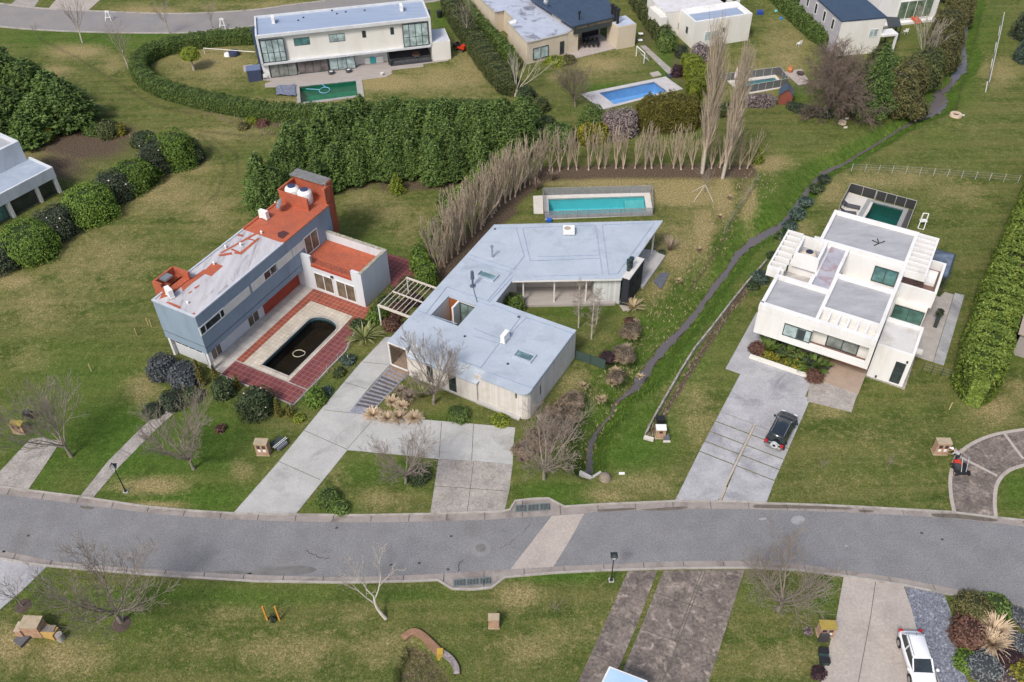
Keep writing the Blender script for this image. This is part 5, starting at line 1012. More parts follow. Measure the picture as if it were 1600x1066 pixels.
m = MB(); m.prism(P2([(795, 35.5), (804, 31.5), (807, 33), (807, 36), (798, 39)], 3.6), 3.42, 3.7); m.build('roof_hatch', M_WHITEP, H)
q = [(895, 41.5), (964, 25.5), (961, 20), (940, -20), (810, -24), (832, 0)]; m = MB(); m.prism(P2(q, 4.4), 4.2, 4.4); m.build('navy_roof', M_NAVY, H)
m = MB()
for k in range(9):
 s = k/8; a_ = np.array((895, 41.5))*(1-s)+np.array((964, 25.5))*s; b_ = np.array((832, 0))*(1-s)+np.array((930, -20))*s; A_ = W(*a_, 4.4); B2 = W(*b_, 4.4); m.bar((A_[0], A_[1], 4.42), (B2[0], B2[1], 4.42), .06, .05)
m.build('roof_rib', mat('rib', (.08, .11, .16), .5), H)
g1 = fr2((895, 41.5), (964, 25.5), 4.4); L1 = g1.uv(964, 25.5, 4.4)[0]
m = MB(); m.fbox(g1, .3, L1-.2, -7, -4.2, 0, 4.2); m.build('room_wall', M_BEIGE, H)
m = MB(); m.fbox(g1, .3, L1-.3, -.3, -.1, 3.0, 3.7); m.build('screen_band', M_DARKFRAME, H); window(H, g1, 'v', -.15, .6, L1-.5, 3.72, 4.15, nx=6, gm=M_TAN, w=.05)
window(H, g1, 'v', -4.15, .6, 4.6, 1.0, 2.6, nx=2, gm=M_CURT, w=.08); m = MB(); m.fbox(g1, L1-3.6, L1-.6, -4.15, -4.05, .1, 3.0); m.build('dark_screen', M_BLACK, H)
m = MB(); m.prism(P2([(857, 76), (909, 92), (911, 92), (963, 78), (975, 60), (905, 60)]), 0, .1);
m = MB(); m.fbox(g1, -1.5, L1-.2, -4.1, 1.6, 0, .1); m.build('terrace_floor', mat('terrace_boards', (.42, .37, .34), .85, (.34, .30, .28), 1, stretch=(4, .5, 1)), H)
g2 = fr2((966, 42.5), (994.5, 37), 3.6); L2 = g2.uv(994.5, 37, 3.6)[0]; m = MB(); m.fbox(g2, 0, L2, -3.5, 0, 0, 3.55); m.build('chimney_block', M_BEIGE, H); m = MB(); m.fbox(g2, .15, L2-.15, -3.4, -.15, 3.56, 3.62); m.build('roof', mat('block_roof', (.47, .52, .62), .8, (.36, .4, .48), 1), H)
for k in range(3):
 m = MB(); p0 = g2.w(.5+.0*k, -1.2-.95*k, 3.6); m.lathe([(.22, 0), (.22, 2.0), (.34, 2.05), (.34, 2.3), (0, 2.4)], p0, 12); m.build('flue', M_BLACKP, H)
m = MB(); p0 = W(905, 31, 4.45); m.lathe([(.12, 0), (.12, .9), (.2, .95), (.2, 1.3), (0, 1.35)], p0, 10); m.build('flue', M_BLACKP, H)
x = [g0.onv(*p, 0) for p in ((833, 80), (856.5, 94), (875, 68), (881, 81))]; window(H, g0, 'v', 0, x[0][0], x[1][0], .5, 2.3, nx=2, gm=M_CURT, w=.1); window(H, g0, 'v', 0, x[2][0], x[3][0], .3, 2.3, nx=1, gm=M_GLASS, w=.06)
m = MB(); m.fbox(g0, g0.uv(886, 52, 3.5)[0]+.01, g0.uv(886, 52, 3.5)[0]+2.2, -3, -.05, 0, 3.25); m.build('side_wall', M_BEIGE, H)
dish(W(853, 12, 4.4), R_(230), 'small satellite dish on the navy roof of the beige house', .4)
MB().prism(P2([(1000, 72), (1008, 71), (1058, 116), (1048, 120)]), -.1, .04).build('path', M_CONC_OLD, kind='structure')

# ------------------------------------------------------------------ white house top right of centre
g0 = fr2((1086.5, 34.5), (1176, 21), 4.3); L0 = g0.uv(1176, 21, 4.3)[0]; H = house(g0, 4, -3, 'house', 'cream white house with a blue sheet roof strip near the teal pool', 'house')
m = MB(); m.fbox(g0, 0, L0, -5.2, 0, 0, 3.9); m.fbox(g0, -2.5, L0-2, -12, -5.2, 0, 3.9); m.build('wall', M_CREAM, H)
m = MB(); parapet(m, g0, 0, L0, -5.2, 0, 3.9, 4.3, .3); m.fbox(g0, .3, L0-.3, -4.9, -3.2, 3.9, 4.2); m.build('parapet', M_WHITE, H); m = MB(); m.fbox(g0, .5, L0-1.0, -3.2, -.3, 3.9, 4.12); m.build('roof', M_LOWROOF, H)
m = MB(); m.fbox(g0, -2.5, L0-2, -12, -5.2, 3.91, 4.1); m.build('roof', mat('pale_roof', (.62, .61, .62), .85), H); m = MB(); m.fbox(g0, -3.6, -2.52, -9, -4.4, 0, 3.7); m.build('side_block', M_CREAM, H)
x = [g0.onv(*p, 0) for p in ((1040+590/9.69, 545/9.69), (1040+755/9.69, 650/9.69))]; window(H, g0, 'v', 0, x[0][0], x[1][0], 1.0, 2.5, nx=2, fm=M_WHITEFRAME, gm=M_CURT, w=.08)
x = g0.onv(1040+880/9.69, 46, 0); m = MB(); m.fbox(g0, x[0]-.1, x[0]+.1, -.0, .1, x[1]-.3, x[1]+.3); m.build('wall_lamp', M_BLACKP, H)
for p in ((1040+185/9.69, 40), (1040+325/9.69, 47)): y = g0.onu(*p, 0); window(H, g0, 'u', 0, y[0]-.3, y[0]+.3, y[1]-.5, y[1]+.5, nx=1, sg=-1, w=.05)
m = MB(); m.fbox(g0, L0-.2, L0+.4, -8, -7, 0, 4.3); m.fbox(g0, L0-2, L0+2.2, -11, -7.6, 3.8, 4.1); m.fbox(g0, L0+1.7, L0+2.2, -8, -7.6, 0, 3.8); m.build('porch_frame', M_WHITE, H); m = MB(); m.fbox(g0, L0-1.9, L0+1.7, -10, -9, 0, 3.7); m.build('dark_opening', M_GLASS, H)

# ------------------------------------------------------------------ grey house with navy roof, and glazed house behind
q = [(1315, 32), (1384.5, 25.5), (1352, -3), (1300, -22), (1250, -22), (1258, -14)]
g0 = fr2((1316, 32), (1384.5, 26), 5.6); H = house(g0, 3, -4, 'house', 'two storey house with a dark navy roof, grey side and cream front', 'house'); L0 = g0.uv(1384.5, 26, 5.6)[0]
g0b = 14
m = MB(); m.fbox(g0, 0, L0, -g0b, 0, 0, 5.4); m.build('wall', mat('lilac_grey_boards', (.42, .40, .43), .85, (.36, .34, .37), 1, stretch=(1, 1, 5)), H); m = MB(); m.fbox(g0, .02, L0, 0, .08, 0, 5.4); m.build('front_wall', M_CREAM, H)
m = MB(); m.fbox(g0, -.1, L0+.15, -g0b, .15, 5.4, 5.6); m.build('roof', M_NAVY, H)
for k in range(4): m = MB(); window(H, g0, 'u', 0, -2.8-3*k, -1.9-3*k, 3.2, 4.9, nx=1, sg=-1, fm=M_WHITEFRAME, w=.1)
x = g0.onv(1200+660/4, 205/4, .08); window(H, g0, 'v', .08, x[0]-.7, x[0]+.7, x[1]-.7, x[1]+.6, nx=2, fm=M_WHITEFRAME, gm=M_CURT, w=.08)
m = MB(); m.fbox(g0, L0, L0+2.6, -1.6, .4, 2.6, 2.9); m.fbox(g0, L0+2.3, L0+2.6, .1, .4, 0, 2.6); m.build('porch_slab', M_WHITE, H)
t = thing('gazebo', 'dark metal framed shelter between the navy roof house and the glazed house', 'shelter', W(1398, 34)); m = MB(); q4 = P2([(1384, 27), (1405, 28), (1408, 42), (1388, 44)], 2.4)
for p in q4: m.box(p[0]-.08, p[0]+.08, p[1]-.08, p[1]+.08, 0, 2.4)
m.prism(q4, 2.4, 2.5); m.build('frame', M_DARKFRAME, t)
g0 = fr2((1407, 12), (1461, 6), 2.8); H = house(g0, 3, -3, 'house', 'white glazed house cut by the top edge with green framed windows', 'house'); L0 = g0.uv(1461, 6, 2.8)[0]
m = MB(); m.fbox(g0, -3.5, L0+1.0, -6, -.4, 0, 5.5); m.build('wall', M_WHITE, H); m = MB(); m.fbox(g0, -.8, L0+.9, -.4, .4, 0, .35); m.build('sill', M_WHITE, H); window(H, g0, 'v', -.35, 0, L0, .6, 3.6, nx=4, fm=M_WHITEFRAME, gm=glassmat('green_room', (.16, .22, .15), .1), w=.12)
m = MB(); m.fbox(g0, -5.5, -.8, -4, .6, 0, .25); m.build('terrace', M_COPEW, H)

# ------------------------------------------------------------------ white house at the left edge
g0 = fr2((0, 303.6), (82, 261), 3.6); g0 = fr2((-40, 324.4), (82, 261), 3.6); L0 = g0.uv(82, 261, 3.6)[0]; H = house(g0, L0-4, -3, 'house', 'white house cut by the left edge with a pale blue roof and dark windows', 'house')
m = MB(); m.fbox(g0, -2, L0, -4.5, 0, 2.2, 3.3); m.fbox(g0, -2, L0, -.25, 0, 3.3, 3.6); m.fbox(g0, L0-.25, L0, -4.5, -.25, 3.3, 3.6); m.build('band_wall', M_OLDWHITE, H)
m = MB(); m.fbox(g0, -2, L0-.25, -4.5, -.25, 3.31, 3.4); m.build('roof', mat('blue_white_roof', (.34, .40, .48), .8, (.28, .33, .41), .7, stain=(.5, .52, .55)), H)
m = MB(); m.fbox(g0, -2, L0-.5, -9, -4.52, 0, 5.6); parapet(m, g0, -2, L0-.5, -9, -4.52, 5.6, 6.0, .4); m.build('tall_block', M_OLDWHITE, H); m = MB(); m.fbox(g0, -1.6, L0-.9, -8.6, -4.92, 5.61, 5.66); m.build('roof', M_GREYROOF, H)
m = MB(); m.fbox(g0, -2, L0-.6, -4.5, -.6, 0, 2.2)
for k in (0.05, 2.6, 6.4): m.fbox(g0, L0-k-.35, L0-k, -.6, -.05, 0, 2.2)
m.build('ground_wall', M_WHITE, H)
window(H, g0, 'v', -.55, L0-2.5, L0-.5, .1, 2.1, nx=1, gm=M_GLASS, w=.08); window(H, g0, 'v', -.55, L0-6.3, L0-3.0, .1, 2.1, nx=2, gm=M_GLASS, w=.12); window(H, g0, 'v', -.55, L0-13, L0-6.9, .1, 2.1, nx=1, gm=M_GLASST, w=.12)

# right edge bits
MB().prism(P2([(1570, 545), (1600, 556), (1640, 570), (1640, 545), (1600, 520), (1575, 520)]), -.1, .2).build('patio', mat('brown_deck', (.26, .2, .165), .85, (.2, .15, .12), 1), kind='structure')
t = thing('house', 'corner of a grey timber house cut by the right edge behind the tall hedge', 'house', W(1608, 560)); g0 = fr2((1597, 520), (1660, 540), 2.8); m = MB(); m.fbox(g0, 0, 8, -5, 0, 0, 2.7); m.build('wall', mat('grey_boarding', (.33, .30, .29), .85), t); m = MB(); m.fbox(g0, -.3, 8, -5, .3, 2.7, 2.9); m.build('roof', mat('roof_edge_brown', (.40, .33, .28), .85), t)
t = thing('carport', 'pale blue canopy roof with a white rim at the bottom edge', 'canopy', W(975, 1075)); q = P2([(952, 1041), (1012, 1064), (990, 1115), (925, 1095)], 2.6); m = MB(); m.prism(q, 2.45, 2.6); m.build('roof_rim', M_WHITEFRAME, t)
c_ = np.mean(q, axis=0); m = MB(); m.prism([tuple(np.array(p)+(c_-np.array(p))*.09) for p in q], 2.6, 2.63); m.build('roof_sheet', mat('sky_sheet', (.36, .52, .74), .35, (.42, .58, .78), .5), t);
for p in q: m = MB(); p = np.array(p)+(c_-np.array(p))*.06; m.box(p[0]-.06, p[0]+.06, p[1]-.06, p[1]+.06, 0, 2.45); m.build('post', M_WHITEFRAME, t)
# ------------------------------------------------------------------ foliage generators
def cards(P, N, size, asp, rng, jit=.8, along=None):
 "quads at points P facing roughly N; returns V (4n,3)"
 n_ = len(P); N = N+rng.normal(0, jit, (n_, 3)); N /= np.linalg.norm(N, axis=1)[:, None]
 A = rng.normal(0, 1, (n_, 3)) if along is None else along+rng.normal(0, .35, (n_, 3))
 A -= N*(A*N).sum(1)[:, None]; A /= np.linalg.norm(A, axis=1)[:, None]; B = np.cross(N, A)
 s = size*rng.uniform(.6, 1.35, n_)[:, None]; a = A*s*.5; b_ = B*s*.5*asp
 V = np.empty((n_, 4, 3)); V[:, 0] = P-a; V[:, 1] = P+b_; V[:, 2] = P+a; V[:, 3] = P-b_
 return V.reshape(-1, 3)
def gridfaces(nr, nc, wrap=True):
 f = []
 for i in range(nr-1):
  for j in range(nc if wrap else nc-1): f.append((i*nc+j, i*nc+(j+1) % nc, (i+1)*nc+(j+1) % nc, (i+1)*nc+j))
 return np.array(f)
def lump(P, rng_seed, sc, amp):
 s = rng_seed*1.7; x, y, z = P[..., 0]*sc, P[..., 1]*sc, P[..., 2]*sc
 return amp*(np.sin(x*1.9+s)*np.cos(y*2.3+s*2)+.6*np.sin(y*4.1+x*1.3+s*3)*np.cos(z*3.7+s)+.4*np.sin(x*7.3+z*5.1+s)*np.sin(y*6.7+s*1.3))/1.5
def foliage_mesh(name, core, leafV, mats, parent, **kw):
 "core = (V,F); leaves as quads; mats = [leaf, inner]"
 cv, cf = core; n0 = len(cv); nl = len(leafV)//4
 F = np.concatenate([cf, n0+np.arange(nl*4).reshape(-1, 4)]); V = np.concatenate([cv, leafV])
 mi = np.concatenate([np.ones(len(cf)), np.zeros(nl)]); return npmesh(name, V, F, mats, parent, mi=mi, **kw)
def dome_core(rx, ry, z0, h, seed, k=.84, nr=9, nc=16, amp=.12, p=1.0):
 V = []
 for i in range(nr):
  t = i/(nr-1); ph = t*math.pi/2*1.0; r = math.cos(ph)**(.55*p); z = z0+h*math.sin(ph)
  for j in range(nc): a = 2*math.pi*j/nc; V.append((rx*k*r*math.cos(a), ry*k*r*math.sin(a), z0+(z-z0)*.9))
 V = np.array(V); V[:, :2] *= (1+lump(V, seed, 1.1/max(rx, .5), amp))[:, None]; return V, gridfaces(nr, nc)
def shrub_data(rx, ry, h, seed, dens=34, size=.26, asp=.7, z0=0.0, p=1.0, amp=.14, shell=.18):
 rng = np.random.default_rng(seed); area = math.pi*(rx+ry)*h*.8+math.pi*rx*ry; n_ = int(area*dens)
 ph = np.arcsin(rng.uniform(0, 1, n_)**.9); a = rng.uniform(0, 2*math.pi, n_); r = np.cos(ph)**(.55*p); d = 1+rng.uniform(-shell, .06, n_)
 P = np.stack([rx*r*np.cos(a)*d, ry*r*np.sin(a)*d, h*np.sin(ph)*(.88+.12*d)], 1); P[:, :2] *= (1+lump(P, seed, 1.1/max(rx, .5), amp))[:, None]; P[:, 2] *= 1+lump(P+3, seed+1, 1.3, .1); P[:, 2] = z0+np.maximum(P[:, 2], .03)
 N = np.stack([np.cos(a)*np.cos(ph), np.sin(a)*np.cos(ph), np.sin(ph)+.2], 1)
 return dome_core(rx, ry, z0, h, seed, amp=amp, p=p), cards(P, N, size, asp, rng, .55)
LM = {}
def L(name, c1, c2, c3, inner=None):
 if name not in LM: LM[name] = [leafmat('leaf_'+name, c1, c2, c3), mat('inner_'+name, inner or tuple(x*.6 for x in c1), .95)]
 return LM[name]
L('laurel', (.045, .085, .012), (.10, .17, .022), (.20, .27, .045)); L('darkshrub', (.022, .035, .018), (.045, .062, .032), (.10, .11, .07)); L('cypress', (.038, .072, .018), (.088, .148, .032), (.18, .24, .062))
L('hedge', (.045, .078, .015), (.095, .15, .03), (.17, .22, .06)); L('olive', (.065, .065, .012), (.13, .12, .02), (.21, .18, .035)); L('yellow', (.07, .085, .012), (.18, .17, .018), (.42, .32, .025)); L('grey', (.075, .085, .09), (.15, .165, .17), (.27, .29, .29))
L('mauve', (.10, .075, .075), (.21, .17, .165), (.36, .31, .29)); L('mix', (.03, .05, .015), (.08, .10, .03), (.16, .14, .05)); L('yellowgreen', (.08, .11, .01), (.17, .21, .02), (.28, .32, .045)); L('scrub', (.10, .075, .05), (.22, .17, .12), (.38, .31, .23)); L('rust', (.07, .035, .025), (.14, .07, .05), (.22, .13, .09))
L('plum', (.03, .016, .02), (.06, .03, .037), (.1, .06, .065)); L('olivebrown', (.05, .055, .018), (.11, .105, .035), (.20, .17, .075)); L('bamboo', (.04, .075, .012), (.115, .165, .025), (.24, .28, .06)); L('blueleaf', (.03, .055, .04), (.065, .10, .075), (.12, .16, .13)); L('camellia', (.025, .045, .015), (.055, .08, .03), (.12, .14, .075)); L('greybush', (.045, .052, .056), (.085, .097, .104), (.15, .165, .17))
M_BARK = mat('grey_bark', (.26, .225, .185), .9, (.18, .15, .125), 2); M_TWIG = mat('twig_bark', (.33, .28, .235), .9, (.23, .19, .155), 1.5); M_PALEBARK = mat('pale_bark', (.50, .455, .385), .9, (.37, .33, .27), 2); M_ROWBARK = mat('row_bark', (.50, .41, .31), .9, (.36, .29, .21), 2); M_TANTWIG = mat('tan_twig', (.46, .385, .295), .9, (.36, .295, .22), 1); M_BROWNTWIG = mat('brown_twig', (.21, .16, .13), .9, (.15, .115, .095), 1); M_TRUNK = mat('trunk_bark', (.11, .085, .065), .9)

def shrub(x, y, rx, h, kind, label, cat='shrub', name='shrub', ry=None, group=None, seed=None, base=0.0, dens=50, size=.21, asp=.7, p=1.0, rz=0, lowdy=0, flowers=None, world=None, amp_=.2):
 w = W(x, y, base) if world is None else np.array(world, float); seed = seed or int(x*7+y*3) % 9973
 core, lv = shrub_data(rx, ry or rx, h, seed, dens, size, asp, p=p, amp=amp_)
 t = thing(name, label, cat, w, group)
 def sh(V): V = V.copy(); c, s = math.cos(rz), math.sin(rz); X_ = V[:, 0]*c-V[:, 1]*s; V[:, 1] = V[:, 0]*s+V[:, 1]*c; V[:, 0] = X_; return V+w
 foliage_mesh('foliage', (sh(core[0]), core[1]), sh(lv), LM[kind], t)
 if flowers is not None:
  rng = np.random.default_rng(seed+5); n_ = flowers[1]; ph = rng.uniform(.1, 1.4, n_); a = rng.uniform(0, 6.28, n_); r = np.cos(ph)**.55
  P_ = np.stack([rx*1.04*r*np.cos(a), (ry or rx)*1.04*r*np.sin(a), h*np.sin(ph)*1.03+.05], 1); N_ = np.stack([np.cos(a)*r, np.sin(a)*r, np.sin(ph)], 1); V_ = sh(cards(P_, N_, flowers[2], .9, rng, .2)); npmesh('flowers', V_, np.arange(len(V_)).reshape(-1, 4), flowers[0], t)
 return t
def hedge(pts, width, h, kind, label, cat='hedge', name='hedge', dens=30, size=.19, amp=.12, asp=.7, seed=1, world=False, taper=0.0, closedsm=True, jit=.5):
 P0 = [np.array(p[:2]) for p in (pts if world else P2(smooth(pts, 5)))]
 # resample at 0.5 m
 seg = np.cumsum([0]+[np.hypot(*(b-a)) for a, b in zip(P0[:-1], P0[1:])]); Ltot = seg[-1]; k = max(3, int(Ltot/.5)); s = np.linspace(0, Ltot, k)
 Q = np.stack([np.interp(s, seg, [p[0] for p in P0]), np.interp(s, seg, [p[1] for p in P0])], 1); T = np.gradient(Q, axis=0); T /= np.linalg.norm(T, axis=1)[:, None]; Nn = np.stack([-T[:, 1], T[:, 0]], 1)
 rng = np.random.default_rng(seed)
 prof = [(-.5, 0), (-.52, .5), (-.47, .86), (-.3, .98), (0, 1), (.3, .98), (.47, .86), (.52, .5), (.5, 0)]
 ends = np.clip(np.minimum(s, Ltot-s)/(width*.5), 0, 1)**.5
 def pos(i_f, a, z, off=0.0):
  i0 = np.clip(i_f.astype(int), 0, k-2); f = (i_f-i0)[:, None]; q = Q[i0]*(1-f)+Q[i0+1]*f; nn = Nn[i0]*(1-f)+Nn[i0+1]*f; e = np.interp(i_f, np.arange(k), ends)
  hv = 1+.05*np.sin(i_f*.9+seed)+.04*np.sin(i_f*2.3+seed*2)+.03*np.sin(i_f*5.1)
  p = np.concatenate([q+nn*(a*width*(.35+.65*e))[:, None], (z*h*hv*(.7+.3*e))[:, None]], 1); return p, nn
 cv = []
 for i in range(k):
  for a, z in prof: p, _ = pos(np.array([float(i)]), np.array([a*.86]), np.array([z*.93])); cv.append(p[0])
 cv = np.array(cv); cf = gridfaces(k, len(prof), False)
 dens = dens*1.9; n_ = int(Ltot*(width+2*h)*dens); t = rng.uniform(0, 1, n_); per = np.array([0, .5*h, .86*h, .98*h+.2*width, h+.5*width]); tot = 2*per[-1]
 u = t*tot; side = np.where(u > per[-1], 1, -1); uu = np.where(u > per[-1], tot-u, u)
 a = np.interp(uu, per, [-.5, -.52, -.47, -.3, 0])*np.where(side > 0, -1, 1); z = np.interp(uu, per, [0.02, .5, .86, .98, 1])
 i_f = rng.uniform(0, k-1.001, n_); d = rng.uniform(-.1, .05, n_)
 Pp, nn = pos(i_f, a*(1+d), z*(1+d*.5)); Pp += lump(Pp, seed, .9, amp)[:, None]*np.concatenate([nn*a[:, None]*1.6, z[:, None]], 1)
 up = np.clip((np.abs(z)-.8)*5, 0, 1); N3 = np.concatenate([nn*(np.sign(a)*(1-up))[:, None], (up+.15)[:, None]], 1)
 lv = cards(Pp, N3, size, asp, rng, jit)
 # leafy caps at both ends
 for e_, sg in ((0, -1), (k-1, 1)):
  m_n = int(width*h*dens*1.2); aa_ = rng.uniform(-.5, .5, m_n); zz = rng.uniform(0.03, 1, m_n); pp_, _ = pos(np.full(m_n, float(min(e_, k-1.001))), aa_*.95, zz); pp_[:, :2] += T[e_]*sg*rng.uniform(-.02, .3, m_n)[:, None]*width*.35
  lv = np.concatenate([lv, cards(pp_, np.tile(np.array([*(T[e_]*sg), .3]), (m_n, 1)), size, asp, rng, jit)])
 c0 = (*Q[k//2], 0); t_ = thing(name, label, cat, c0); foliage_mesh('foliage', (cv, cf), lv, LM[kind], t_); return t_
def conifer_data(R, H, seed, dens=46, size=.34, asp=.34, pw=.85, tufts=True):
 rng = np.random.default_rng(seed); n_ = int(math.pi*R*math.hypot(R, H)*dens); z = H*(1-np.sqrt(rng.uniform(0, 1, n_))*.985); a = rng.uniform(0, 2*math.pi, n_)
 prof = lambda zz: R*np.clip(1-zz/H, 0, 1)**pw*np.clip(.55+zz/H*3, 0, 1)
 lob = 1+.16*np.sin(a*5+z*1.7+seed)+.12*np.sin(a*9-z*3.1+seed*2)+.10*np.sin(a*3+z*4.3)
 r = prof(z)*lob*(1-rng.uniform(0, 1, n_)**2*.35); P_ = np.stack([r*np.cos(a), r*np.sin(a), z+.08*r], 1)
 rad = np.stack([np.cos(a), np.sin(a), np.full(n_, .35)], 1); lv = cards(P_, np.stack([np.cos(a)*.4, np.sin(a)*.4, np.full(n_, .8)], 1), size, asp, rng, .7, along=rad*1.2)
 V = []; nr, nc = 9, 12
 for i in range(nr):
  zz = H*i/(nr-1)*.93; rr = float(prof(np.array(zz)))*.72
  for j in range(nc): aa_ = 2*math.pi*j/nc; V.append((rr*math.cos(aa_), rr*math.sin(aa_), zz))
 return (np.array(V), gridfaces(nr, nc)), lv
def conifer(w, R, H, kind, label, cat='conifer', name='cypress_tree', group=None, seed=1, dens=46, size=.34, asp=.34, pw=.85):
 core, lv = conifer_data(R, H, seed, dens, size, asp, pw); t = thing(name, label, cat, (0, 0, 0), group); foliage_mesh('crown', core, lv, LM[kind], t)
 m = MB(); m.tube((0, 0, -.1), (0, 0, H*.5), R*.09, R*.04, 7); m.build('trunk', M_TRUNK, t); return tagpose(t, w)
# bare trees
def tubes_np(S, n_=4):
 S = np.array(S); p0, p1, r0, r1 = S[:, :3], S[:, 3:6], S[:, 6], S[:, 7]; d = p1-p0; d /= np.maximum(np.linalg.norm(d, axis=1), 1e-9)[:, None]
 ref = np.where(np.abs(d[:, 2:3]) > .9, np.array([[1., 0, 0]]), np.array([[0, 0, 1.]])); a = np.cross(d, ref); a /= np.linalg.norm(a, axis=1)[:, None]; b_ = np.cross(d, a); V = []
 for p, r in ((p0, r0), (p1, r1)):
  for k in range(n_): t = 2*math.pi*k/n_; V.append(p+a*(r*math.cos(t))[:, None]+b_*(r*math.sin(t))[:, None])
 V = np.stack(V, 1); m_ = len(S); base = (np.arange(m_)*2*n_)[:, None]
 F = np.concatenate([base+np.array([[k, (k+1) % n_, (k+1) % n_+n_, k+n_]]) for k in range(n_)]); return V.reshape(-1, 3), F
def grow(rng, levels, H, p0=(0, 0, 0), d0=(0, 0, 1), r0=.16, trunk=.28, spread=.75, up=.12, wig=.12, kids=(7, 6, 5, 4), ratio=(.62, .55, .5, .5), minr=.011, start=(.75, .25, .2, .15), lenj=.25):
 trunkS, S = [], []
 def br(p, d, ln, r, lv):
  k = 4 if lv < 2 else 3; pts = [np.array(p, float)]; dd = np.array(d, float); rs = [r]
  for i in range(k):
   dd = dd+rng.normal(0, wig, 3)+np.array([0, 0, up*(1 if lv else .3)]); dd /= np.linalg.norm(dd); pts.append(pts[-1]+dd*ln/k); rs.append(max(r*(1-(.45 if lv == 0 else .75)*(i+1)/k), minr*.8))
  out = trunkS if lv == 0 else S
  for i in range(k): out.append([*pts[i], *pts[i+1], rs[i], rs[i+1]])
  if lv >= levels: return
  nk = kids[lv]; ax0 = rng.uniform(0, 6.28)
  for j in range(nk):
   f = start[lv]+(1-start[lv])*(j+.6)/nk if lv else start[0]+(1-start[0])*((j+1)/nk); f = min(f, .999); i = int(f*k); q = pts[i]+(pts[i+1]-pts[i])*(f*k-i); base_d = (pts[i+1]-pts[i]); base_d /= np.linalg.norm(base_d)
   a = np.cross(base_d, [.31, .77, .12]); a /= np.linalg.norm(a); b_ = np.cross(base_d, a); th = ax0+j*2.4+rng.uniform(-.4, .4); sp_ = spread*(1 if lv == 0 else .85)*rng.uniform(.6, 1.25)
   nd = base_d*math.cos(sp_)+(a*math.cos(th)+b_*math.sin(th))*math.sin(sp_); rr = rs[i]*(.62 if lv == 0 else .58); L_ = (H*(1-trunk)*ratio[0] if lv == 0 else ln*ratio[lv])*rng.uniform(1-lenj, 1+lenj)*(1 if lv == 0 else 1.15-.5*f)
   br(q, nd, L_, max(rr, minr), lv+1)
 br(p0, d0, H*trunk, r0, 0); return trunkS, S
def bare_tree_proto(name, label, seed, H, mats=(None, None), **kw):
 rng = np.random.default_rng(seed); tS, S = grow(rng, kw.pop('levels', 4), H, **kw); t = thing(name, label, 'tree', (0, 0, 0)); V, F = tubes_np(tS, 8); npmesh('trunk', V, F, mats[0] or M_BARK, t)
 S = np.array(S); big = S[:, 6] > .045; Vs = []; Fs = []; n0 = 0
 for sub, nn in ((S[big], 6), (S[~big], 3)):
  if len(sub): v, f = tubes_np(sub, nn);
  if len(sub):
   if f.shape[1] == 4: Vs.append(v); Fs.append(f+n0); n0 += len(v)
 npmesh('crown', np.concatenate(Vs), np.concatenate(Fs), mats[1] or M_TWIG, t); return t
# ------------------------------------------------------------------ bare street and garden trees
vase = dict(r0=.18, trunk=.25, spread=.66, up=.11, wig=.10, kids=(9, 7, 6, 5), ratio=(.85, .55, .52, .5), start=(.65, .25, .2, .15), minr=.013)
pr = [bare_tree_proto('bare_tree', 'x', 11, 7.0, **vase), bare_tree_proto('bare_tree', 'x', 23, 7.0, **{**vase, 'spread': .58, 'up': .13}), bare_tree_proto('bare_tree', 'x', 37, 7.0, **{**vase, 'spread': .74})]
used = [False]*3
BT = [(0, 112, 714, .98, 1.1, 'wide bare tree beside the brick pier at the left edge, above the road'), (1, 303, 733, 1.0, 2.5, 'wide bare tree on the lawn right of the narrow concrete path'), (2, 634, 755, .80, .4, 'bare tree on the small lawn enclosed by the pale concrete drives'),
   (1, 678, 631, .98, 4.0, 'bare tree standing before the front wall of the light blue roof house'), (2, 850, 749, .88, 1.9, 'bare spreading tree between the old concrete pad and the stream outfall'), (0, 190, 972, 1.08, 3.3, 'large bare tree on the near verge at the lower left, overlapping the road'),
   (2, 1216, 954, 1.0, 5.2, 'bare tree on the near verge left of the beige drive, overlapping the road')]
def place(proto, flag, i, loc, rz, sc, label, group=None):
 if not flag[i]: flag[i] = True; return tagpose(proto, loc, rz, sc, label, group)
 return dup(proto, loc, rz, sc, label, group)
for k, x, y, s, rz, lb in BT: place(pr[k], used, k, W(x, y), rz, s, lb, 'bare broad trees along the road')
for i, (x, y, s) in enumerate([(112, 714, .5), (303, 733, .5), (36, 947, .62), (190, 975, .7)]):
 if i < 2: continue
 w = W(x, y); MB().lathe([(0, .05), (s*.8, .04), (s, .01)], w, 18).build('mulch_ring', M_SOIL, kind='structure')
sm = [bare_tree_proto('young_tree', 'x', 51, 4.2, r0=.07, trunk=.3, spread=.55, up=.12, kids=(6, 5, 4), levels=3, ratio=(.8, .5, .5), start=(.7, .2, .2), minr=.012), bare_tree_proto('young_tree', 'x', 57, 6.0, (M_PALEBARK, M_TWIG), r0=.10, trunk=.42, spread=.6, up=.12, kids=(6, 5, 4), levels=3, ratio=(.85, .55, .5), start=(.6, .2, .2), minr=.013)]
us_ = [False, False]
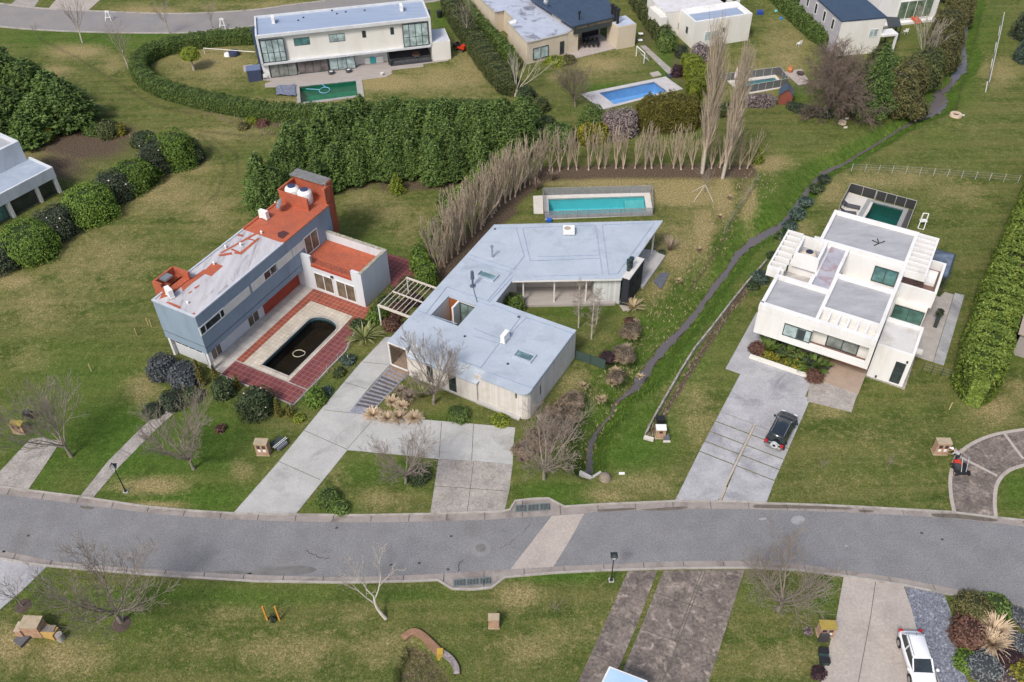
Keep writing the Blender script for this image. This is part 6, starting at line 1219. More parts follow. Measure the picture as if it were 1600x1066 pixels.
for k, x, y, s, rz, lb in [(0, 36, 947, 1, 0, 'small young bare tree in a dark round bed beside the lower left drive'), (1, 129, 67, 1.25, 1, 'slender bare tree on the verge below the far road, left one'), (1, 201, 107, 1.15, 2.2, 'leaning pale bare tree beside the curved hedge'), (1, 265, 53, 1.0, 4, 'bare tree at the edge of the far road, above the curved hedge'), (0, 332, 44, 1.1, 3, 'thin bare sapling on the far road edge near the long white house'), (0, 58, 60, .6, 2, 'tiny bare sapling on the grass below the far road'),
        (1, 729, 68, 1.3, 5, 'tall white barked birch behind the red garden machine'), (0, 866, 957, .42, 1, 'tiny staked sapling on the near verge right of the gate pier'), (0, 1283, 733, .34, 2, 'thin staked sapling on the lawn, the one nearer the parked dark car'), (0, 1386, 732, .38, 3, 'thin staked sapling on the lawn, the one nearer the twin letterbox pier'), (0, 1100, 300, .8, 3.4, 'thin young tree held up by white crossed props')]: place(sm[k], us_, k, W(x, y), rz, s, lb)
# forked white tree at the bottom
t = bare_tree_proto('bare_tree', 'pale forked leaning tree on the near verge, middle of the bottom', 63, 6.5, (M_PALEBARK, M_PALEBARK), r0=.15, trunk=.34, spread=.62, up=.05, kids=(3, 5, 4, 3), ratio=(.85, .55, .5, .5), d0=(-.45, .1, 1), start=(.6, .2, .2, .2), minr=.013); tagpose(t, W(603, 967), .4)
# birches by the middle house
bi = bare_tree_proto('birch_tree', 'x', 71, 6.0, (M_PALEBARK, M_TWIG), r0=.085, trunk=.93, spread=1.15, up=.06, wig=.04, kids=(26, 5, 3), levels=3, ratio=(1.7, .5, .5), start=(.2, .1, .1), minr=.012)
ub = [False]
for x, y, s, rz, lb in ((924, 530, 1, 0, 'white birch before the veranda, the nearest of three'), (904, 512, 1.05, 2, 'white birch before the veranda, leftmost of three'), (932, 506, .8, 4, 'white birch before the veranda, the small rear one of three')): place(bi, ub, 0, W(x, y), rz, s, lb, 'birches before the veranda')
# bare white multi stem tree and brown bushy trees at the top
t = bare_tree_proto('bare_tree', 'white multi stemmed bare tree beside the beige house hedge', 81, 6.2, (M_PALEBARK, M_PALEBARK), r0=.16, trunk=.1, spread=.42, up=.1, kids=(8, 4, 4, 3), ratio=(.98, .42, .5, .5), minr=.013, start=(.5, .35, .2, .2)); tagpose(t, W(805, 151))
t = bare_tree_proto('bare_tree', 'dense twiggy brown bare tree left of the blue pool', 83, 7.0, (M_BARK, M_BROWNTWIG), r0=.16, trunk=.3, spread=.62, up=.08, kids=(10, 7, 6, 4), ratio=(.72, .6, .5, .5), minr=.012, start=(.5, .2, .2, .2)); tagpose(t, W(899, 167))
t = bare_tree_proto('bare_tree', 'huge tangled brown bare tree drooping beside the white plastic chair', 85, 10.5, (M_BROWNTWIG, M_BROWNTWIG), r0=.3, trunk=.22, spread=.85, up=-.01, wig=.2, kids=(16, 10, 8, 7), ratio=(.62, .62, .55, .5), minr=.02, start=(.4, .2, .2, .2)); tagpose(t, W(1292, 172))
t = bare_tree_proto('bare_tree', 'pale thin bare tree rising from the olive bushes near the slide', 87, 8.5, (M_PALEBARK, M_PALEBARK), r0=.16, trunk=.2, spread=.4, up=.12, kids=(6, 6, 5, 3), ratio=(.85, .5, .5, .5), minr=.013, start=(.5, .25, .2, .2)); tagpose(t, W(1432, 112))
# two tall poplars
pop = dict(r0=.24, trunk=.92, spread=.32, up=.22, wig=.03, kids=(54, 6, 4), levels=3, ratio=(3.6, .5, .55), start=(.12, .15, .2), minr=.016)
for x, y, s, sd_, lb in ((1097, 271, 1.0, 91, 'tall bare poplar, the taller left one of the pair behind the fence row'), (1129, 279, .86, 93, 'tall bare poplar, the shorter right one of the pair behind the fence row')):
 t = bare_tree_proto('poplar_tree', lb, sd_, 15.5*s, (M_PALEBARK, M_TANTWIG), **pop); tagpose(t, W(x, y), 0, 1.0); t['group'] = 'tall bare poplars'
# rows of pale upright trees
rowp = [bare_tree_proto('pollard_tree', 'x', 101+k, 4.6, (M_ROWBARK, M_ROWBARK), r0=.13, trunk=.10, spread=(.22, .16, .19)[k], up=.14, wig=.07, kids=((8, 4, 3), (7, 5, 3), (9, 4, 3))[k], levels=3, ratio=(1.0, .36, .5), start=(.2, .35, .2), minr=.024) for k in range(3)]
ur = [False]*3
def rowplace(pts, n_, lab, grp, s0=.9, s1=1.1, seed=1):
 rng = np.random.default_rng(seed); P0 = [np.array(p) for p in P2(pts)]; seg = np.cumsum([0]+[np.hypot(*(b-a)) for a, b in zip(P0[:-1], P0[1:])])
 for i in range(n_):
  s = seg[-1]*i/(n_-1); x = np.interp(s, seg, [p[0] for p in P0])+rng.uniform(-.25, .25); y = np.interp(s, seg, [p[1] for p in P0])+rng.uniform(-.2, .2); place(rowp[i % 3], ur, i % 3, (x, y, 0), rng.uniform(0, 6.28), rng.uniform(s0, s1), lab, grp)
rowplace([(845, 267), (880, 266), (960, 264), (1060, 264), (1168, 263)], 23, 'pale bare upright tree in the straight row behind the turquoise pool', 'bare upright trees in the straight row', .85, 1.05, 1)
rowplace([(688, 425), (712, 398), (740, 368), (770, 336), (800, 308), (836, 282)], 25, 'pale bare upright tree in the slanting row beside the laurels', 'bare upright trees in the slanting row', .95, 1.2, 2)
rowplace([(680, 412), (720, 366), (760, 326), (800, 290)], 14, 'pale bare upright tree in the slanting row beside the laurels', 'bare upright trees in the slanting row', .95, 1.15, 3)
# ------------------------------------------------------------------ evergreen trees
cp = [conifer((0, 0, 0), 2.3, 7.2, 'cypress', 'x', seed=s, dens=85, size=.34, asp=.42, pw=.62) for s in (3, 4, 5)]
uc = [False]*3
def belt(pts, n_, lab, grp, s0, s1, seed, zs=1.0):
 rng = np.random.default_rng(seed); P0 = [np.array(p) for p in P2(pts)]; seg = np.cumsum([0]+[np.hypot(*(b-a)) for a, b in zip(P0[:-1], P0[1:])])
 for i in range(n_):
  s = seg[-1]*i/max(n_-1, 1); x = np.interp(s, seg, [p[0] for p in P0])+rng.uniform(-.8, .8); y = np.interp(s, seg, [p[1] for p in P0])+rng.uniform(-1, 1); sc = rng.uniform(s0-.05, s1+.04); place(cp[i % 3], uc, i % 3, (x, y, 0), rng.uniform(0, 6.28), (sc*1.08, sc*1.08, sc*zs), lab, grp)
gl = 'dark green feathery cypress in the dense belt behind the blue grey house'; gg = 'cypresses in the dense belt'
belt([(404, 336), (440, 322), (480, 308), (530, 292), (590, 281), (650, 280), (700, 278), (742, 270)], 19, gl, gg, .72, .86, 1)
belt([(420, 312), (460, 290), (510, 270), (580, 256), (660, 254), (740, 252), (790, 246)], 20, gl, gg, .82, .96, 2)
belt([(470, 268), (510, 246), (570, 234), (650, 232), (730, 230), (810, 232)], 17, gl, gg, .85, .98, 3)
belt([(500, 228), (560, 216), (640, 213), (720, 212), (790, 211), (828, 214)], 15, gl, gg, .70, .82, 4)
gl2 = 'big green cypress in the clump at the left edge behind the white house'; g2_ = 'cypresses in the left clump'
for x, y, s in ((118, 196, 1.15), (92, 176, 1.05), (60, 160, 1.1), (22, 150, 1.1), (70, 210, .95), (30, 205, 1.1), (2, 190, 1.05), (50, 226, .8), (5, 225, .95), (-20, 170, 1.1), (0, 110, .8)): place(cp[x % 3], uc, x % 3, W(x, y), x*.3, (s*1.5, s*1.5, s*.86), gl2, g2_)
t = conifer(W(621, 301), 1.15, 3.0, 'yellowgreen', 'small yellow green cone shaped conifer on the lawn before the cypress belt', seed=9, size=.24, dens=70)
t = conifer(W(1356, 184), 3.1, 11.0, 'cypress', 'tall dark green cypress right of the tangled brown tree', seed=19, dens=55)
t = conifer(W(1335, 170), 1.9, 7.0, 'cypress', 'shorter dark cypress tucked behind the tallest dark green one', seed=29, dens=55)
for x, y, R, H, k, lb in ((318, 602, .42, 3.6, 'olive', 'slim olive cypress at the corner column of the blue house'), (339, 596, .36, 2.3, 'olive', 'slim olive cypress by the ground floor corner, second from the left'), (373, 606, .34, 1.9, 'olive', 'slim olive cypress between the two round camellias'), (438, 650, .42, 2.6, 'olive', 'slim olive cypress right of the large camellia'), (453, 650, .36, 1.5, 'olive', 'short olive cypress at the corner of the plum paving')):
 conifer(W(x, y), R, H, k, lb, seed=int(x), dens=120, size=.2, pw=.5)
# palm like tree in the curved hedge garden
t = thing('yucca_tree', 'round headed yucca like tree inside the curved hedge', 'tree', W(303, 110)); m = MB(); w0 = W(303, 110); m.tube(w0, w0+np.array([0, 0, 2.2]), .2, .12, 8);
for a in (0, 1.3, 2.6, 3.9, 5.2): m.tube(w0+np.array([0, 0, 1.6]), w0+np.array([.8*math.cos(a), .8*math.sin(a), 2.7]), .09, .06, 6)
m.build('trunk', M_PALEBARK, t); core, lv = shrub_data(1.5, 1.5, 1.5, 5, 70, .42, .22, shell=.3); w1 = w0+np.array([0, 0, 2.0]); foliage_mesh('crown', (core[0]+w1, core[1]), lv+w1, LM['yellowgreen'], t)
# ------------------------------------------------------------------ hedges
hedge([(404, 66), (350, 68), (290, 76), (245, 88), (222, 104), (222, 122), (245, 142), (290, 158), (350, 172), (430, 184), (520, 186), (620, 181), (720, 180), (800, 180)], 2.6, 2.1, 'hedge', 'long clipped hedge curving round the garden of the long white house', dens=34, seed=3, amp=.06)
hedge([(700, 8), (718, 40), (745, 80), (772, 118), (800, 150)], 3.2, 2.6, 'mix', 'thick clipped hedge between the long white house and the beige house', dens=34, seed=5)
hedge([(724, 12), (752, 48), (790, 88), (806, 112)], 1.6, 2.3, 'hedge', 'narrow green hedge against the side wall of the beige house', dens=34, seed=6)
hedge([(994, 203), (1030, 202), (1088, 199)], 3.0, 5.0, 'olive', 'dense olive green clipped hedge beside the blue pool', dens=36, seed=7, size=.2)
hedge([(1080, 160), (1090, 135), (1070, 108)], 2.6, 3.0, 'yellowgreen', 'bright yellow green hedge right of the pale pool deck', dens=40, seed=8)
hedge([(985, -10), (1002, 20), (1025, 52), (1045, 82)], 2.4, 2.6, 'mix', 'mixed dark hedge row between the beige house and the cream white house', dens=36, seed=9, amp=.25)
hedge([(1205, -12), (1228, 14), (1262, 48), (1300, 78)], 3.0, 2.6, 'hedge', 'green hedge below the grey side of the navy roof house', dens=36, seed=10, amp=.2)
hedge([(1517, 632), (1524, 590), (1537, 540), (1554, 484), (1572, 436), (1590, 392), (1612, 340), (1645, 262)], 3.8, 4.6, 'bamboo', 'tall thick leafy green hedge down the right side', dens=60, seed=11, size=.30, asp=.45, amp=.22)
hedge([(1090, 178), (1120, 182), (1150, 170)], 1.5, 1.4, 'mix', 'low dark shrub line behind the two tall poplars', seed=14, dens=36)
hedge([(1150, 162), (1185, 166), (1210, 164)], 1.6, 1.6, 'mauve', 'brown twiggy clipped hedge left of the red playhouse', seed=15, dens=36)
hedge([(1230, 168), (1260, 178), (1300, 184)], 1.4, 1.1, 'darkshrub', 'low dark hedge below the tangled brown tree', seed=16, dens=34)
# left row of alternating shrubs
gs = 'shrubs in the alternating row beside the left field'
WFLOW = mat('white_flower', (.7, .6, .55), .7)
for x, y, rx, h, k, lb in ((8, 412, 2.4, 2.6, 'darkshrub', 'dark shrub at the left edge end of the alternating row'), (48, 392, 3.1, 3.0, 'laurel', 'bright green shrub in front of the left white house'), (97, 362, 2.5, 2.8, 'darkshrub', 'dark shrub second in the alternating row, right of the bright one at the left house'), (146, 336, 2.8, 3.4, 'laurel', 'bright green shrub in the middle of the alternating row'), (182, 308, 2.2, 3.0, 'darkshrub', 'dark shrub with pale flowers in the middle of the alternating row'), (212, 290, 2.6, 3.0, 'laurel', 'broad bright green shrub near the brown bare plot'), (250, 264, 2.0, 3.6, 'darkshrub', 'dark shrub between the two rightmost bright shrubs'), (283, 256, 2.3, 4.2, 'laurel', 'tallest bright yellow green shrub at the right end of the alternating row'), (306, 250, 1.3, 2.6, 'camellia', 'dark green shrub at the very right end of the alternating row')):
 shrub(x, y, rx*1.12, h*1.08, k, lb, group=gs, dens=75, size=.19, amp_=.3, flowers=(WFLOW, 12, .22) if k == 'darkshrub' else None)
shrub(245, 232, 1.5, 1.7, 'hedge', 'low green shrub behind the dark one at the right of the row'); shrub(226, 224, 1.7, 1.6, 'camellia', 'dusky green shrub behind the alternating row')
shrub(76, 218, 1.1, 1.9, 'yellow', 'small golden shrub before the left clump of cypresses'); shrub(145, 208, 1.2, 1.3, 'hedge', 'low green shrub at the edge of the brown bare plot, left one'); shrub(172, 210, 1.7, 2.0, 'mix', 'spiky green shrub at the edge of the brown bare plot'); shrub(190, 209, .9, 1.5, 'yellow', 'small yellow shrub at the edge of the brown bare plot')
for i, (x, y) in enumerate(((372, 176), (392, 192), (410, 196), (380, 200))): shrub(x, y, .9, .8, ('rust', 'yellowgreen', 'rust', 'olivebrown')[i], ('reddish brown weedy clump below the curved hedge, upper', 'yellow green weedy clump below the curved hedge', 'reddish brown weedy clump near the belt of cypresses', 'olive weedy clump below the reddish ones')[i], name='weed_clump', cat='weeds')
for i, (x, y) in enumerate(((455, 205), (480, 200))): shrub(x, y, 1.4, 1.4, 'hedge', ('low green shrub at the upper left end of the cypress belt', 'low green shrub between curved hedge and cypress belt')[i])
# blue house garden
shrub(258, 583, 1.5, 2.1, 'greybush', 'large blue grey shrub at the left corner of the blue house, left lobe', dens=60, size=.2); shrub(292, 596, 1.6, 2.0, 'greybush', 'large blue grey shrub at the left corner of the blue house, right lobe', dens=60, size=.2)
shrub(351, 616, 1.15, 1.9, 'camellia', 'smaller round camellia before the blue house', dens=60, size=.2, flowers=(WFLOW, 5, .15)); shrub(403, 641, 1.75, 2.3, 'camellia', 'larger round camellia with pale flowers before the plum paving', dens=60, size=.2, flowers=(WFLOW, 9, .2))
shrub(270, 632, 1.3, 1.2, 'darkshrub', 'dark low shrub behind the bare tree on the path lawn'); shrub(300, 624, 1.1, 1.1, 'camellia', 'dark low shrub beside the red paving behind the bare tree'); shrub(240, 645, 1.0, .9, 'darkshrub', 'dark low shrub at the top of the narrow path'); shrub(345, 672, .5, .6, 'rust', 'small reddish twiggy shrub right of the bare tree')
shrub(495, 628, .95, 1.6, 'laurel', 'bright green shrub between plum paving and the pale drive', dens=60, size=.2)
for i, (x, y, rx, h, k, lb) in enumerate(((560, 512, .9, 1.0, 'camellia', 'dark green shrub at the bend of the plum paving'), (590, 498, 1.2, 1.3, 'laurel', 'fresh green shrub below the white annex'), (604, 478, 1.3, 1.1, 'mix', 'leafy shrub at the left post of the pergola'), (622, 488, 1.1, .9, 'rust', 'brown leafed shrub under the front beam of the pergola'), (612, 510, 1.1, .9, 'rust', 'brown leafed shrub beside the roof edge, below the pergola'), (627, 462, 1.4, .9, 'olivebrown', 'mossy climber mass under the pergola'), (645, 472, 1.1, .7, 'plum', 'dark plum mass under the right half of the pergola'), (640, 446, 1.2, .9, 'olivebrown', 'mossy shrub behind the pergola'), (530, 585, .7, .6, 'mix', 'low plant clump along the pale drive, nearer the road'), (545, 565, .8, .7, 'blueleaf', 'low bluish plant clump along the pale drive'), (512, 612, .6, .5, 'blueleaf', 'lowest plant clump beside the plum paving corner'), (468, 655, .6, .5, 'yellowgreen', 'yellow green clump at the plum paving corner'))): shrub(x, y, rx, h, k, lb, dens=48, size=.2)
# laurels along the slanting row
gq = 'laurels along the slanting row of bare trees'
for i, (x, y, rx, h) in enumerate(((668, 443, 1.3, 2.6), (660, 422, 1.2, 2.2), (657, 404, 1.1, 1.8), (670, 384, 1.1, 1.7), (682, 366, 1.1, 1.9), (697, 348, 1.2, 1.8), (704, 332, 1.1, 1.5), (722, 314, 1.3, 2.0), (742, 296, 1.3, 2.4), (758, 282, 1.2, 2.2), (776, 266, 1.3, 2.6), (792, 252, 1.2, 2.8))): shrub(x, y, rx, h, 'laurel', 'bright green laurel in the line beside the slanting row of bare trees', group=gq, dens=56, size=.2)
shrub(695, 318, 1.0, 1.3, 'hedge', 'dark green round shrub at the lawn edge left of the laurel line')
# back row behind the straight row
shrub(876, 226, 2.2, 2.8, 'cypress', 'round dark green shrub left of the yellow flowering shrubs', dens=60); shrub(848, 222, 1.7, 2.2, 'hedge', 'green shrub at the right end of the cypress belt'); shrub(915, 222, 1.3, 2.6, 'yellow', 'yellow orange flowering shrub, left one', dens=50); shrub(938, 219, 1.3, 2.4, 'yellow', 'yellow orange flowering shrub, right one', dens=50); shrub(925, 204, 1.9, 3.6, 'hedge', 'green shrub behind the yellow flowering ones')
shrub(958, 212, 1.7, 3.6, 'mauve', 'greyish pink shrub right of the yellow ones', dens=56); shrub(978, 210, 1.6, 3.7, 'mauve', 'greyish pink shrub against the olive hedge', dens=56)
shrub(845, 172, 1.2, 1.8, 'mix', 'dark mixed shrub below the twiggy brown tree'); shrub(822, 155, 1.4, 1.9, 'camellia', 'dark green shrub right of the white multi stemmed tree'); shrub(855, 200, 1.3, 1.6, 'camellia', 'dark shrub behind the green one at the belt end'); shrub(832, 188, 1.5, 2.0, 'hedge', 'green shrub where the hedge meets the cypress belt')
shrub(897, 76, .9, 2.2, 'yellow', 'yellow green small tree at the corner of the beige house'); shrub(868, 100, 1.6, 1.1, 'yellowgreen', 'yellow green shrub below the beige house windows'); shrub(888, 97, 1.3, 1.0, 'olivebrown', 'olive shrub left of the terrace boards')
shrub(1040, 78, 1.6, 3.0, 'hedge', 'round green tree like shrub beside the cream white house', dens=50); shrub(1092, 92, 1.6, 2.3, 'mauve', 'pinkish grey shrub at the corner of the cream white house', dens=50); shrub(1065, 88, 1.1, 1.7, 'darkshrub', 'dark shrub between green and pinkish shrubs'); shrub(1058, 118, 1.0, 1.6, 'plum', 'dark plum shrub left of the yellow green hedge')
shrub(1180, 252, 1.0, 1.9, 'yellowgreen', 'yellow green shrub at the right end of the straight row');
for i, (x, y, rx, h, k, lb) in enumerate(((1388, 172, 2.4, 5.0, 'olivebrown', 'tall olive brown bush right of the tallest dark cypress'), (1412, 150, 2.4, 4.5, 'olivebrown', 'olive brown bush in the thicket by the stream, middle'), (1440, 128, 2.4, 4.2, 'mix', 'dark olive bush in the thicket beside the stream'), (1462, 104, 2.4, 4.2, 'olivebrown', 'olive brown bush near the stream bend'), (1475, 66, 2.4, 4.5, 'olivebrown', 'olive brown bush above the stream bend'), (1494, 34, 2.2, 4.0, 'olivebrown', 'olive brown bush near the top edge by the stream'), (1376, 142, 2.0, 4.5, 'cypress', 'dark green bush behind the tallest dark cypress'), (1488, 4, 2.2, 3.6, 'mix', 'dark olive bush cut by the top edge'), (1372, 108, 1.6, 3.0, 'mix', 'green bush at the corner of the navy roof house'), (1425, 178, 1.6, 1.8, 'olivebrown', 'low straw coloured bush by the leaning white pole'))): shrub(x, y, rx*1.2, h*1.2, k, lb, dens=40, size=.34, asp=.3, amp_=.3)
shrub(1605, 60, 2.5, 4.5, 'darkshrub', 'dark bush cut by the right edge near the top'); shrub(1603, 95, 2.0, 3.2, 'blueleaf', 'bluish dark bush cut by the right edge, below the other'); shrub(1600, 470, 2.6, 5.0, 'plum', 'dark twiggy tree behind the tall hedge at the right edge', dens=40, size=.3, asp=.25); shrub(1588, 528, 1.5, 1.8, 'darkshrub', 'dark shrub behind the tall hedge beside the brown deck')
# white house planter and surroundings
for i, (x, y, rx, h, k, lb, sz, ap) in enumerate(((1182, 549, .85, 1.0, 'rust', 'reddish brown grassy mound at the left end of the planter', .5, .1), (1272, 593, .9, .9, 'rust', 'reddish brown grassy mound at the right end of the planter', .5, .1), (1199, 555, .5, .7, 'yellow', 'yellow planter shrub, leftmost', .2, .7), (1211, 562, .45, .6, 'yellow', 'yellow planter shrub under the leftmost big leaf plant', .2, .7), (1224, 556, .6, .8, 'camellia', 'dark planter shrub left of the middle', .2, .7), (1232, 566, .6, .6, 'yellow', 'yellow planter shrub in the middle', .2, .7), (1243, 572, .55, .7, 'yellow', 'yellow planter shrub right of the middle', .2, .7), (1254, 578, .5, .6, 'yellowgreen', 'yellow green planter shrub near the right end', .2, .7), (1240, 560, .8, 1.0, 'mix', 'olive planter shrub behind the middle', .22, .6), (1216, 549, .8, 1.1, 'camellia', 'dark green planter shrub behind the leftmost yellow one', .22, .6), (1262, 572, .8, 1.1, 'darkshrub', 'dark planter shrub behind the right end', .22, .6), (1286, 577, .7, .9, 'darkshrub', 'dark shrub between planter and timber porch', .22, .6))): shrub(x, y, rx, h, k, lb, dens=70, size=sz, asp=ap, group='plants in the white planter')
def bigleaf(x, y, h, label, n_=22, kind='hedge', name='strelitzia', width=.34, lean=.5, cat='plant', world=None, mats=None, droop=.5, group=None):
 w0 = W(x, y) if world is None else np.array(world, float); rng = np.random.default_rng(int(x*3+y)); V = []; F = []
 for i in range(n_):
  a = rng.uniform(0, 6.28); l = h*rng.uniform(.7, 1.15); ln = lean*rng.uniform(.4, 1.5); d = np.array([math.cos(a), math.sin(a), 0]); s_ = np.array([-math.sin(a), math.cos(a), 0]); k0 = len(V); N_ = 5
  for j in range(N_+1):
   t_ = j/N_; c_ = w0+d*(ln*l*t_)+np.array([0, 0, l*(t_-droop*ln*t_*t_)]); wd = width*math.sin(math.pi*(.08+.9*t_)**1.4)*.5+.012; V += [c_-s_*wd, c_+s_*wd]
  for j in range(N_): F.append((k0+2*j, k0+2*j+1, k0+2*j+3, k0+2*j+2))
 t = thing(name, label, cat, w0, group); npmesh('leaves', np.array(V), np.array(F), mats or LM[kind][0], t); return t
bigleaf(1198, 552, 2.0, 'big leafed plant at the left of the planter'); bigleaf(1232, 558, 1.9, 'big leafed plant in the middle of the planter', lean=.7); bigleaf(1270, 577, 2.1, 'big leafed plant at the right of the planter', lean=.8, n_=30); bigleaf(1246, 566, 1.4, 'small big leafed plant right of the middle one', lean=.7)
m = MB(); t = thing('planter_wall', 'low white planter wall edging the parking slab of the white house', 'planter', W(1222, 578)); pw = P2([(1170, 560), (1271, 595), (1273, 591), (1172, 556.5)]); m.prism(pw, 0, .3); m.build('wall_strip', M_CREAM, t)
# ornamental grasses and phormiums
M_STRAW = leafmat('straw_blades', (.26, .20, .11), (.38, .30, .18), (.52, .43, .28)); M_PLUME = leafmat('plume_tan', (.34, .25, .16), (.48, .37, .25), (.62, .52, .38)); M_DRYBR = leafmat('dry_brown', (.16, .12, .09), (.27, .21, .155), (.40, .33, .26)); M_SPIKE = leafmat('spike_leaf', (.08, .10, .03), (.17, .19, .07), (.36, .33, .17))
def tuft(x, y, h, label, n_=160, m_=None, lean=.8, width=.05, name='grass_clump', cat='grass clump', group=None): return bigleaf(x, y, h, label, n_=n_, name=name, width=width, lean=lean, cat=cat, mats=m_ or M_STRAW, group=group)
for i, (x, y, h) in enumerate(((583, 650, .8), (606, 655, .7), (624, 654, .8), (648, 655, .78))): tuft(x, y, h, ('leftmost tan grass plume clump on the edge of the pale drive', 'second tan grass plume clump from the left on the drive edge', 'third tan grass plume clump from the left on the drive edge', 'rightmost tan grass plume clump on the drive edge')[i], 260, M_PLUME, .9, group='tan grass plumes along the drive')
for i, (x, y, h) in enumerate(((613, 630, .75), (640, 622, .8), (628, 636, .65), (626, 612, .6))): tuft(x, y, h, ('pale grass clump right of the slatted path', 'pink tan grass clump under the bare tree', 'small tan grass clump between the two plumes', 'pale grass clump near the porch wall')[i], 150, (M_PLUME, M_DRYBR, M_PLUME, M_DRYBR)[i], .8)
bigleaf(570, 530, 1.7, 'green spiky phormium between the plum paving and the pale drive', 90, name='phormium', width=.09, lean=.85, mats=M_SPIKE); bigleaf(660, 622, 1.4, 'green sword leaf clump left of the bare tree trunk', 50, name='phormium', width=.07, lean=.5, mats=M_SPIKE)
for i, (x, y, rx, h, lb) in enumerate(((866, 668, 1.5, .9, 'brown dead scrub mass by the two concrete slabs'), (880, 650, 1.5, .9, 'brown dead scrub right of the rounded house corner'), (895, 628, 1.2, .8, 'brown dead scrub below the mesh gate'), (845, 690, 1.4, .7, 'brown dead scrub behind the spreading bare tree'), (820, 705, 1.1, .6, 'brown dead scrub at the right edge of the pale drive'), (973, 556, 1.1, .8, 'brown dead scrub right of the mesh gate'), (985, 520, 1.1, .7, 'brown dead scrub by the flat pale stone'), (962, 590, .9, .5, 'low brown dead scrub on the stream bank'))): shrub(x, y, rx, h, 'scrub', lb, name='scrub', dens=110, size=.5, asp=.07, amp_=.35)
gb = 'dry grass sprays along the stream bank'
for i, (x, y, h, mm, ln, nn) in enumerate(((893, 634, 1.0, M_STRAW, .8, 90), (912, 604, .9, M_STRAW, .8, 90), (970, 565, 1.2, M_STRAW, .8, 130), (978, 548, 1.3, M_DRYBR, .8, 150), (985, 528, 1.2, M_STRAW, .8, 120), (962, 582, 1.0, M_STRAW, .8, 110), (990, 508, 1.2, M_DRYBR, .7, 120), (955, 600, .9, M_STRAW, .8, 100), (940, 625, .8, M_STRAW, .9, 90), (818, 720, .9, M_DRYBR, .8, 110), (806, 704, .8, M_DRYBR, .8, 110), (1000, 590, .7, M_STRAW, .8, 90), (1092, 392, .8, M_STRAW, .8, 90), (1060, 440, .7, M_STRAW, .8, 90), (1125, 340, .8, M_STRAW, .8, 90), (1140, 310, .8, M_STRAW, .8, 90))): tuft(x, y, h*.62, 'dry straw coloured grass spray on the left bank of the stream', nn, mm, ln, group=gb)
shrub(950, 560, .9, .7, 'plum', 'dark dead looking low shrub by the birches', size=.35, asp=.15); bigleaf(990, 482, 1.2, 'pale spiky cordyline by the black barbecue block', 60, name='cordyline', width=.06, lean=.9, mats=M_STRAW); shrub(985, 505, .7, .6, 'rust', 'reddish dead shrub below the pale cordyline', size=.3, asp=.2)
bigleaf(1046, 392, 1.9, 'bare straw coloured bush right of the end terrace', 70, name='dry_bush', width=.04, lean=.5, mats=M_DRYBR); shrub(1034, 397, .5, .5, 'darkshrub', 'tiny dark shrub at the foot of the straw coloured bush')
shrub(803, 484, 1.1, 1.9, 'hedge', 'leafy green shrub in the inner corner of the light blue roof house', dens=50, size=.3, asp=.5)
for x, y, rx, h, k, lb in ((718, 650, 1.15, .9, 'hedge', 'rounded green mound before the front wall near the bare tree'), (782, 658, .9, .5, 'yellowgreen', 'low yellow green mound before the front wall'), (514, 782, 1.05, 1.1, 'hedge', 'larger clipped ball on the enclosed lawn by the road'), (533, 797, .8, .75, 'hedge', 'smaller clipped ball on the enclosed lawn by the road'), (655, 745, 1.1, .9, 'camellia', 'dark clipped mound under the bare tree on the enclosed lawn')): shrub(x, y, rx, h, k, lb, dens=90, size=.15, name='clipped_shrub')
bigleaf(716, 505, 1.6, 'twiggy plant inside the courtyard opening', 60, name='courtyard_plant', width=.05, lean=.45, mats=M_DRYBR, world=FM.w(7.4, 2.6, 0), cat='plant')
for x, y, lb in ((833, 290, 'brown bare bush left of the turquoise pool, upper'), (838, 298, 'brown bare bush beside the pool fence corner'), (862, 283, 'brown bare bush behind the pool fence')): bigleaf(x, y, 1.8, lb, 60, name='dry_bush', width=.05, lean=.35, mats=M_DRYBR)
# stream side plants and the bottom right garden
for i, (x, y, rx, h, k, lb) in enumerate(((1258, 318, 1.0, .7, 'blueleaf', 'dark bank plants by the stream, upper'), (1246, 336, 1.1, .7, 'blueleaf', 'dark bank plants by the stream, middle'), (1234, 354, 1.0, .6, 'blueleaf', 'dark bank plants by the stream, lower'), (1275, 296, 1.0, .6, 'camellia', 'dark bank plants by the stream, topmost'), (1222, 372, .9, .5, 'camellia', 'dark bank plants beside the wide part of the stream'), (1187, 437, 1.1, .9, 'blueleaf', 'blue green shrub at the upper end of the bank edging'), (1176, 449, .8, .6, 'camellia', 'small dark shrub by the bank edging'), (1208, 402, .8, .6, 'camellia', 'dark plant left of the white house pergola'), (1288, 281, .9, .5, 'darkshrub', 'dark plant where the stream narrows'))): shrub(x, y, rx, h, k, lb, dens=44)
gd = 'plants in the bottom right garden'
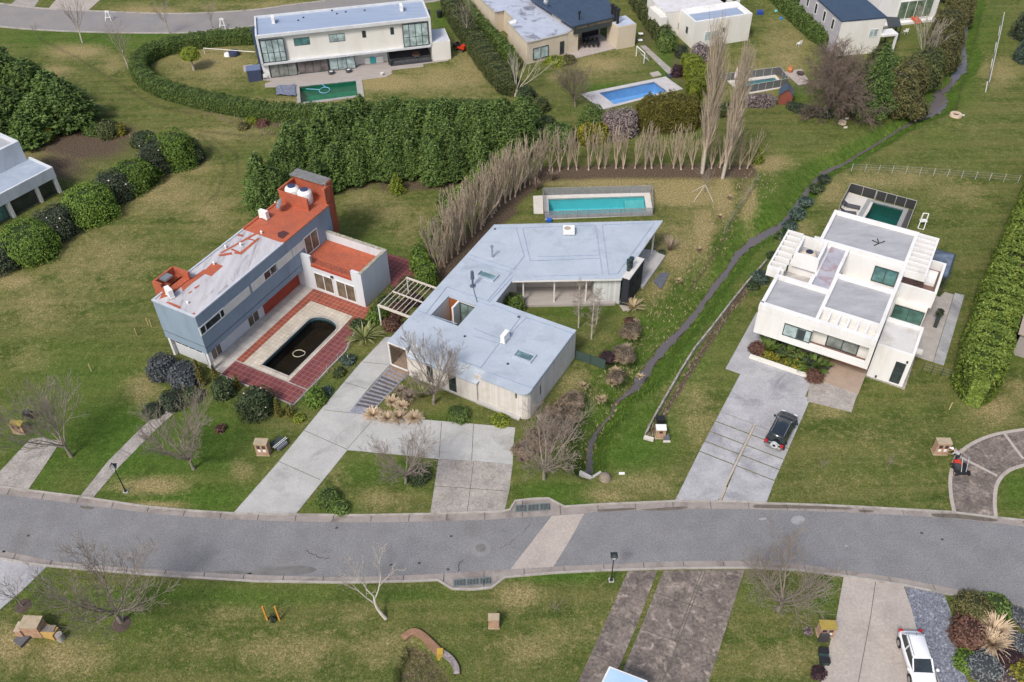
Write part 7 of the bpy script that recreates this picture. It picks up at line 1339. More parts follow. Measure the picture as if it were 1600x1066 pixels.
for i, (x, y, rx, h, k, lb, sz, ap) in enumerate(((1518, 953, 1.4, 1.3, 'olivebrown', 'olive spiky shrub at the top of the bottom right garden', .3, .3), (1512, 990, 1.5, 1.0, 'rust', 'reddish brown shrub below the olive one in the bottom right garden', .26, .5), (1537, 1047, 1.25, 1.1, 'grey', 'silver grey shrub beside the gravel strip', .18, .5), (1581, 1002, .75, .8, 'grey', 'small silver grey ball left of the plum shrub', .16, .5), (1596, 1015, 1.0, .9, 'grey', 'silver grey shrub at the right edge beside the plum shrub', .18, .5), (1588, 962, .7, .7, 'grey', 'small silver grey shrub below the road kerb', .16, .5), (1602, 975, .7, .7, 'grey', 'small silver grey shrub cut by the right edge', .16, .5), (1575, 1030, 1.1, .8, 'plum', 'dark plum shrub in the bottom right garden', .2, .6), (1598, 1055, 1.1, .9, 'yellow', 'yellow shrub at the bottom right corner', .22, .6), (1556, 948, 1.2, .6, 'hedge', 'low green shrub between the olive shrub and the kerb', .24, .6), (1510, 1035, 1.0, .5, 'laurel', 'low green clump along the gravel strip', .24, .6), (1570, 1062, 1.0, .6, 'mauve', 'pinkish dry clump at the bottom edge', .22, .5))): shrub(x, y, rx, h, k, lb, dens=70, size=sz, asp=ap, group=gd)
tuft(1551, 988, 1.5, 'tall tan grass clump in the bottom right garden, upper one', 300, M_PLUME, .7); tuft(1547, 1008, 1.4, 'tall tan grass clump in the bottom right garden, lower one', 300, M_PLUME, .8)
# scattered lawn tussocks and fine blades on the rough banks: nobody could count them
rng = np.random.default_rng(77)
def blades(n_, xr, yr, cond, name, m_, h=(.1, .24), wd=.022, label=None):
 px_ = rng.uniform(*xr, n_); py_ = rng.uniform(*yr, n_); V = []; F = []
 for a, b_ in zip(px_, py_):
  if not cond(a, b_): continue
  w = W(a, b_); z = gz(w[0], w[1]);
  for k in range(5):
   an = rng.uniform(0, 6.28); l = rng.uniform(*h); d = np.array([math.cos(an), math.sin(an), 0]); s_ = np.array([-math.sin(an), math.cos(an), 0])*wd; o = np.array([w[0], w[1], z-.02])+d*rng.uniform(0, .12); tip = o+d*l*.6+np.array([0, 0, l]); k0 = len(V); V += [o-s_, o+s_, tip+s_*.3, tip-s_*.3]; F.append((k0, k0+1, k0+2, k0+3))
 npmesh(name, np.array(V), np.array(F), m_, kind='stuff', label=label, cat='grass')
def near(pts, w_):
 A = np.array(pts, float)
 def f(x, y): return seglines(np.array([x]), np.array([y]), pts)[0] < w_
 return f
blades(9000, (780, 1300), (260, 760), near([(900, 690), (935, 620), (985, 560), (1040, 480), (1090, 400), (1140, 330), (1190, 285)], 26), 'bank_grass', M_STRAW, label='dry straw grass growing along the left bank of the stream')
blades(4500, (880, 1330), (250, 760), near([(925, 720), (960, 660), (1010, 610), (1060, 545), (1110, 475), (1150, 420), (1215, 365), (1260, 310)], 22), 'bank_grass', LM['laurel'][0], label='lush green grass growing along the stream bed', h=(.1, .3))
for q_, nn_, mm_, lb_ in (([(a_, b_) for a_, b_, c_, d_ in STREAM[1:-2]], 9000, LM['laurel'][0], 'green grass overhanging the water of the stream'), ([(1012, 685), (1045, 628), (1090, 552), (1148, 476), (1168, 452)], 2600, M_DRYBR, 'brown weeds growing behind the timber edging')): blades(nn_, (880 if nn_ > 5000 else 1005, 1540 if nn_ > 5000 else 1180), (0 if nn_ > 5000 else 440, 745), near(q_, 7), 'edge_grass', mm_, label=lb_, h=(.12, .4))
blades(2200, (120, 620), (160, 340), near([(330, 165), (400, 190), (450, 200)], 20), 'weed_grass', M_DRYBR, label='brown dead weeds below the curved hedge', h=(.2, .5))
blades(3000, (0, 1600), (860, 1066), lambda x, y: (y > 905 or x > 1480) and not (900 < x < 1170) and not (1275 < x < 1500) and x < 1500, 'verge_grass', M_SPIKE, label='scattered coarse grass blades on the near verge', h=(.06, .14), wd=.02)
# ------------------------------------------------------------------ small builders
def netmat(name, col, alpha):
 m, n, b = _nodes(name); b.inputs['Base Color'].default_value = (*col, 1); b.inputs['Roughness'].default_value = .6; b.inputs['Alpha'].default_value = alpha; return m
def panelfence(pts, h, label, post_m, panel_m, name='pool_fence', gap=None, posts=1.25, thick=.02, top=True, world=False, z=0.0, cat='fence'):
 P_ = [np.array(p[:2]) for p in (pts if world else P2(pts))]; t = thing(name, label, cat, (*P_[0], z))
 for a, b_ in zip(P_[:-1], P_[1:]):
  L_ = np.hypot(*(b_-a)); n_ = max(1, int(round(L_/posts)))
  for i in range(n_+1):
   p = a+(b_-a)*i/n_; m = MB(); m.tube((*p, z), (*p, z+h+.03), .03, n=6); m.build('post', post_m, t)
  m = MB(); m.bar((*a, z+h/2+.02), (*b_, z+h/2+.02), thick, h-.06); m.build('panel', panel_m, t)
  if top: m = MB(); m.bar((*a, z+h), (*b_, z+h), .045, .04); m.build('rail', post_m, t)
 return t
M_NET = netmat('grey_net', (.28, .29, .32), .42); M_NETD = netmat('dark_net', (.035, .035, .037), .90); M_NETG = netmat('green_net', (.06, .10, .09), .75); M_POSTG = mat('grey_post', (.30, .30, .30), .5); M_POSTP = mat('pale_post', (.50, .49, .46), .5)
panelfence([(848, 306), (1018, 302), (1019.5, 337), (851, 343), (848, 306)], 1.1, 'grey see through net fence round the turquoise pool', M_POSTG, M_NET)
panelfence([(1310, 330), (1326, 300), (1366, 311)], 1.25, 'dark panel fence behind the small pool of the white house, deck part', M_POSTP, M_NETD); panelfence([(1367, 311.5), (1428, 328), (1415, 362)], 1.25, 'dark panel fence behind the small pool of the white house, right part', M_POSTP, M_NETD)
panelfence([(1127, 132), (1128, 128), (1217, 117), (1230, 135), (1160, 147)], 1.25, 'grey panel fence round the light teal pool', M_POSTP, netmat('mid_net', (.13, .135, .14), .8))
panelfence([(899, 562), (922, 569), (945, 577)], 1.2, 'short grey green mesh gate between the light blue roof house and the stream', mat('green_post', (.03, .07, .05), .5), M_NETG, name='garden_fence', posts=2)
def postfence(pts, n_, h, label, m_, wires=3, name='wire_fence', r=.035, base=0.0):
 P_ = P2(pts); t = thing(name, label, 'fence', (*P_[0], 0)); P_ = [np.array(p) for p in P_]; seg = np.cumsum([0]+[np.hypot(*(b-a)) for a, b in zip(P_[:-1], P_[1:])]); q = []
 for i in range(n_):
  s = seg[-1]*i/(n_-1); x = np.interp(s, seg, [p[0] for p in P_]); y = np.interp(s, seg, [p[1] for p in P_]); q.append((x, y, gz(x, y))); m = MB(); m.tube((x, y, q[-1][2]), (x, y, q[-1][2]+h), r, n=6); m.build('post', m_, t)
 m = MB()
 for a, b_ in zip(q[:-1], q[1:]):
  for k in range(wires): zz = h*(.35+.6*k/max(wires-1, 1)); m.tube((a[0], a[1], a[2]+zz), (b_[0], b_[1], b_[2]+zz), .014, n=3, caps=False)
 m.build('wire', M_POSTG, t); return t
postfence([(1330, 268), (1400, 271), (1480, 277), (1590, 286)], 13, 1.1, 'thin wire fence with pale posts across the right lawn', M_POSTP)
postfence([(1183, 282), (1160, 318), (1132, 360)], 5, 1.0, 'thin wire fence along the stream behind the turquoise pool', M_POSTG)
postfence([(1440, 580), (1484, 592)], 4, 1.1, 'short wire fence between the white cubic house and the tall hedge', mat('green_wire_post', (.04, .07, .04), .6))
postfence([(455, 640), (484, 615), (505, 590), (545, 545)], 6, .8, 'low wire fence between the plum paving and the pale drive', M_POSTP)
for x, y, x2, y2, lb in ((205, 220, 201, 206, 'thin yellow stake at the edge of the brown bare plot'), (143, 580, 138, 567, 'thin yellow stake on the left lawn below the field'), (214, 524, 210, 511, 'thin wooden stake left of the blue house, alone'), (232, 508, 226, 494, 'thin wooden stake left of the blue house, nearest pair left'), (237, 511, 231, 497, 'thin wooden stake left of the blue house, nearest pair right'), (116, 194, 113, 188, 'short pink stake by the left cypress clump'), (489, 636, 487, 626, 'short white stake at the corner of the plum paving'), (1483, 640, 1485, 630, 'short pale post at the foot of the tall hedge'), (545, 566, 542, 552, 'small pale post beside the pale drive')):
 a = W(x, y); t = thing('stake', lb, 'stake', a); m = MB(); m.tube(a, a+np.array([0, 0, .95]), .05, .045, 6); m.build('stake_pole', mat('stake_wood', (.55, .45, .22), .8), t)

# ------------------------------------------------------------------ street lamps
def lamp(x, y, label):
 w = W(x, y); t = thing('street_lamp', label, 'street lamp', w, 'lantern street lamps'); z = 3.0; x_, y_ = w[0], w[1]
 m = MB(); m.tube((x_, y_, 0), (x_, y_, z), .055, .04, 8); m.lathe([(.14, 0), (.14, .1), (.07, .3), (.055, .6)], w, 10); m.build('pole', mat('lamp_green', (.02, .035, .03), .4), t)
 m = MB(); m.box(x_-.2, x_+.2, y_-.2, y_+.2, 0, .05); m.build('base', M_CONC, t)
 m = MB(); a = .13; b_ = .2; m.add([(x_-a, y_-a, z), (x_+a, y_-a, z), (x_+a, y_+a, z), (x_-a, y_+a, z), (x_-b_, y_-b_, z+.42), (x_+b_, y_-b_, z+.42), (x_+b_, y_+b_, z+.42), (x_-b_, y_+b_, z+.42)], [(3, 2, 1, 0), (0, 1, 5, 4), (1, 2, 6, 5), (2, 3, 7, 6), (3, 0, 4, 7)]); g_ = m.build('lantern_glass', mat('frosted', (.6, .62, .6), .3), t)
 m = MB(); c_ = .27; m.add([(x_-c_, y_-c_, z+.42), (x_+c_, y_-c_, z+.42), (x_+c_, y_+c_, z+.42), (x_-c_, y_+c_, z+.42), (x_, y_, z+.66)], [(3, 2, 1, 0), (0, 1, 4), (1, 2, 4), (2, 3, 4), (3, 0, 4)]); m.tube((x_, y_, z+.62), (x_, y_, z+.8), .05, .03, 6)
 for sx, sy in ((-1, -1), (1, -1), (1, 1), (-1, 1)): m.tube((x_+sx*a, y_+sy*a, z), (x_+sx*b_, y_+sy*b_, z+.42), .025, n=4)
 m.build('lantern_cap', mat('lamp_cap', (.02, .03, .035), .4), t)
lamp(196.5, 768, 'black lantern street lamp beside the narrow concrete path'); lamp(955, 907, 'black lantern street lamp on the near verge by the dark slab drive')

# ------------------------------------------------------------------ brick piers
def brickm(name, c1, c2, mort, ang=0):
 m, n, b = _nodes(name); b.inputs['Roughness'].default_value = .9; tc = n.nodes.new('ShaderNodeTexCoord'); sx = n.nodes.new('ShaderNodeSeparateXYZ'); n.links.new(tc.outputs['Object'], sx.inputs[0]); cv = n.nodes.new('ShaderNodeCombineXYZ'); n.links.new(maths(n, 'ADD', sx.outputs[0], sx.outputs[1]), cv.inputs[0]); n.links.new(sx.outputs[2], cv.inputs[1])
 br = n.nodes.new('ShaderNodeTexBrick'); br.inputs['Scale'].default_value = 1; br.inputs['Brick Width'].default_value = .28; br.inputs['Row Height'].default_value = .11; br.inputs['Mortar Size'].default_value = .016; br.inputs['Color1'].default_value = (*c1, 1); br.inputs['Color2'].default_value = (*c2, 1); br.inputs['Mortar'].default_value = (*mort, 1); n.links.new(cv.outputs[0], br.inputs['Vector'])
 n.links.new(mixc(n, maprange(n, noise(n, tc.outputs['Object'], 2.2, 5, .7), .42, .68, 0, .75), br.outputs[0], tuple(x*.55 for x in c1)), b.inputs['Base Color']); return m
M_BRICK = brickm('orange_brick', (.46, .24, .13), (.38, .19, .11), (.45, .38, .30)); M_CAPB = mat('stone_cap', (.42, .34, .24), .9, (.32, .26, .18), 3, stain=(.25, .23, .1), stain_scale=2, stain_amt=.6); M_MOSSY = mat('mossy_yellow_cap', (.36, .29, .05), .95, (.28, .2, .06), 5, fine=.3)
def pier(x, y, az, w_, d_, h, label, boxes=2, cap=M_CAPB, plates=True, brick=None, name='letterbox_pier', doorside=-1):
 f = Frame(az, x, y); t = thing(name, label, 'letterbox pier', f.w(0, 0)); brick = brick or M_BRICK
 m = MB(); m.fbox(f, -w_/2, w_/2, -d_/2, d_/2, 0, h); m.build('brick_body', brick, t); m = MB(); m.fbox(f, -w_/2-.04, w_/2+.04, -d_/2-.04, d_/2+.04, h, h+.1); m.build('cap', cap, t)
 for k in range(boxes):
  c_ = (k-(boxes-1)/2)*w_*.42; m = MB(); m.fbox(f, c_-.15, c_+.15, d_/2-.02, d_/2+.012, h*.62, h*.88); m.build('letterbox_door', mat('box_door', (.06, .05, .045), .5), t)
  if plates: m = MB(); m.fbox(f, c_-.13, c_+.13, d_/2-.02, d_/2+.014, h*.34, h*.55); m.build('meter_door', M_WHITEP, t)
 m = MB(); m.fbox(f, -w_/2-.05, w_/2+.05, -d_/2-.05, d_/2+.05, 0, .1); m.build('plinth', M_CAPB, t); return t
pier(33, 675, -9, 1.15, .55, 1.15, 'brick letterbox pier with a mossy cap at the left edge under the bare tree', cap=M_MOSSY, plates=False)
pier(413, 708, -4, 1.1, .65, 1.5, 'pinkish brick letterbox pier with two white doors beside the pale drive')
pier(1031, 682, -2, .85, .6, 1.15, 'letterbox pier with a white slab cap at the end of the stream edging', boxes=1, cap=M_WHITEP, plates=False)
pier(1467, 707, -3, 1.15, .65, 1.45, 'brown brick letterbox pier with two white doors beside the curved drive')
pier(1288, 990, -3, 1.1, .65, 1.2, 'orange brick letterbox pier with a mossy yellow cap left of the beige drive', cap=M_MOSSY)
pier(772, 978, -2, .75, .5, 1.2, 'small brick gate pier on the near verge, bottom middle', boxes=0)
f = Frame(-4, 60, 987); t = thing('brick_gate_pier', 'stepped brick gate pier with a low bench wing at the lower left', 'brick pier', f.w(0, 0))
m = MB(); m.fbox(f, -.75, .6, -.45, .5, 0, 1.35); m.fbox(f, -1.25, -.75, -.2, .6, 0, 1.0); m.build('brick_body', M_BRICK, t); m = MB(); m.fbox(f, -.79, .64, -.49, .54, 1.35, 1.44); m.build('cap', M_CAPB, t); m = MB(); m.add([f.w(.62, -.3), f.w(1.75, -.05), f.w(1.6, .65), f.w(.55, .45), f.w(.62, -.3, .75), f.w(1.75, -.05, .7), f.w(1.6, .65, .7), f.w(.55, .45, .75)], [(3, 2, 1, 0)[::-1], (4, 5, 6, 7)[::-1], (0, 1, 5, 4)[::-1], (1, 2, 6, 5)[::-1], (2, 3, 7, 6)[::-1], (3, 0, 4, 7)[::-1]]); m.build('wing_wall', mat('yellow_brick', (.50, .33, .10), .9, (.42, .26, .09), 3), t)
m = MB(); m.fbox(f, .65, 1.6, -.15, .4, .76, .8); m.build('wing_cap', mat('slate_cap', (.13, .12, .12), .9, (.25, .2, .15), 3), t); m = MB(); m.lathe([(.0, .7), (.26, .7), (.3, 0)], f.w(2.0, .5), 14); m.build('round_end', M_CONC_OLD, t)
t = thing('stone_slab', 'dark grey slab lying on the grass below the stepped brick pier', 'slab', W(42, 1004)); MB().prism(P2([(22, 1003), (36, 992), (52, 994), (34, 1013)]), 0, .25).build('slab_body', mat('slate', (.11, .11, .12), .8, (.08, .08, .09), 2), t)
# curved brick and stone retaining wall
t = thing('retaining_wall', 'low curved retaining wall, orange brick turning to grey stone, at the bottom', 'garden wall', W(665, 1005)); pth = smooth([(629, 1000), (644, 990), (657, 993), (672, 1006), (688, 1022)], 3);
r_ = ribbon(P2(pth), .5, -.9, .3); r_.build('brick_part', brickm('worn_brick', (.33, .18, .10), (.24, .13, .08), (.25, .2, .15)), t); pth = smooth([(690, 1021), (703, 1030), (712, 1043), (714, 1056)], 3); r_ = ribbon(P2(pth), .42, -.9, .28); r_.build('stone_part', mat('rubble', (.33, .29, .28), .95, (.16, .14, .14), 3, fine=.35, fine_scale=5), t)
m = MB(); w = W(688, 1022); m.box(w[0]-.22, w[0]+.22, w[1]-.25, w[1]+.25, -.9, .4); m.build('end_pier', mat('ochre_brick', (.50, .33, .05), .9), t)
# outfall headwall and boulder
t = thing('headwall', 'angled concrete headwall where the stream meets the road', 'headwall', W(925, 742)); m = MB()
for a, b_ in (((906, 737), (925, 747)), ((925, 747), (939, 738))): A_ = W(*a); B2 = W(*b_); m.bar((A_[0], A_[1], -.7), (B2[0], B2[1], -.7), .2, 1.6)
m.build('wall_body', M_CONC, t)
def rock(x, y, r, label, h=.5, m_=None, name='boulder'):
 w = W(x, y); rng = np.random.default_rng(int(x)); V = []; nr, nc = 6, 9
 for i in range(nr):
  ph = i/(nr-1)*math.pi/2
  for j in range(nc): a = 2*math.pi*j/nc; k = r*(1+rng.uniform(-.12, .12)); V.append((w[0]+k*math.cos(ph)*math.cos(a), w[1]+k*math.cos(ph)*math.sin(a), h*math.sin(ph)))
 t = thing(name, label, 'rock', w); npmesh('stone', np.array(V), gridfaces(nr, nc), m_ or mat('boulder', (.26, .21, .16), .95, (.18, .15, .11), 4), t, smooth=False)
rock(945, 747, .55, 'brown round boulder beside the concrete headwall')
for i, q in enumerate(([(838, 650), (847, 648), (853, 657), (844, 661)], [(849, 668), (853, 662), (868, 668), (863, 678)])): t = thing('stepping_slab', ('smaller square concrete slab off the rounded house corner', 'larger concrete slab below the rounded house corner')[i], 'paving slab', (*np.mean(P2(q), axis=0), 0)); MB().prism(P2(q), 0, .08).build('slab_body', M_CONC_BEIGE, t)
for i, q in enumerate(([(1021, 441), (1032, 427), (1046, 428), (1033, 453)], [(968, 478), (980, 479), (984, 485), (974, 487)], [(1015, 115), (1028, 112), (1034, 118), (1020, 121)], [(1041, 118), (1051, 116), (1056, 120), (1046, 123)], [(967, 739), (976, 739), (976, 742), (967, 742)])): t = thing('ground_slab', ('dark slate rectangle lying on the dry grass right of the black barbecue block', 'pale flat stone below the black barbecue block', 'pale stepping slab at the corner of the blue pool deck', 'dark mat on the pale deck by the blue pool', 'small white plank on the grass right of the boulder')[i], 'slab', (*np.mean(P2(q), axis=0), 0)); MB().prism(P2(q), 0, .1 if i != 3 else .16).build('slab_body', (mat('dark_slate', (.11, .12, .15), .7, (.09, .1, .12), 2), M_CONC_BEIGE, M_CONC_BEIGE, mat('dark_mat', (.05, .06, .09), .8), M_WHITEP)[i], t)
# timber edging along the right bank
t = thing('bank_edging', 'low weathered white timber edging along the right bank of the stream', 'retaining edge', W(1012, 680)); pth = P2([(1008, 683), (1022, 655), (1042, 620), (1062, 585), (1085, 548), (1112, 515), (1142, 476), (1166, 446), (1196, 412)]); q = ribbon(pth, .16, -.8, .5); q.build('timber_board', mat('weathered', (.40, .38, .35), .95, (.24, .21, .19), 1.5, stain=(.1, .09, .07), stain_scale=.7, stain_amt=.7), t)
for i in range(20): s = i/19; a = np.array(pth); k = s*(len(a)-1); j = min(int(k), len(a)-2); p = a[j]+(a[j+1]-a[j])*(k-j); m = MB(); m.tube((*p, -.6), (*p, .7), .07, n=6); m.build('post', mat('post_weathered', (.3, .27, .24), .9), t)
t = thing('edging_end', 'short pale kerb piece between the timber edging and the white capped pier', 'kerb', W(1012, 687)); m = MB(); A_ = W(1006, 685); B2 = W(1021, 689); m.bar((*A_[:2], .15), (*B2[:2], .15), .3, .3); m.build('kerb_body', M_COPEW, t)
t = thing('utility_box', 'small low grey meter box right of the white capped pier', 'utility box', W(1041, 687)); w = W(1041, 687); m = MB(); m.box(w[0]-.25, w[0]+.25, w[1]-.2, w[1]+.3, 0, .4); m.build('box_body', mat('util', (.12, .13, .14), .6), t); m = MB(); m.box(w[0]-.32, w[0]+.32, w[1]-.35, w[1]-.2, 0, .12); m.build('box_step', M_COPEW, t)
def bags(x, y, label, n_=3):
 w = W(x, y); t = thing('waste_basket', label, 'waste basket', w); m = MB(); m.box(w[0]-.35, w[0]+.35, w[1]-.3, w[1]+.3, .45, .95); m.build('basket', M_BLACKP, t); m = MB(); m.tube((w[0], w[1], 0), (w[0], w[1], .5), .05); m.build('post', M_BLACKP, t); return t
bags(48, 655, 'black waste basket on a post behind the mossy capped pier'); bags(1031, 664, 'black waste basket behind the white capped pier')
t = thing('waste_stand', 'dark waste stand with pale handles beside the pinkish letterbox pier', 'waste stand', W(436, 697)); f = Frame(52, 436, 697); m = MB(); m.fbox(f, -.55, .5, -.3, .35, .15, .75); m.build('basket', mat('dark_green_mesh', (.04, .055, .05), .7), t); m = MB(); m.fbox(f, -.5, .55, .37, .6, .2, .5); m.build('grey_bin', mat('bin_grey', (.22, .24, .28), .5), t)
for v in (.33, .5): m = MB(); m.tube(f.w(-.8, v, .8), f.w(.7, v, .8), .03); m.build('handle', M_WHITEP, t)
t = thing('letter_stand', 'black metal rack leaning against the mossy yellow capped pier', 'rack', W(1284, 1003)); f = Frame(-3, 1284, 1003); m = MB(); m.fbox(f, -.3, .35, -.1, .0, .1, 1.0)
for k in range(5): m.fbox(f, -.33, .38, -.0, .12, .15+k*.2, .2+k*.2)
m.build('rack_body', mat('rack_dark', (.055, .05, .055), .6), t)
t = thing('planter_box', 'small black two tier box on the grass left of the beige drive', 'box', W(1286, 1030)); f = Frame(-8, 1286, 1030); m = MB(); m.fbox(f, -.3, .35, -.65, .5, 0, .35); m.build('box_body', mat('teal_black', (.03, .06, .06), .5), t)
for k in (-.65, .1): m = MB(); m.fbox(f, -.32, .37, k, k+.4, .35, .5); m.build('box_lid', M_BLACKP, t)
shrub(1278, 1054, .6, .5, 'plum', 'low dark purple plant clump below the black two tier box', dens=80, size=.16); shrub(1262, 988, .35, .4, 'mauve', 'small dead plant left of the mossy yellow capped pier', dens=80, size=.15)
# tree guards
t = thing('tree_guard', 'two orange stakes guarding a tiny dark sapling on the near verge', 'tree guard', W(425, 968))
for x, y in ((418, 969), (437, 969)): w = W(x, y); m = MB(); m.box(w[0]-.06, w[0]+.06, w[1]-.06, w[1]+.06, 0, 1.9); m.build('stake', mat('orange_stake', (.60, .28, .05), .8), t)
w = W(427, 969); m = MB(); m.tube(w, w+np.array([-.02, 0, 1.2]), .04, .02, 6); m.tube(w+np.array([-.25, .1, .6]), w+np.array([.2, 0, .7]), .02); m.build('sapling_stem', mat('dark_stem', (.05, .045, .04), .8), t); core, lv = shrub_data(.3, .3, .4, 8, 60, .16, .5); foliage_mesh('foliage', (core[0]+w, core[1]), lv+w, LM['darkshrub'], t)
# white crossed props round the thin tree
t = thing('tree_props', 'white crossed poles propping the thin young tree', 'tree props', W(1100, 300)); w = W(1099, 306)
for dx, dy in ((-1.35, -1.2), (.95, -1.5), (-1.2, .9), (.95, .7)): m = MB(); m.tube((w[0]+dx, w[1]+dy, 0), (w[0]+dx*.05, w[1]+dy*.05, 1.5), .035); m.build('prop_pole', mat('prop_wood', (.55, .5, .42), .8), t)
# rings, pot, leaning post
for x, y, r, lb in ((1493, 181, .75, 'round pale concrete ring on the lawn right of the stream'), (1316, 193, .5, 'round white ring pot on the grass below the dark cypress')):
 t = thing('concrete_ring', lb, 'ring', W(x, y)); m = MB(); m.lathe([(r*.6, .05), (r*.62, .32), (r, .32), (r+.05, 0)], W(x, y), 22); m.build('ring_body', mat('ring_stone', (.58, .46, .35), .9, (.5, .4, .3), 2), t); m = MB(); m.lathe([(0, .08), (r*.62, .08)], W(x, y), 18); m.build('ring_soil', M_SOIL, t)
for x, y in ((1323, 186), (1321, 200), (1504, 181)): t = thing('white_stone', 'small white block lying near the ' + {1323: 'upper side of the white ring pot', 1321: 'lower side of the white ring pot', 1504: 'round concrete ring'}[x], 'stone', W(x, y)); w = W(x, y); m = MB(); m.prism([(w[0]-.3, w[1]-.1), (w[0]+.2, w[1]-.12), (w[0]+.3, w[1]+.12), (w[0]-.2, w[1]+.1)], 0, .15); m.build('block', M_COPEW, t)
t = thing('leaning_pole', 'leaning white pole with a cross bar beside the thicket', 'pole', W(1396, 178)); a = W(1396, 178); b_ = W(1407, 157, 1.1); m = MB(); m.tube(a, b_, .08, n=8); m.build('pole_body', M_WHITEP, t); m = MB(); m.tube(b_, W(1398, 152, 1.1), .04); m.build('cross_bar', M_POSTG, t)
# leaning white mesh panels at the right
t = thing('mesh_goal', 'long leaning white framed mesh fence on the far right lawn', 'mesh fence', W(1548, 95)); pts = [(1540, 144), (1548, 108), (1554, 82), (1560, 56), (1564, 34)]
for (a, b_) in zip(pts[:-1], pts[1:]):
 A_, B2 = W(*a), W(*b_); m = MB(); m.bar((A_[0], A_[1], .8), (B2[0], B2[1], .8), .04, 1.5); m.build('mesh_panel', netmat('white_mesh', (.5, .5, .48), .45), t); m = MB(); m.tube((A_[0], A_[1], 0), (A_[0]-.3, A_[1], 1.6), .06); m.tube((A_[0], A_[1], 1.55), (B2[0], B2[1], 1.55), .04); m.build('frame', M_WHITEP, t)
# football goal, swing, loungers
t = thing('football_goal', 'small white goal frame on the lawn of the beige house', 'goal', W(1000, 95)); a, b_ = W(994, 88), W(1006, 99); m = MB(); c_ = W(1014, 95)
for p in (a, b_): m.tube(p, p+np.array([0, 0, 1.6]), .07)
m.tube(a+np.array([0, 0, 1.6]), b_+np.array([0, 0, 1.6]), .07); m.tube(b_+np.array([0, 0, 1.6]), c_, .05); m.tube(a+np.array([0, 0, 1.6]), a+(c_-b_), .05); m.tube(c_, a+(c_-b_), .05); m.build('goal_frame', M_WHITEP, t)
for x, y, lb in ((1001, 56, 'white square panel beside the beige house chimney block, upper'), (1000, 66, 'white square panel beside the beige house chimney block, lower')): t = thing('sunbed_table', lb.replace('panel', 'table'), 'table', W(x, y)); w = W(x, y); m = MB(); m.box(w[0]-.35, w[0]+.35, w[1]-.3, w[1]+.3, .3, .4); m.tube(w, w+np.array([0, 0, .3]), .05); m.build('panel_top', M_WHITEP, t)
t = thing('garden_swing', 'white metal framed swing chair on the lawn behind the white cubic house', 'garden swing', W(1440, 352)); m = MB(); q = [W(1434, 357), W(1443, 359), W(1438, 342), W(1447, 343)]; top = 1.5; T1 = W(1437, 350)+np.array([0, 0, top]); T2 = W(1445, 351)+np.array([0, 0, top])
for p, tt in ((q[0], T1), (q[2], T1), (q[1], T2), (q[3], T2)): m.tube(p, tt, .05)
m.tube(T1, T2, .05); m.tube(q[0], q[1], .04); m.tube(q[2], q[3], .04); m.build('swing_frame', M_WHITEP, t); m = MB(); s_ = (T1+T2)/2; m.box(s_[0]-.4, s_[0]+.4, s_[1]-.25, s_[1]+.25, .45, .55); m.build('swing_seat', M_WHITEP, t)
for a, b_, lb in (((1316, 319), (1344, 325), 'dark sun lounger on the pale pool deck, upper one'), ((1312, 331), (1338, 334), 'dark sun lounger on the pale pool deck, lower one')):
 A_, B2 = W(*a, .3), W(*b_, .3); f = Frame(0, 0, 0); f.o = A_[:2]; d = (B2-A_)[:2]; L_ = np.hypot(*d); f.u = d/L_; f.v = np.array([f.u[1], -f.u[0]]); t = thing('sun_lounger', lb, 'sun lounger', A_*np.array([1, 1, 0]), 'sun loungers on the deck')
 m = MB(); m.fbox(f, .6, L_, -.33, .33, .3, .38); m.build('seat', mat('lounge_dark', (.09, .09, .1), .8), t); m = MB(); m.hexa([f.w(.6, .33, .32), f.w(.6, -.33, .32), f.w(0, -.33, .7), f.w(0, .33, .7), f.w(.6, .33, .4), f.w(.6, -.33, .4), f.w(0, -.33, .78), f.w(0, .33, .78)]); m.build('backrest', mat('lounge_dark2', (.07, .07, .08), .8), t)
 for u in (.3, L_-.15):
  for v in (-.3, .3): m = MB(); m.tube(f.w(u, v, .06), f.w(u, v, .32), .03); m.build('leg', M_BLACKP, t)
# balcony furniture and planter of the white house
t = thing('wire_table', 'round black wire table on the timber balcony', 'table', FW.w(10.8, -1.6, 3.35)); c_ = FW.w(10.9, -1.75, 3.35); m = MB(); R0 = [(c_[0]+.5*math.cos(a*.393), c_[1]+.5*math.sin(a*.393), c_[2]+.7) for a in range(17)]
for a, b_ in zip(R0[:-1], R0[1:]): m.tube(a, b_, .025)
for k in (0, 4, 8, 12): m.tube(R0[k], (c_[0]+.1*math.cos(k), c_[1], c_[2]), .02)
m.tube(R0[0], R0[8], .02); m.tube(R0[4], R0[12], .02); m.build('table_frame', M_BLACKP, t)
t = thing('white_chair', 'white cushioned armchair at the corner of the timber balcony', 'armchair', FW.w(12.9, -.9, 3.35)); m = MB(); m.fbox(FW, 12.2, 13.6, -1.3, -.35, 3.36, 3.75); m.build('seat', M_WHITEP, t); m = MB(); m.fbox(FW, 13.6, 13.8, -1.3, -.35, 3.36, 4.15); m.build('backrest', M_WHITEP, t)
t = thing('dark_planter', 'tall dark upright planter with a plant on the side terrace of the white house', 'planter', FW.w(11.0, 1.2)); m = MB(); m.fbox(FW, 10.2, 11.6, .95, 1.3, 0, 1.0); m.build('planter_body', mat('pl_dark', (.04, .05, .05), .6), t); w = FW.w(11.4, 1.1, 1.0); core, lv = shrub_data(.4, .4, .6, 3, 60, .2, .5); foliage_mesh('foliage', (core[0]+w, core[1]), lv+np.array(w), LM['darkshrub'], t)
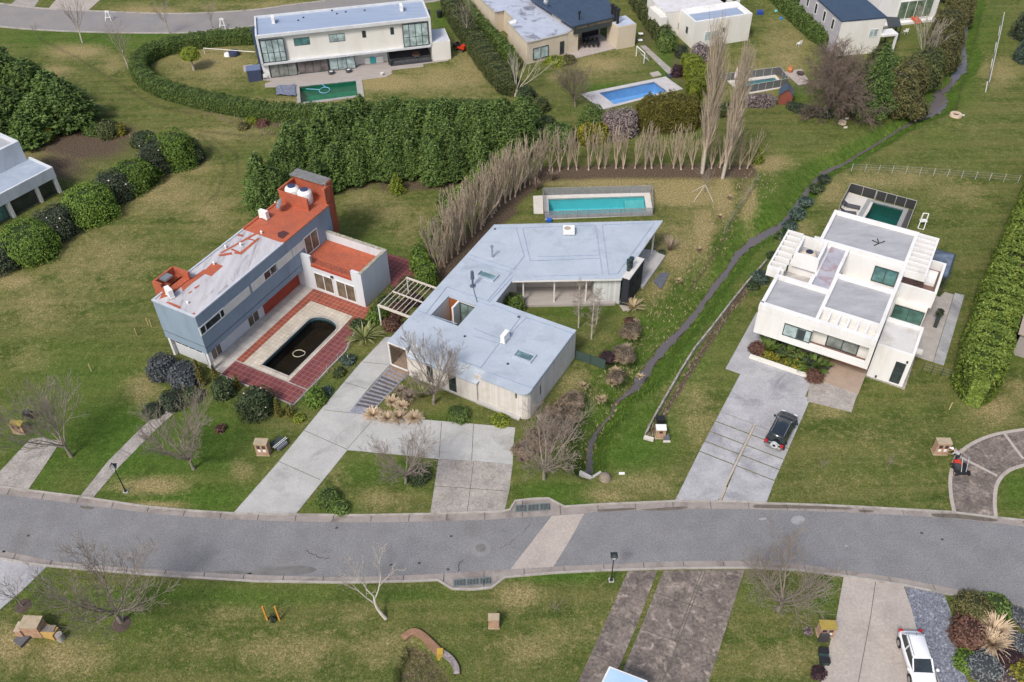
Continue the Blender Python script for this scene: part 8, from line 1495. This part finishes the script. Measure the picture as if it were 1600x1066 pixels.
t = thing('wall_shelf', 'small white shelf bracket on the right side of the white cubic house', 'shelf', FW.w(2.5, .3, 2.6)); m = MB(); m.fbox(FW, 2.3, 2.9, .01, .6, 2.6, 2.8); m.build('shelf_board', M_COPEW, t)
# playhouse
t = thing('playhouse', 'small red timber playhouse with a dark blue roof', 'playhouse', W(1227, 160)); f = fr2((1216, 163), (1236, 165), 0); m = MB(); wd = f.uv(1236, 165)[0]; m.fbox(f, 0, wd, -1.9, 0, 0, 1.5); m.add([f.w(0, 0, 1.5), f.w(wd, 0, 1.5), f.w(wd/2, 0, 2.3), f.w(0, -1.9, 1.5), f.w(wd, -1.9, 1.5), f.w(wd/2, -1.9, 2.3)], [(0, 1, 2), (5, 4, 3)]); m.build('playhouse_wall', mat('play_red', (.23, .065, .045), .8), t)
m = MB()
for s in (0, 1):
 x0 = -.15 if s == 0 else wd+.15; m.add([f.w(x0, .15, 1.42), f.w(wd/2, .15, 2.36), f.w(wd/2, -2.05, 2.36), f.w(x0, -2.05, 1.42)], [(0, 1, 2, 3)])
m.build('playhouse_roof', M_NAVY, t)
t = thing('closed_parasol', 'closed pale pink parasol beside the light teal pool', 'parasol', W(1148, 132)); w = W(1148, 132); m = MB(); m.tube(w, w+np.array([0, 0, 2.6]), .04); m.build('pole', M_STEEL, t); m = MB(); m.lathe([(.28, 1.0), (.3, 1.3), (.15, 2.2), (.02, 2.65)], w, 12); m.build('canopy', mat('pink_cloth', (.62, .50, .50), .9), t)
MB().prism(P2([(1225, 113), (1252, 108), (1266, 130), (1248, 134)]), -.1, .05).build('patio', mat('small_patio', (.42, .36, .33), .9), kind='structure')
t = thing('terracotta_pot', 'orange terracotta pot on the small patio under the tangled brown tree', 'pot', W(1234, 112)); m = MB(); m.lathe([(.3, 0), (.42, .5), (.2, .9), (.25, 1.0), (0, .95)], W(1234, 113), 14); m.build('pot_body', mat('terra', (.50, .19, .07), .8), t)
t = thing('fire_bowl', 'dark round fire bowl on the small patio', 'fire bowl', W(1250, 116)); m = MB(); m.lathe([(.25, 0), (.6, .35), (.55, .38), (0, .2)], W(1250, 117), 16); m.build('bowl', mat('bowl_dark', (.07, .055, .05), .8), t)
def chair(x, y, label, m_, az=0, name='garden_chair'):
 f = Frame(az, x, y); t = thing(name, label, 'chair', f.w(0, 0)); m = MB(); m.fbox(f, -.28, .28, -.28, .28, .38, .45); m.build('seat', m_, t); m = MB(); m.fbox(f, -.28, .28, .22, .29, .45, .95); m.build('backrest', m_, t)
 for u in (-.24, .24):
  for v in (-.24, .24): m = MB(); m.tube(f.w(u, v, 0), f.w(u, v, .38), .03); m.build('leg', m_, t)
chair(1248, 72, 'white plastic chair on the lawn left of the tangled brown tree', M_WHITEP, 30); chair(415, 124, 'white plastic chair at the left corner of the long white house', M_WHITEP, 20); chair(1414, 53, 'white plastic chair among the bushes beside the porch', M_WHITEP, 10)
chair(451, 117, 'light padded chair on the stone deck, left of the pair', mat('pad_grey', (.45, .45, .46), .8), 200); chair(467, 116, 'light padded chair on the stone deck, right of the pair', mat('pad_grey2', (.45, .45, .46), .8), 160); chair(420, 119, 'navy covered chair behind the white plastic one', mat('navy_pad', (.05, .06, .12), .8), 20)
M_SOFA = mat('sofa_dark', (.07, .08, .085), .7)
t = thing('outdoor_sofa', 'dark outdoor sofa with white cushions on the stone deck', 'sofa', W(528, 106)); f = fr2((517, 108), (540, 105), 0); m = MB(); m.fbox(f, 0, 2.0, -1.1, -.2, 0, .45); m.fbox(f, 0, 2.0, -1.3, -1.1, 0, .9); m.build('seat_base', M_SOFA, t); m = MB(); m.fbox(f, .35, 1.7, -1.05, -.25, .45, .62); m.build('cushion', M_WHITEP, t)
t = thing('low_table', 'low grey table before the outdoor sofa on the stone deck', 'table', W(529, 114)); m = MB(); m.fbox(f, .2, 1.9, .2, .9, .3, .38); m.build('table_top', mat('tbl', (.2, .21, .21), .6), t)
for u in (.3, 1.8): m = MB(); m.fbox(f, u-.04, u+.04, .3, .8, 0, .3); m.build('leg', M_SOFA, t)
for x, y, lb in ((518, 116, 'round dark armchair left of the low grey table'), (545, 113, 'round dark armchair right of the low grey table')): t = thing('round_armchair', lb, 'armchair', W(x, y)); m = MB(); m.lathe([(.42, 0), (.48, .5), (.4, .55), (.3, .35), (0, .35)], W(x, y), 14); m.build('shell', M_SOFA, t); m = MB(); m.lathe([(.28, .36), (.28, .42), (0, .44)], W(x, y), 12); m.build('cushion', M_WHITEP, t)
t = thing('leaning_boards', 'white and turquoise boards leaning on the wall of the long white house', 'boards', FT.w(16.5, -1.3));
for a, b_, c_ in ((15.1, 15.9, M_WHITEP), (15.95, 16.7, mat('turq_board', (.05, .5, .5), .5)), (16.8, 17.9, M_WHITEP)): m = MB(); m.fbox(FT, a, b_, -1.5, -1.35, .06, 1.0); m.build('board', c_, t)
t = thing('potted_plant', 'small potted plant at the edge of the stone deck', 'plant pot', W(597, 118)); m = MB(); m.lathe([(.22, 0), (.3, .4), (0, .35)], W(597, 118), 10); m.build('pot_body', M_COPEW, t)
t = thing('hammock_chair', 'brown round seat on the dark terrace of the long white house', 'seat', FT.w(23.0, -1.6, .12)); m = MB(); m.lathe([(.1, 0), (.7, .5), (.6, .75), (.2, .45)], FT.w(23.0, -1.5, .12), 12); m.build('seat_shell', mat('wicker', (.17, .10, .07), .9), t)
t = thing('pool_cleaner_hose', 'light blue looped hose floating in the deep green pool', 'hose', W(505, 140)); m = MB(); c_ = W(507, 141, -.08)
for k in range(24):
 a, b_ = k*.2618, (k+1)*.2618; m.tube((c_[0]+.75*math.cos(a), c_[1]+.9*math.sin(a), -.08), (c_[0]+.75*math.cos(b_), c_[1]+.9*math.sin(b_), -.08), .05, n=5)
m.tube((c_[0], c_[1]+.9, -.08), W(503, 131, .1), .05); m.tube((c_[0]-.7, c_[1]+.2, -.08), W(478, 139, -.08), .05); m.build('hose_tube', mat('hose_blue', (.22, .50, .72), .5), t)
# red ride on mower and odds near the hedge
def mower(x, y, az, label, red=(.55, .05, .02), name='ride_on_mower', s=1.0):
 f = Frame(az, x, y); t = thing(name, label, 'garden machine', f.w(0, 0)); m = MB(); m.fbox(f, -.3*s, .95*s, -.38*s, .38*s, .3*s, .5*s); m.fbox(f, .35*s, 1.0*s, -.3*s, .3*s, .5*s, .85*s); m.build('body', mat('mower_red', red, .4), t); m = MB(); m.fbox(f, -.95*s, -.3*s, -.4*s, .4*s, .3*s, .75*s); m.fbox(f, -.4*s, .0, -.22*s, .22*s, .6*s, .7*s); m.fbox(f, -.5*s, -.4*s, -.22*s, .22*s, .65*s, 1.05*s); m.build('bagger_and_seat', M_BLACKP, t)
 m = MB(); m.tube(f.w(.3*s, 0, .7*s), f.w(.1*s, 0, 1.0*s), .03*s); m.lathe([(.16*s, 0), (.2*s, .03*s)], f.w(.1*s, 0, 1.0*s), 12); m.build('steering_wheel', M_BLACKP, t)
 for u, v, r in ((-.35, -.42, .27), (-.35, .42, .27), (.75, -.38, .2), (.75, .38, .2)):
  c_ = np.array(f.w(u*s, v*s, r*s)); d = np.array([*f.v, 0])*.08*s; m = MB(); m.tube(c_-d, c_+d, r*s, n=14); w_ = m.build('wheel', M_BLACKP, t); m = MB(); m.tube(c_-d*1.15, c_+d*1.15, r*s*.5, n=10); m.build('rim', M_STEEL, w_)
 return t
mower(719, 78, -40, 'red and black ride on mower parked under the white birch', s=1.15)
t = thing('white_planks', 'two long white planks lying by the hedge near the red mower', 'planks', W(744, 71))
for a, b_ in (((740, 67), (749, 76)), ((738, 70), (747, 80))): m = MB(); m.bar(W(*a, .1), W(*b_, .1), .2, .08); m.build('plank', M_WHITEP, t)
t = thing('black_bin', 'black round bin on the grass right of the long white house', 'bin', W(687, 26)); m = MB(); m.lathe([(.4, 0), (.48, 1.0), (.5, 1.05), (0, 1.15)], W(687, 27), 16); m.build('bin_body', M_BLACKP, t)
t = thing('washing_line', 'long white pole with a navy and white cover left of the long white house', 'washing line', W(362, 84)); m = MB(); a, b_ = W(320, 84), W(400, 90); m.tube(a+np.array([0, 0, .9]), b_+np.array([0, 0, .9]), .05); m.tube(a, a+np.array([0, 0, .9]), .04); m.build('pole', M_WHITEP, t); m = MB(); w = W(366, 86); m.lathe([(.9, .1), (.8, .6), (.2, .8), (0, .75)], w, 14); m.build('navy_cover', mat('navy_cover', (.035, .045, .09), .6), t); w = W(356, 87); m = MB(); m.lathe([(.6, .0), (.5, .4), (0, .5)], w, 12); m.build('white_cover', M_WHITEP, t)
# trestles on the far road
for x, y, lb in ((171, 31, 'white folding trestle on the far road, left one'), (349, 43, 'white folding trestle on the far road, right one near the long house')):
 w = W(x, y); t = thing('trestle_sign', lb, 'trestle', w, 'white trestles on the far road'); m = MB()
 for dx in (-.45, .45):
  for dy in (-.5, .5): m.tube((w[0]+dx*1.1, w[1]+dy, 0), (w[0]+dx*.25, w[1], 1.6), .06)
 m.bar((w[0]-.35, w[1], 1.35), (w[0]+.35, w[1], 1.35), .08, .3); m.tube((w[0]-.5, w[1]-.3, .5), (w[0]+.5, w[1]-.3, .5), .05); m.build('trestle_frame', M_WHITEP, t)
# slide and toys
t = thing('slide', 'long orange red slide in the garden by the glazed house', 'slide', W(1424, 28)); a, b_ = W(1413, 10, 1.8), W(1436, 37, .2); m = MB(); m.bar(a, b_, .9, .08); m.bar(a+np.array([.45, 0, .12]), b_+np.array([.45, 0, .12]), .06, .25); m.bar(a-np.array([.45, 0, -.12]), b_-np.array([.45, 0, -.12]), .06, .25); m.build('chute', mat('slide_red', (.50, .11, .05), .5), t); m = MB(); m.tube(W(1413, 12), a, .05); m.tube(W(1417, 12), a, .05); m.build('ladder', M_BLACKP, t)
t = thing('toy_car', 'turquoise toy car beside the orange red slide', 'toy', W(1427, 20)); w = W(1427, 21); m = MB(); m.box(w[0]-.7, w[0]+.7, w[1]-.45, w[1]+.45, .15, .6); m.box(w[0]-.2, w[0]+.55, w[1]-.4, w[1]+.4, .6, 1.0); m.build('toy_body', mat('toy_teal', (.10, .62, .52), .4), t); m = MB()
for dx in (-.45, .45): m.tube((w[0]+dx, w[1]-.5, .18), (w[0]+dx, w[1]+.5, .18), .18, n=10)
m.build('wheels', M_BLACKP, t)
for x, y, c_, s, lb in ((1187, 22, (.03, .07, .35), .9, 'blue and white bundle beside the porch of the cream white house'), (1220, 30, (.03, .25, .6), .45, 'bright blue toy at the edge of the lawn by the hedge'), (1212, 18, (.2, .6, .6), .4, 'pale turquoise toy by the hedge'), (858, 346, (.02, .12, .55), .55, 'bright blue box between the turquoise pool and the light blue roof')):
 w = W(x, y); t = thing('blue_object', lb, 'toy' if s < .5 else 'box', w); m = MB(); m.prism([(w[0]-s*.6, w[1]-s*.4), (w[0]+s*.5, w[1]-s*.5), (w[0]+s*.6, w[1]+s*.4), (w[0]-s*.4, w[1]+s*.5)], 0, s*.6); m.build('body', mat('blue_thing', c_, .5), t)
t = thing('dining_table', 'black table with chairs on the terrace of the beige house', 'table set', W(923, 74)); w = W(923, 72); m = MB(); m.box(w[0]-1.3, w[0]+1.3, w[1]-.5, w[1]+.5, .7, .78); m.build('table_top', M_BLACKP, t)
for k in range(4):
 for s in (-1, 1): x_ = w[0]-1.05+k*.7; m = MB(); m.box(x_-.22, x_+.22, w[1]+s*.8-.2, w[1]+s*.8+.2, .4, .46); m.box(x_-.22, x_+.22, w[1]+s*1.0-.03, w[1]+s*1.0+.03, .46, .95); m.tube((x_, w[1]+s*.8, .1), (x_, w[1]+s*.8, .4), .04); m.build('seat', M_BLACKP, t)

# ------------------------------------------------------------------ cars
def loft(secs, nmirror=True):
 "secs: list of (x, [(y,z),...]) half profiles bottom to top; mirrored to both sides"
 V = []; n_ = len(secs[0][1]); k = 2*n_
 for x, pr_ in secs:
  for y, z in pr_: V.append((x, y, z))
  for y, z in pr_[::-1]: V.append((x, -y, z))
 F = []
 for i in range(len(secs)-1):
  for j in range(k): F.append((i*k+j, i*k+(j+1) % k, (i+1)*k+(j+1) % k, (i+1)*k+j))
 F.append(tuple(range(k))[::-1]); F.append(tuple((len(secs)-1)*k+j for j in range(k))); return V, F
def sub(o, lv=1):
 md = o.modifiers.new('smooth', 'SUBSURF'); md.levels = lv; md.render_levels = lv; return o
def car(kind, label, paint, loc, az, L_=4.5, Wd=1.8, Ht=1.5, suv=False, plate=None):
 t = thing(kind, label, 'car', (0, 0, 0)); hw = Wd/2; zb = .28 if not suv else .34; bl = .92 if not suv else 1.02; f, r = L_/2, -L_/2
 hood = .86 if not suv else 1.0
 pf = lambda s, zt, zl=zb: [(hw*s*.82, zl), (hw*s*.97, zl+.12), (hw*s, (zl+zt)/2), (hw*s*.97, zt-.1), (hw*s*.84, zt)]
 secs = [(r, pf(.80, bl-.12, zb+.12)), (r+.12, pf(.93, bl-.02)), (r+.5, pf(1, bl)), (0, pf(1, bl)), (f*.38, pf(1, bl-.0)), (f*.5, pf(1, hood+.02)), (f*.82, pf(.96, hood-.06)), (f-.12, pf(.86, hood-.2)), (f, pf(.70, hood-.3, zb+.1))]
 V, F = loft(secs); m = MB(); m.add(V, F); sub(m.build('body', paint, t, smooth=True), 1)
 x0, x1 = (r+.32, f*.50) if not suv else (r+.22, f*.46); rt0, rt1 = (r+.72, f*.12) if not suv else (r+.38, f*.14); tw_ = hw*.74; bw_ = hw*.88; zt = Ht-.03
 cab = [(x0, [(bw_*.9, bl-.08), (bw_*.92, bl)]), (rt0, [(bw_*.98, bl-.08), (tw_, zt-.06)]), ((rt0+rt1)/2, [(bw_, bl-.08), (tw_*1.03, zt-.04)]), (rt1, [(bw_*.98, bl-.08), (tw_, zt-.08)]), (x1, [(bw_*.9, bl-.08), (bw_*.9, bl-.02)])]
 V, F = loft(cab); m = MB(); m.add(V, F); m.build('cabin_glass', glassmat('car_glass', (.02, .03, .035), .04, .8), t)
 m = MB(); q = [(rt0-.05, -tw_), (rt1+.05, -tw_), (rt1+.05, tw_), (rt0-.05, tw_)]
 V, F = loft([(rt0-.08, [(tw_*.94, zt-.1), (tw_*.9, zt-.01)]), (rt0+.15, [(tw_*1.03, zt-.09), (tw_*.9, zt+.03)]), ((rt0+rt1)/2, [(tw_*1.05, zt-.08), (tw_*.92, zt+.05)]), (rt1-.1, [(tw_*1.03, zt-.1), (tw_*.9, zt+.02)]), (rt1+.06, [(tw_*.97, zt-.13), (tw_*.9, zt-.05)])]); m.add(V, F); m.build('roof', paint, t, smooth=True)
 for s in (-1, 1):
  m = MB()
  for a_, b_ in (((x1-.02, s*bw_*.9, bl), (rt1+.03, s*tw_*.98, zt-.07)), ((x0+.02, s*bw_*.92, bl), (rt0-.03, s*tw_*.98, zt-.07)), (((rt0+rt1)/2, s*bw_, bl), ((rt0+rt1)/2, s*tw_*1.04, zt-.06))): m.bar(a_, b_, .08, .07)
  m.build('pillar', paint, t)
  m = MB(); m.tube((rt0+.1, s*tw_*.86, zt+.09), (rt1-.05, s*tw_*.86, zt+.07), .028, n=6); m.build('roof_rail', M_STEEL if suv else M_GREYMETAL, t)
  m = MB(); m.lathe([(0, -.07), (.11, -.05), (.12, .05), (0, .08)], (x1-.15, s*(hw+.1), bl+.06), 8); m.build('mirror', paint, t)
  m = MB(); m.box(f-.16, f-.02, s*hw*.62-.16, s*hw*.62+.16, hood-.34, hood-.2); m.build('headlight', mat('lamp_clear', (.7, .72, .75), .15), t)
  m = MB(); m.box(r-.0, r+.12, s*hw*.78-.1, s*hw*.78+.12, bl-.28, bl+.06); m.build('taillight', mat('lamp_red', (.5, .01, .02), .25), t)
  for x in (r+.78, f-.82):
   m = MB(); R_w = .34 if not suv else .37; m.tube((x, s*(hw-.2), R_w), (x, s*(hw+.015), R_w), R_w, n=22); w_ = m.build('wheel', mat('tyre', (.018, .018, .018), .85), t); m = MB(); m.tube((x, s*(hw-.02), R_w), (x, s*(hw+.03), R_w), R_w*.62, n=16); m.build('rim', M_STEEL, w_)
   m = MB(); m.tube((x, s*(hw-.02), R_w), (x, s*(hw-.005), R_w), R_w+.07, n=22); m.build('wheel_arch', M_BLACKP, t)
 for x_, nm in ((r-.02, 'rear_bumper'), (f-.03, 'front_bumper')): m = MB(); m.box(x_-.03, x_+.08, -hw*.78, hw*.78, zb+.06, zb+.3); m.build(nm, M_STEEL if suv else paint, t)
 if suv: m = MB(); m.tube((r-.2, -.08, .95), (r-.02, -.08, .95), .33, n=22); w_ = m.build('spare_wheel', mat('spare_cover', (.55, .57, .58), .4), t); m = MB(); m.tube((r-.22, -.08, .95), (r-.19, -.08, .95), .14, n=12); m.build('spare_hub', M_BLACKP, w_)
 m = MB(); m.tube((rt0+.12, 0, zt+.03), (rt0-.02, 0, zt+.28), .012, n=4); m.build('aerial', M_BLACKP, t)
 return tagpose(t, loc, az)
def paint(name, c, rough=.25):
 m, n, b = _nodes(name); b.inputs['Base Color'].default_value = (*c, 1); b.inputs['Roughness'].default_value = rough; b.inputs['Coat Weight'].default_value = .8; b.inputs['Coat Roughness'].default_value = .08; return m
w = W(1221, 672, .6); w[2] = .04
car('parked_suv', 'dark sport utility car with silver roof rails parked nose in by the white cubic house', paint('dark_paint', (.018, .024, .03)), w, R_(58), 4.5, 1.8, 1.72, suv=True)
a, b_ = W(1423, 985, .95), W(1449, 1075, .8); az = math.atan2(b_[1]-a[1], b_[0]-a[0]); d = (b_-a)/np.hypot(*(b_-a)[:2]); c_ = a+d*2.1; c_[2] = .04
car('parked_car', 'white estate car half cut by the bottom edge on the beige drive', paint('white_paint', (.74, .76, .78), .2), c_, az, 4.35, 1.78, 1.5)

# ------------------------------------------------------------------ gardener and machine by the curved drive
def skinned(name, joints, edges, rad, m_, parent, lv=2, root=0):
 me = bpy.data.meshes.new(name); o0 = np.array(org(parent)); me.from_pydata([tuple(np.array(j)-o0) for j in joints], edges, []); me.materials.append(m_); o = link(name, me, parent)
 o.modifiers.new('skin', 'SKIN'); sv = me.skin_vertices[0].data
 for i, r in enumerate(rad): sv[i].radius = (r, r) if not isinstance(r, tuple) else r
 for i in range(len(rad)): sv[i].use_root = (i == root)
 md = o.modifiers.new('sub', 'SUBSURF'); md.levels = lv; md.render_levels = lv; return o
M_SKIN = mat('skin', (.42, .25, .18), .6)
base = W(1493, 722); fx = np.array([-.78, .45, 0]); fx /= np.linalg.norm(fx); sx_ = np.array([-fx[1], fx[0], 0]); up_ = np.array([0, 0, 1.])
def q_(f_, s_, z_): return base+fx*f_+sx_*s_+up_*z_
J = [q_(0, 0, .92), q_(.18, 0, 1.12), q_(.42, 0, 1.28), q_(.52, 0, 1.34), q_(.62, 0, 1.38), q_(.70, 0, 1.42),      # pelvis, waist, chest, neck, head low, head top
  q_(.02, .1, .88), q_(.08, .12, .48), q_(-.02, .13, .07), q_(.12, .14, .04), q_(.02, -.1, .88), q_(.12, -.12, .48), q_(.04, -.14, .07), q_(.18, -.15, .04),
  q_(.42, .2, 1.24), q_(.56, .26, 1.0), q_(.78, .2, .88), q_(.42, -.2, 1.24), q_(.58, -.26, 1.0), q_(.80, -.18, .86)]
t = thing('person', 'person in a white cap, grey top and dark trousers bending beside the twin door pier', 'person', base)
ED = [(0, 1), (1, 2), (2, 3), (3, 4), (4, 5), (0, 6), (6, 7), (7, 8), (8, 9), (0, 10), (10, 11), (11, 12), (12, 13), (2, 14), (14, 15), (15, 16), (2, 17), (17, 18), (18, 19)]
skinned('body', J, ED, [.12, .11, .13, .05, .09, .08, .075, .05, .035, .03, .075, .05, .035, .03, .055, .038, .025, .055, .038, .025], M_SKIN, t)
skinned('shirt', [J[0]+up_*.06, J[1], J[2], J[3]-up_*.04, J[14], J[15], J[17], J[18]], [(0, 1), (1, 2), (2, 3), (2, 4), (4, 5), (2, 6), (6, 7)], [.15, .15, .165, .07, .075, .055, .075, .055], mat('grey_shirt', (.30, .32, .34), .9, (.45, .46, .46), 4), t)
skinned('trousers', [J[0], J[6], J[7], J[8]+up_*.04, J[10], J[11], J[12]+up_*.04], [(0, 1), (1, 2), (2, 3), (0, 4), (4, 5), (5, 6)], [.15, .1, .075, .06, .1, .075, .06], mat('navy_trousers', (.02, .025, .04), .9), t)
m = MB(); m.lathe([(.125, -.02), (.12, .06), (.07, .12), (0, .14)], J[5]-up_*.01, 14); p_ = J[5]+fx*.14; m.lathe([(0, 0), (.09, 0), (.09, .015), (0, .02)], p_-up_*.03, 10); m.build('cap', M_WHITEP, t)
for s_ in (1, -1):
 h0 = J[16] if s_ > 0 else J[19]; m = MB()
 for k in range(4): m.tube(h0+sx_*(k-1.5)*.022, h0+fx*(.07-.008*abs(k-1.5))+sx_*(k-1.5)*.024-up_*.05, .011, .008, 6)
 m.tube(h0-sx_*s_*.03, h0-sx_*s_*.06+fx*.04-up_*.02, .012, .009, 6); m.tube(h0-fx*.03, h0+fx*.02, .04, .036, 8); m.build('hand', M_SKIN, t)
for j in (8, 12): m = MB(); m.bar(J[j]-up_*.02-fx*.06, J[j]-up_*.02+fx*.2, .1, .1); m.build('shoe', M_BLACKP, t)
f = Frame(0, 1500, 737); t = thing('lawn_mower', 'push mower with a red engine and a silver handle on the curved drive', 'lawn mower', f.w(0, 0)); wm = W(1493, 728)
m = MB(); m.box(wm[0]-.25, wm[0]+.25, wm[1]-.25, wm[1]+.2, .25, .6); m.build('engine', mat('engine_red', (.6, .05, .03), .4), t); m = MB(); c_ = f.w(0, 0); m.box(c_[0]-.55, c_[0]+.5, c_[1]-.45, c_[1]+.65, .12, .32); m.build('deck', M_BLACKP, t)
for dx, dy in ((-.6, -.35), (.55, -.35), (-.6, .5), (.55, .5)): m = MB(); m.tube((c_[0]+dx-.06, c_[1]+dy, .22), (c_[0]+dx+.06, c_[1]+dy, .22), .22, n=14); w_ = m.build('wheel', M_BLACKP, t); m = MB(); m.tube((c_[0]+dx-.07, c_[1]+dy, .22), (c_[0]+dx+.07, c_[1]+dy, .22), .11, n=10); m.build('rim', M_STEEL, w_)
m = MB(); m.tube((c_[0]+.3, c_[1]-.3, .3), (c_[0]+.75, c_[1]+.75, 1.0), .03); m.tube((c_[0]-.1, c_[1]-.3, .3), (c_[0]+.2, c_[1]+.75, 1.0), .03); m.tube((c_[0]+.1, c_[1]+.75, 1.0), (c_[0]+.85, c_[1]+.75, 1.0), .03); m.build('handle', M_STEEL, t)
m = MB(); m.box(c_[0]-.5, c_[0]-.1, c_[1]-.1, c_[1]+.45, .32, .62); m.build('grass_bag', mat('bag_dark', (.05, .055, .06), .9), t)

# ------------------------------------------------------------------ road wear: puddles, repairs, cracks, kerb joints
rng = np.random.default_rng(12)
def blot(pts, m_, name, z=.0165, k=3):
 MB().sheet(P2(smooth(pts+[pts[0]], k)[:-1]), z).build(name, m_, kind='structure')
M_WET = mat('damp_asphalt', (.12, .115, .11), .6, (.17, .165, .16), 1.2); M_MUD = mat('damp_gutter', (.10, .085, .07), .6, (.16, .135, .11), 1.5); M_PALEA = mat('pale_wear', (.31, .31, .315), .9, (.25, .25, .255), 3, fine=.2)
blot([(385, 897), (410, 888), (440, 886), (470, 884), (495, 889), (480, 897), (430, 899)], M_WET, 'road_damp'); blot([(500, 900), (540, 901.2), (500, 901)], M_WET, 'road_damp'); blot([(330, 893), (370, 892), (395, 897), (350, 896.5)], M_WET, 'road_damp')
for q in ([(1000, 797), (1040, 793.5), (1072, 792), (1070, 795.5), (1030, 798.5)], [(1180, 789), (1240, 790), (1322, 793.5), (1320, 796.5), (1240, 795), (1180, 794)], [(1340, 797), (1362, 797.5), (1364, 800.5), (1345, 801)], [(1455, 803), (1500, 804), (1556, 812), (1548, 815.5), (1500, 811), (1460, 808)], [(935, 797), (985, 794), (990, 797), (940, 800)], [(240, 901), (330, 905), (400, 908), (398, 910), (300, 906)], [(125, 791), (146, 793), (142, 796), (128, 794.5)]): blot(q, M_MUD, 'gutter_damp', .042)
for q in ([(1238, 808), (1250, 806), (1258, 812), (1248, 820), (1236, 816)], [(1186, 810), (1196, 809), (1197, 812), (1187, 813)]): blot(q, M_PALEA, 'road_wear', .0162)
M_CRACK = mat('crack', (.06, .06, .06), .9)
def crack(pts, w_=.035, z=.0175):
 P_ = P2(pts); o = [P_[0]]
 for a, b_ in zip(P_[:-1], P_[1:]):
  for k in range(1, 5): o.append((a[0]+(b_[0]-a[0])*k/4+rng.uniform(-.1, .1), a[1]+(b_[1]-a[1])*k/4+rng.uniform(-.1, .1)))
 vs = []; fs = []
 for i, p in enumerate(o):
  q0 = np.array(o[max(i-1, 0)]); q1 = np.array(o[min(i+1, len(o)-1)]); d = q1-q0; d /= max(np.hypot(*d), 1e-6); nn = np.array([-d[1], d[0]])*w_*rng.uniform(.4, 1.2); vs += [(*(np.array(p)+nn), z), (*(np.array(p)-nn), z)]
  if i: fs.append((2*i-2, 2*i-1, 2*i+1, 2*i))
 MB().add(vs, fs).build('road_crack', M_CRACK, kind='structure')
crack([(478, 860), (490, 866), (502, 872), (515, 874)]); crack([(715, 893), (718, 880), (725, 875)]); crack([(780, 858), (795, 850), (815, 835), (830, 820)], .02)
m = MB()
for P_, Q_, n_ in ((KT, AT, 44), (KB, AB, 44)):
 a = np.array(P2(P_)); b_ = np.array(P2(Q_)); xs_ = np.linspace(W(-60, 800)[0], W(1650, 800)[0], 30)
 for x in xs_: ya = np.interp(x, a[:, 0], a[:, 1]); yb = np.interp(x, b_[:, 0], b_[:, 1]); s = 1 if ya > yb else -1; m.add([(x-.02, yb, .034), (x+.02, yb, .034), (x+.02, ya+.12*s, .134), (x-.02, ya+.12*s, .134)], [(0, 1, 2, 3)])
m.build('kerb_joints', M_CRACK, kind='structure')
for x, y in ((1322, 853), (6, 862), (44, 837), (655, 880), (700, 890), (611, 883), (526, 825), (705, 838), (1440, 833), (1472, 843)): w = W(x, y, .02); MB().prism([(w[0]-.12, w[1]-.07), (w[0]+.1, w[1]-.09), (w[0]+.13, w[1]+.08), (w[0]-.08, w[1]+.1)], .012, .03).build('litter_leaf', M_PALEA if x == 1322 else M_CRACK, kind='structure')
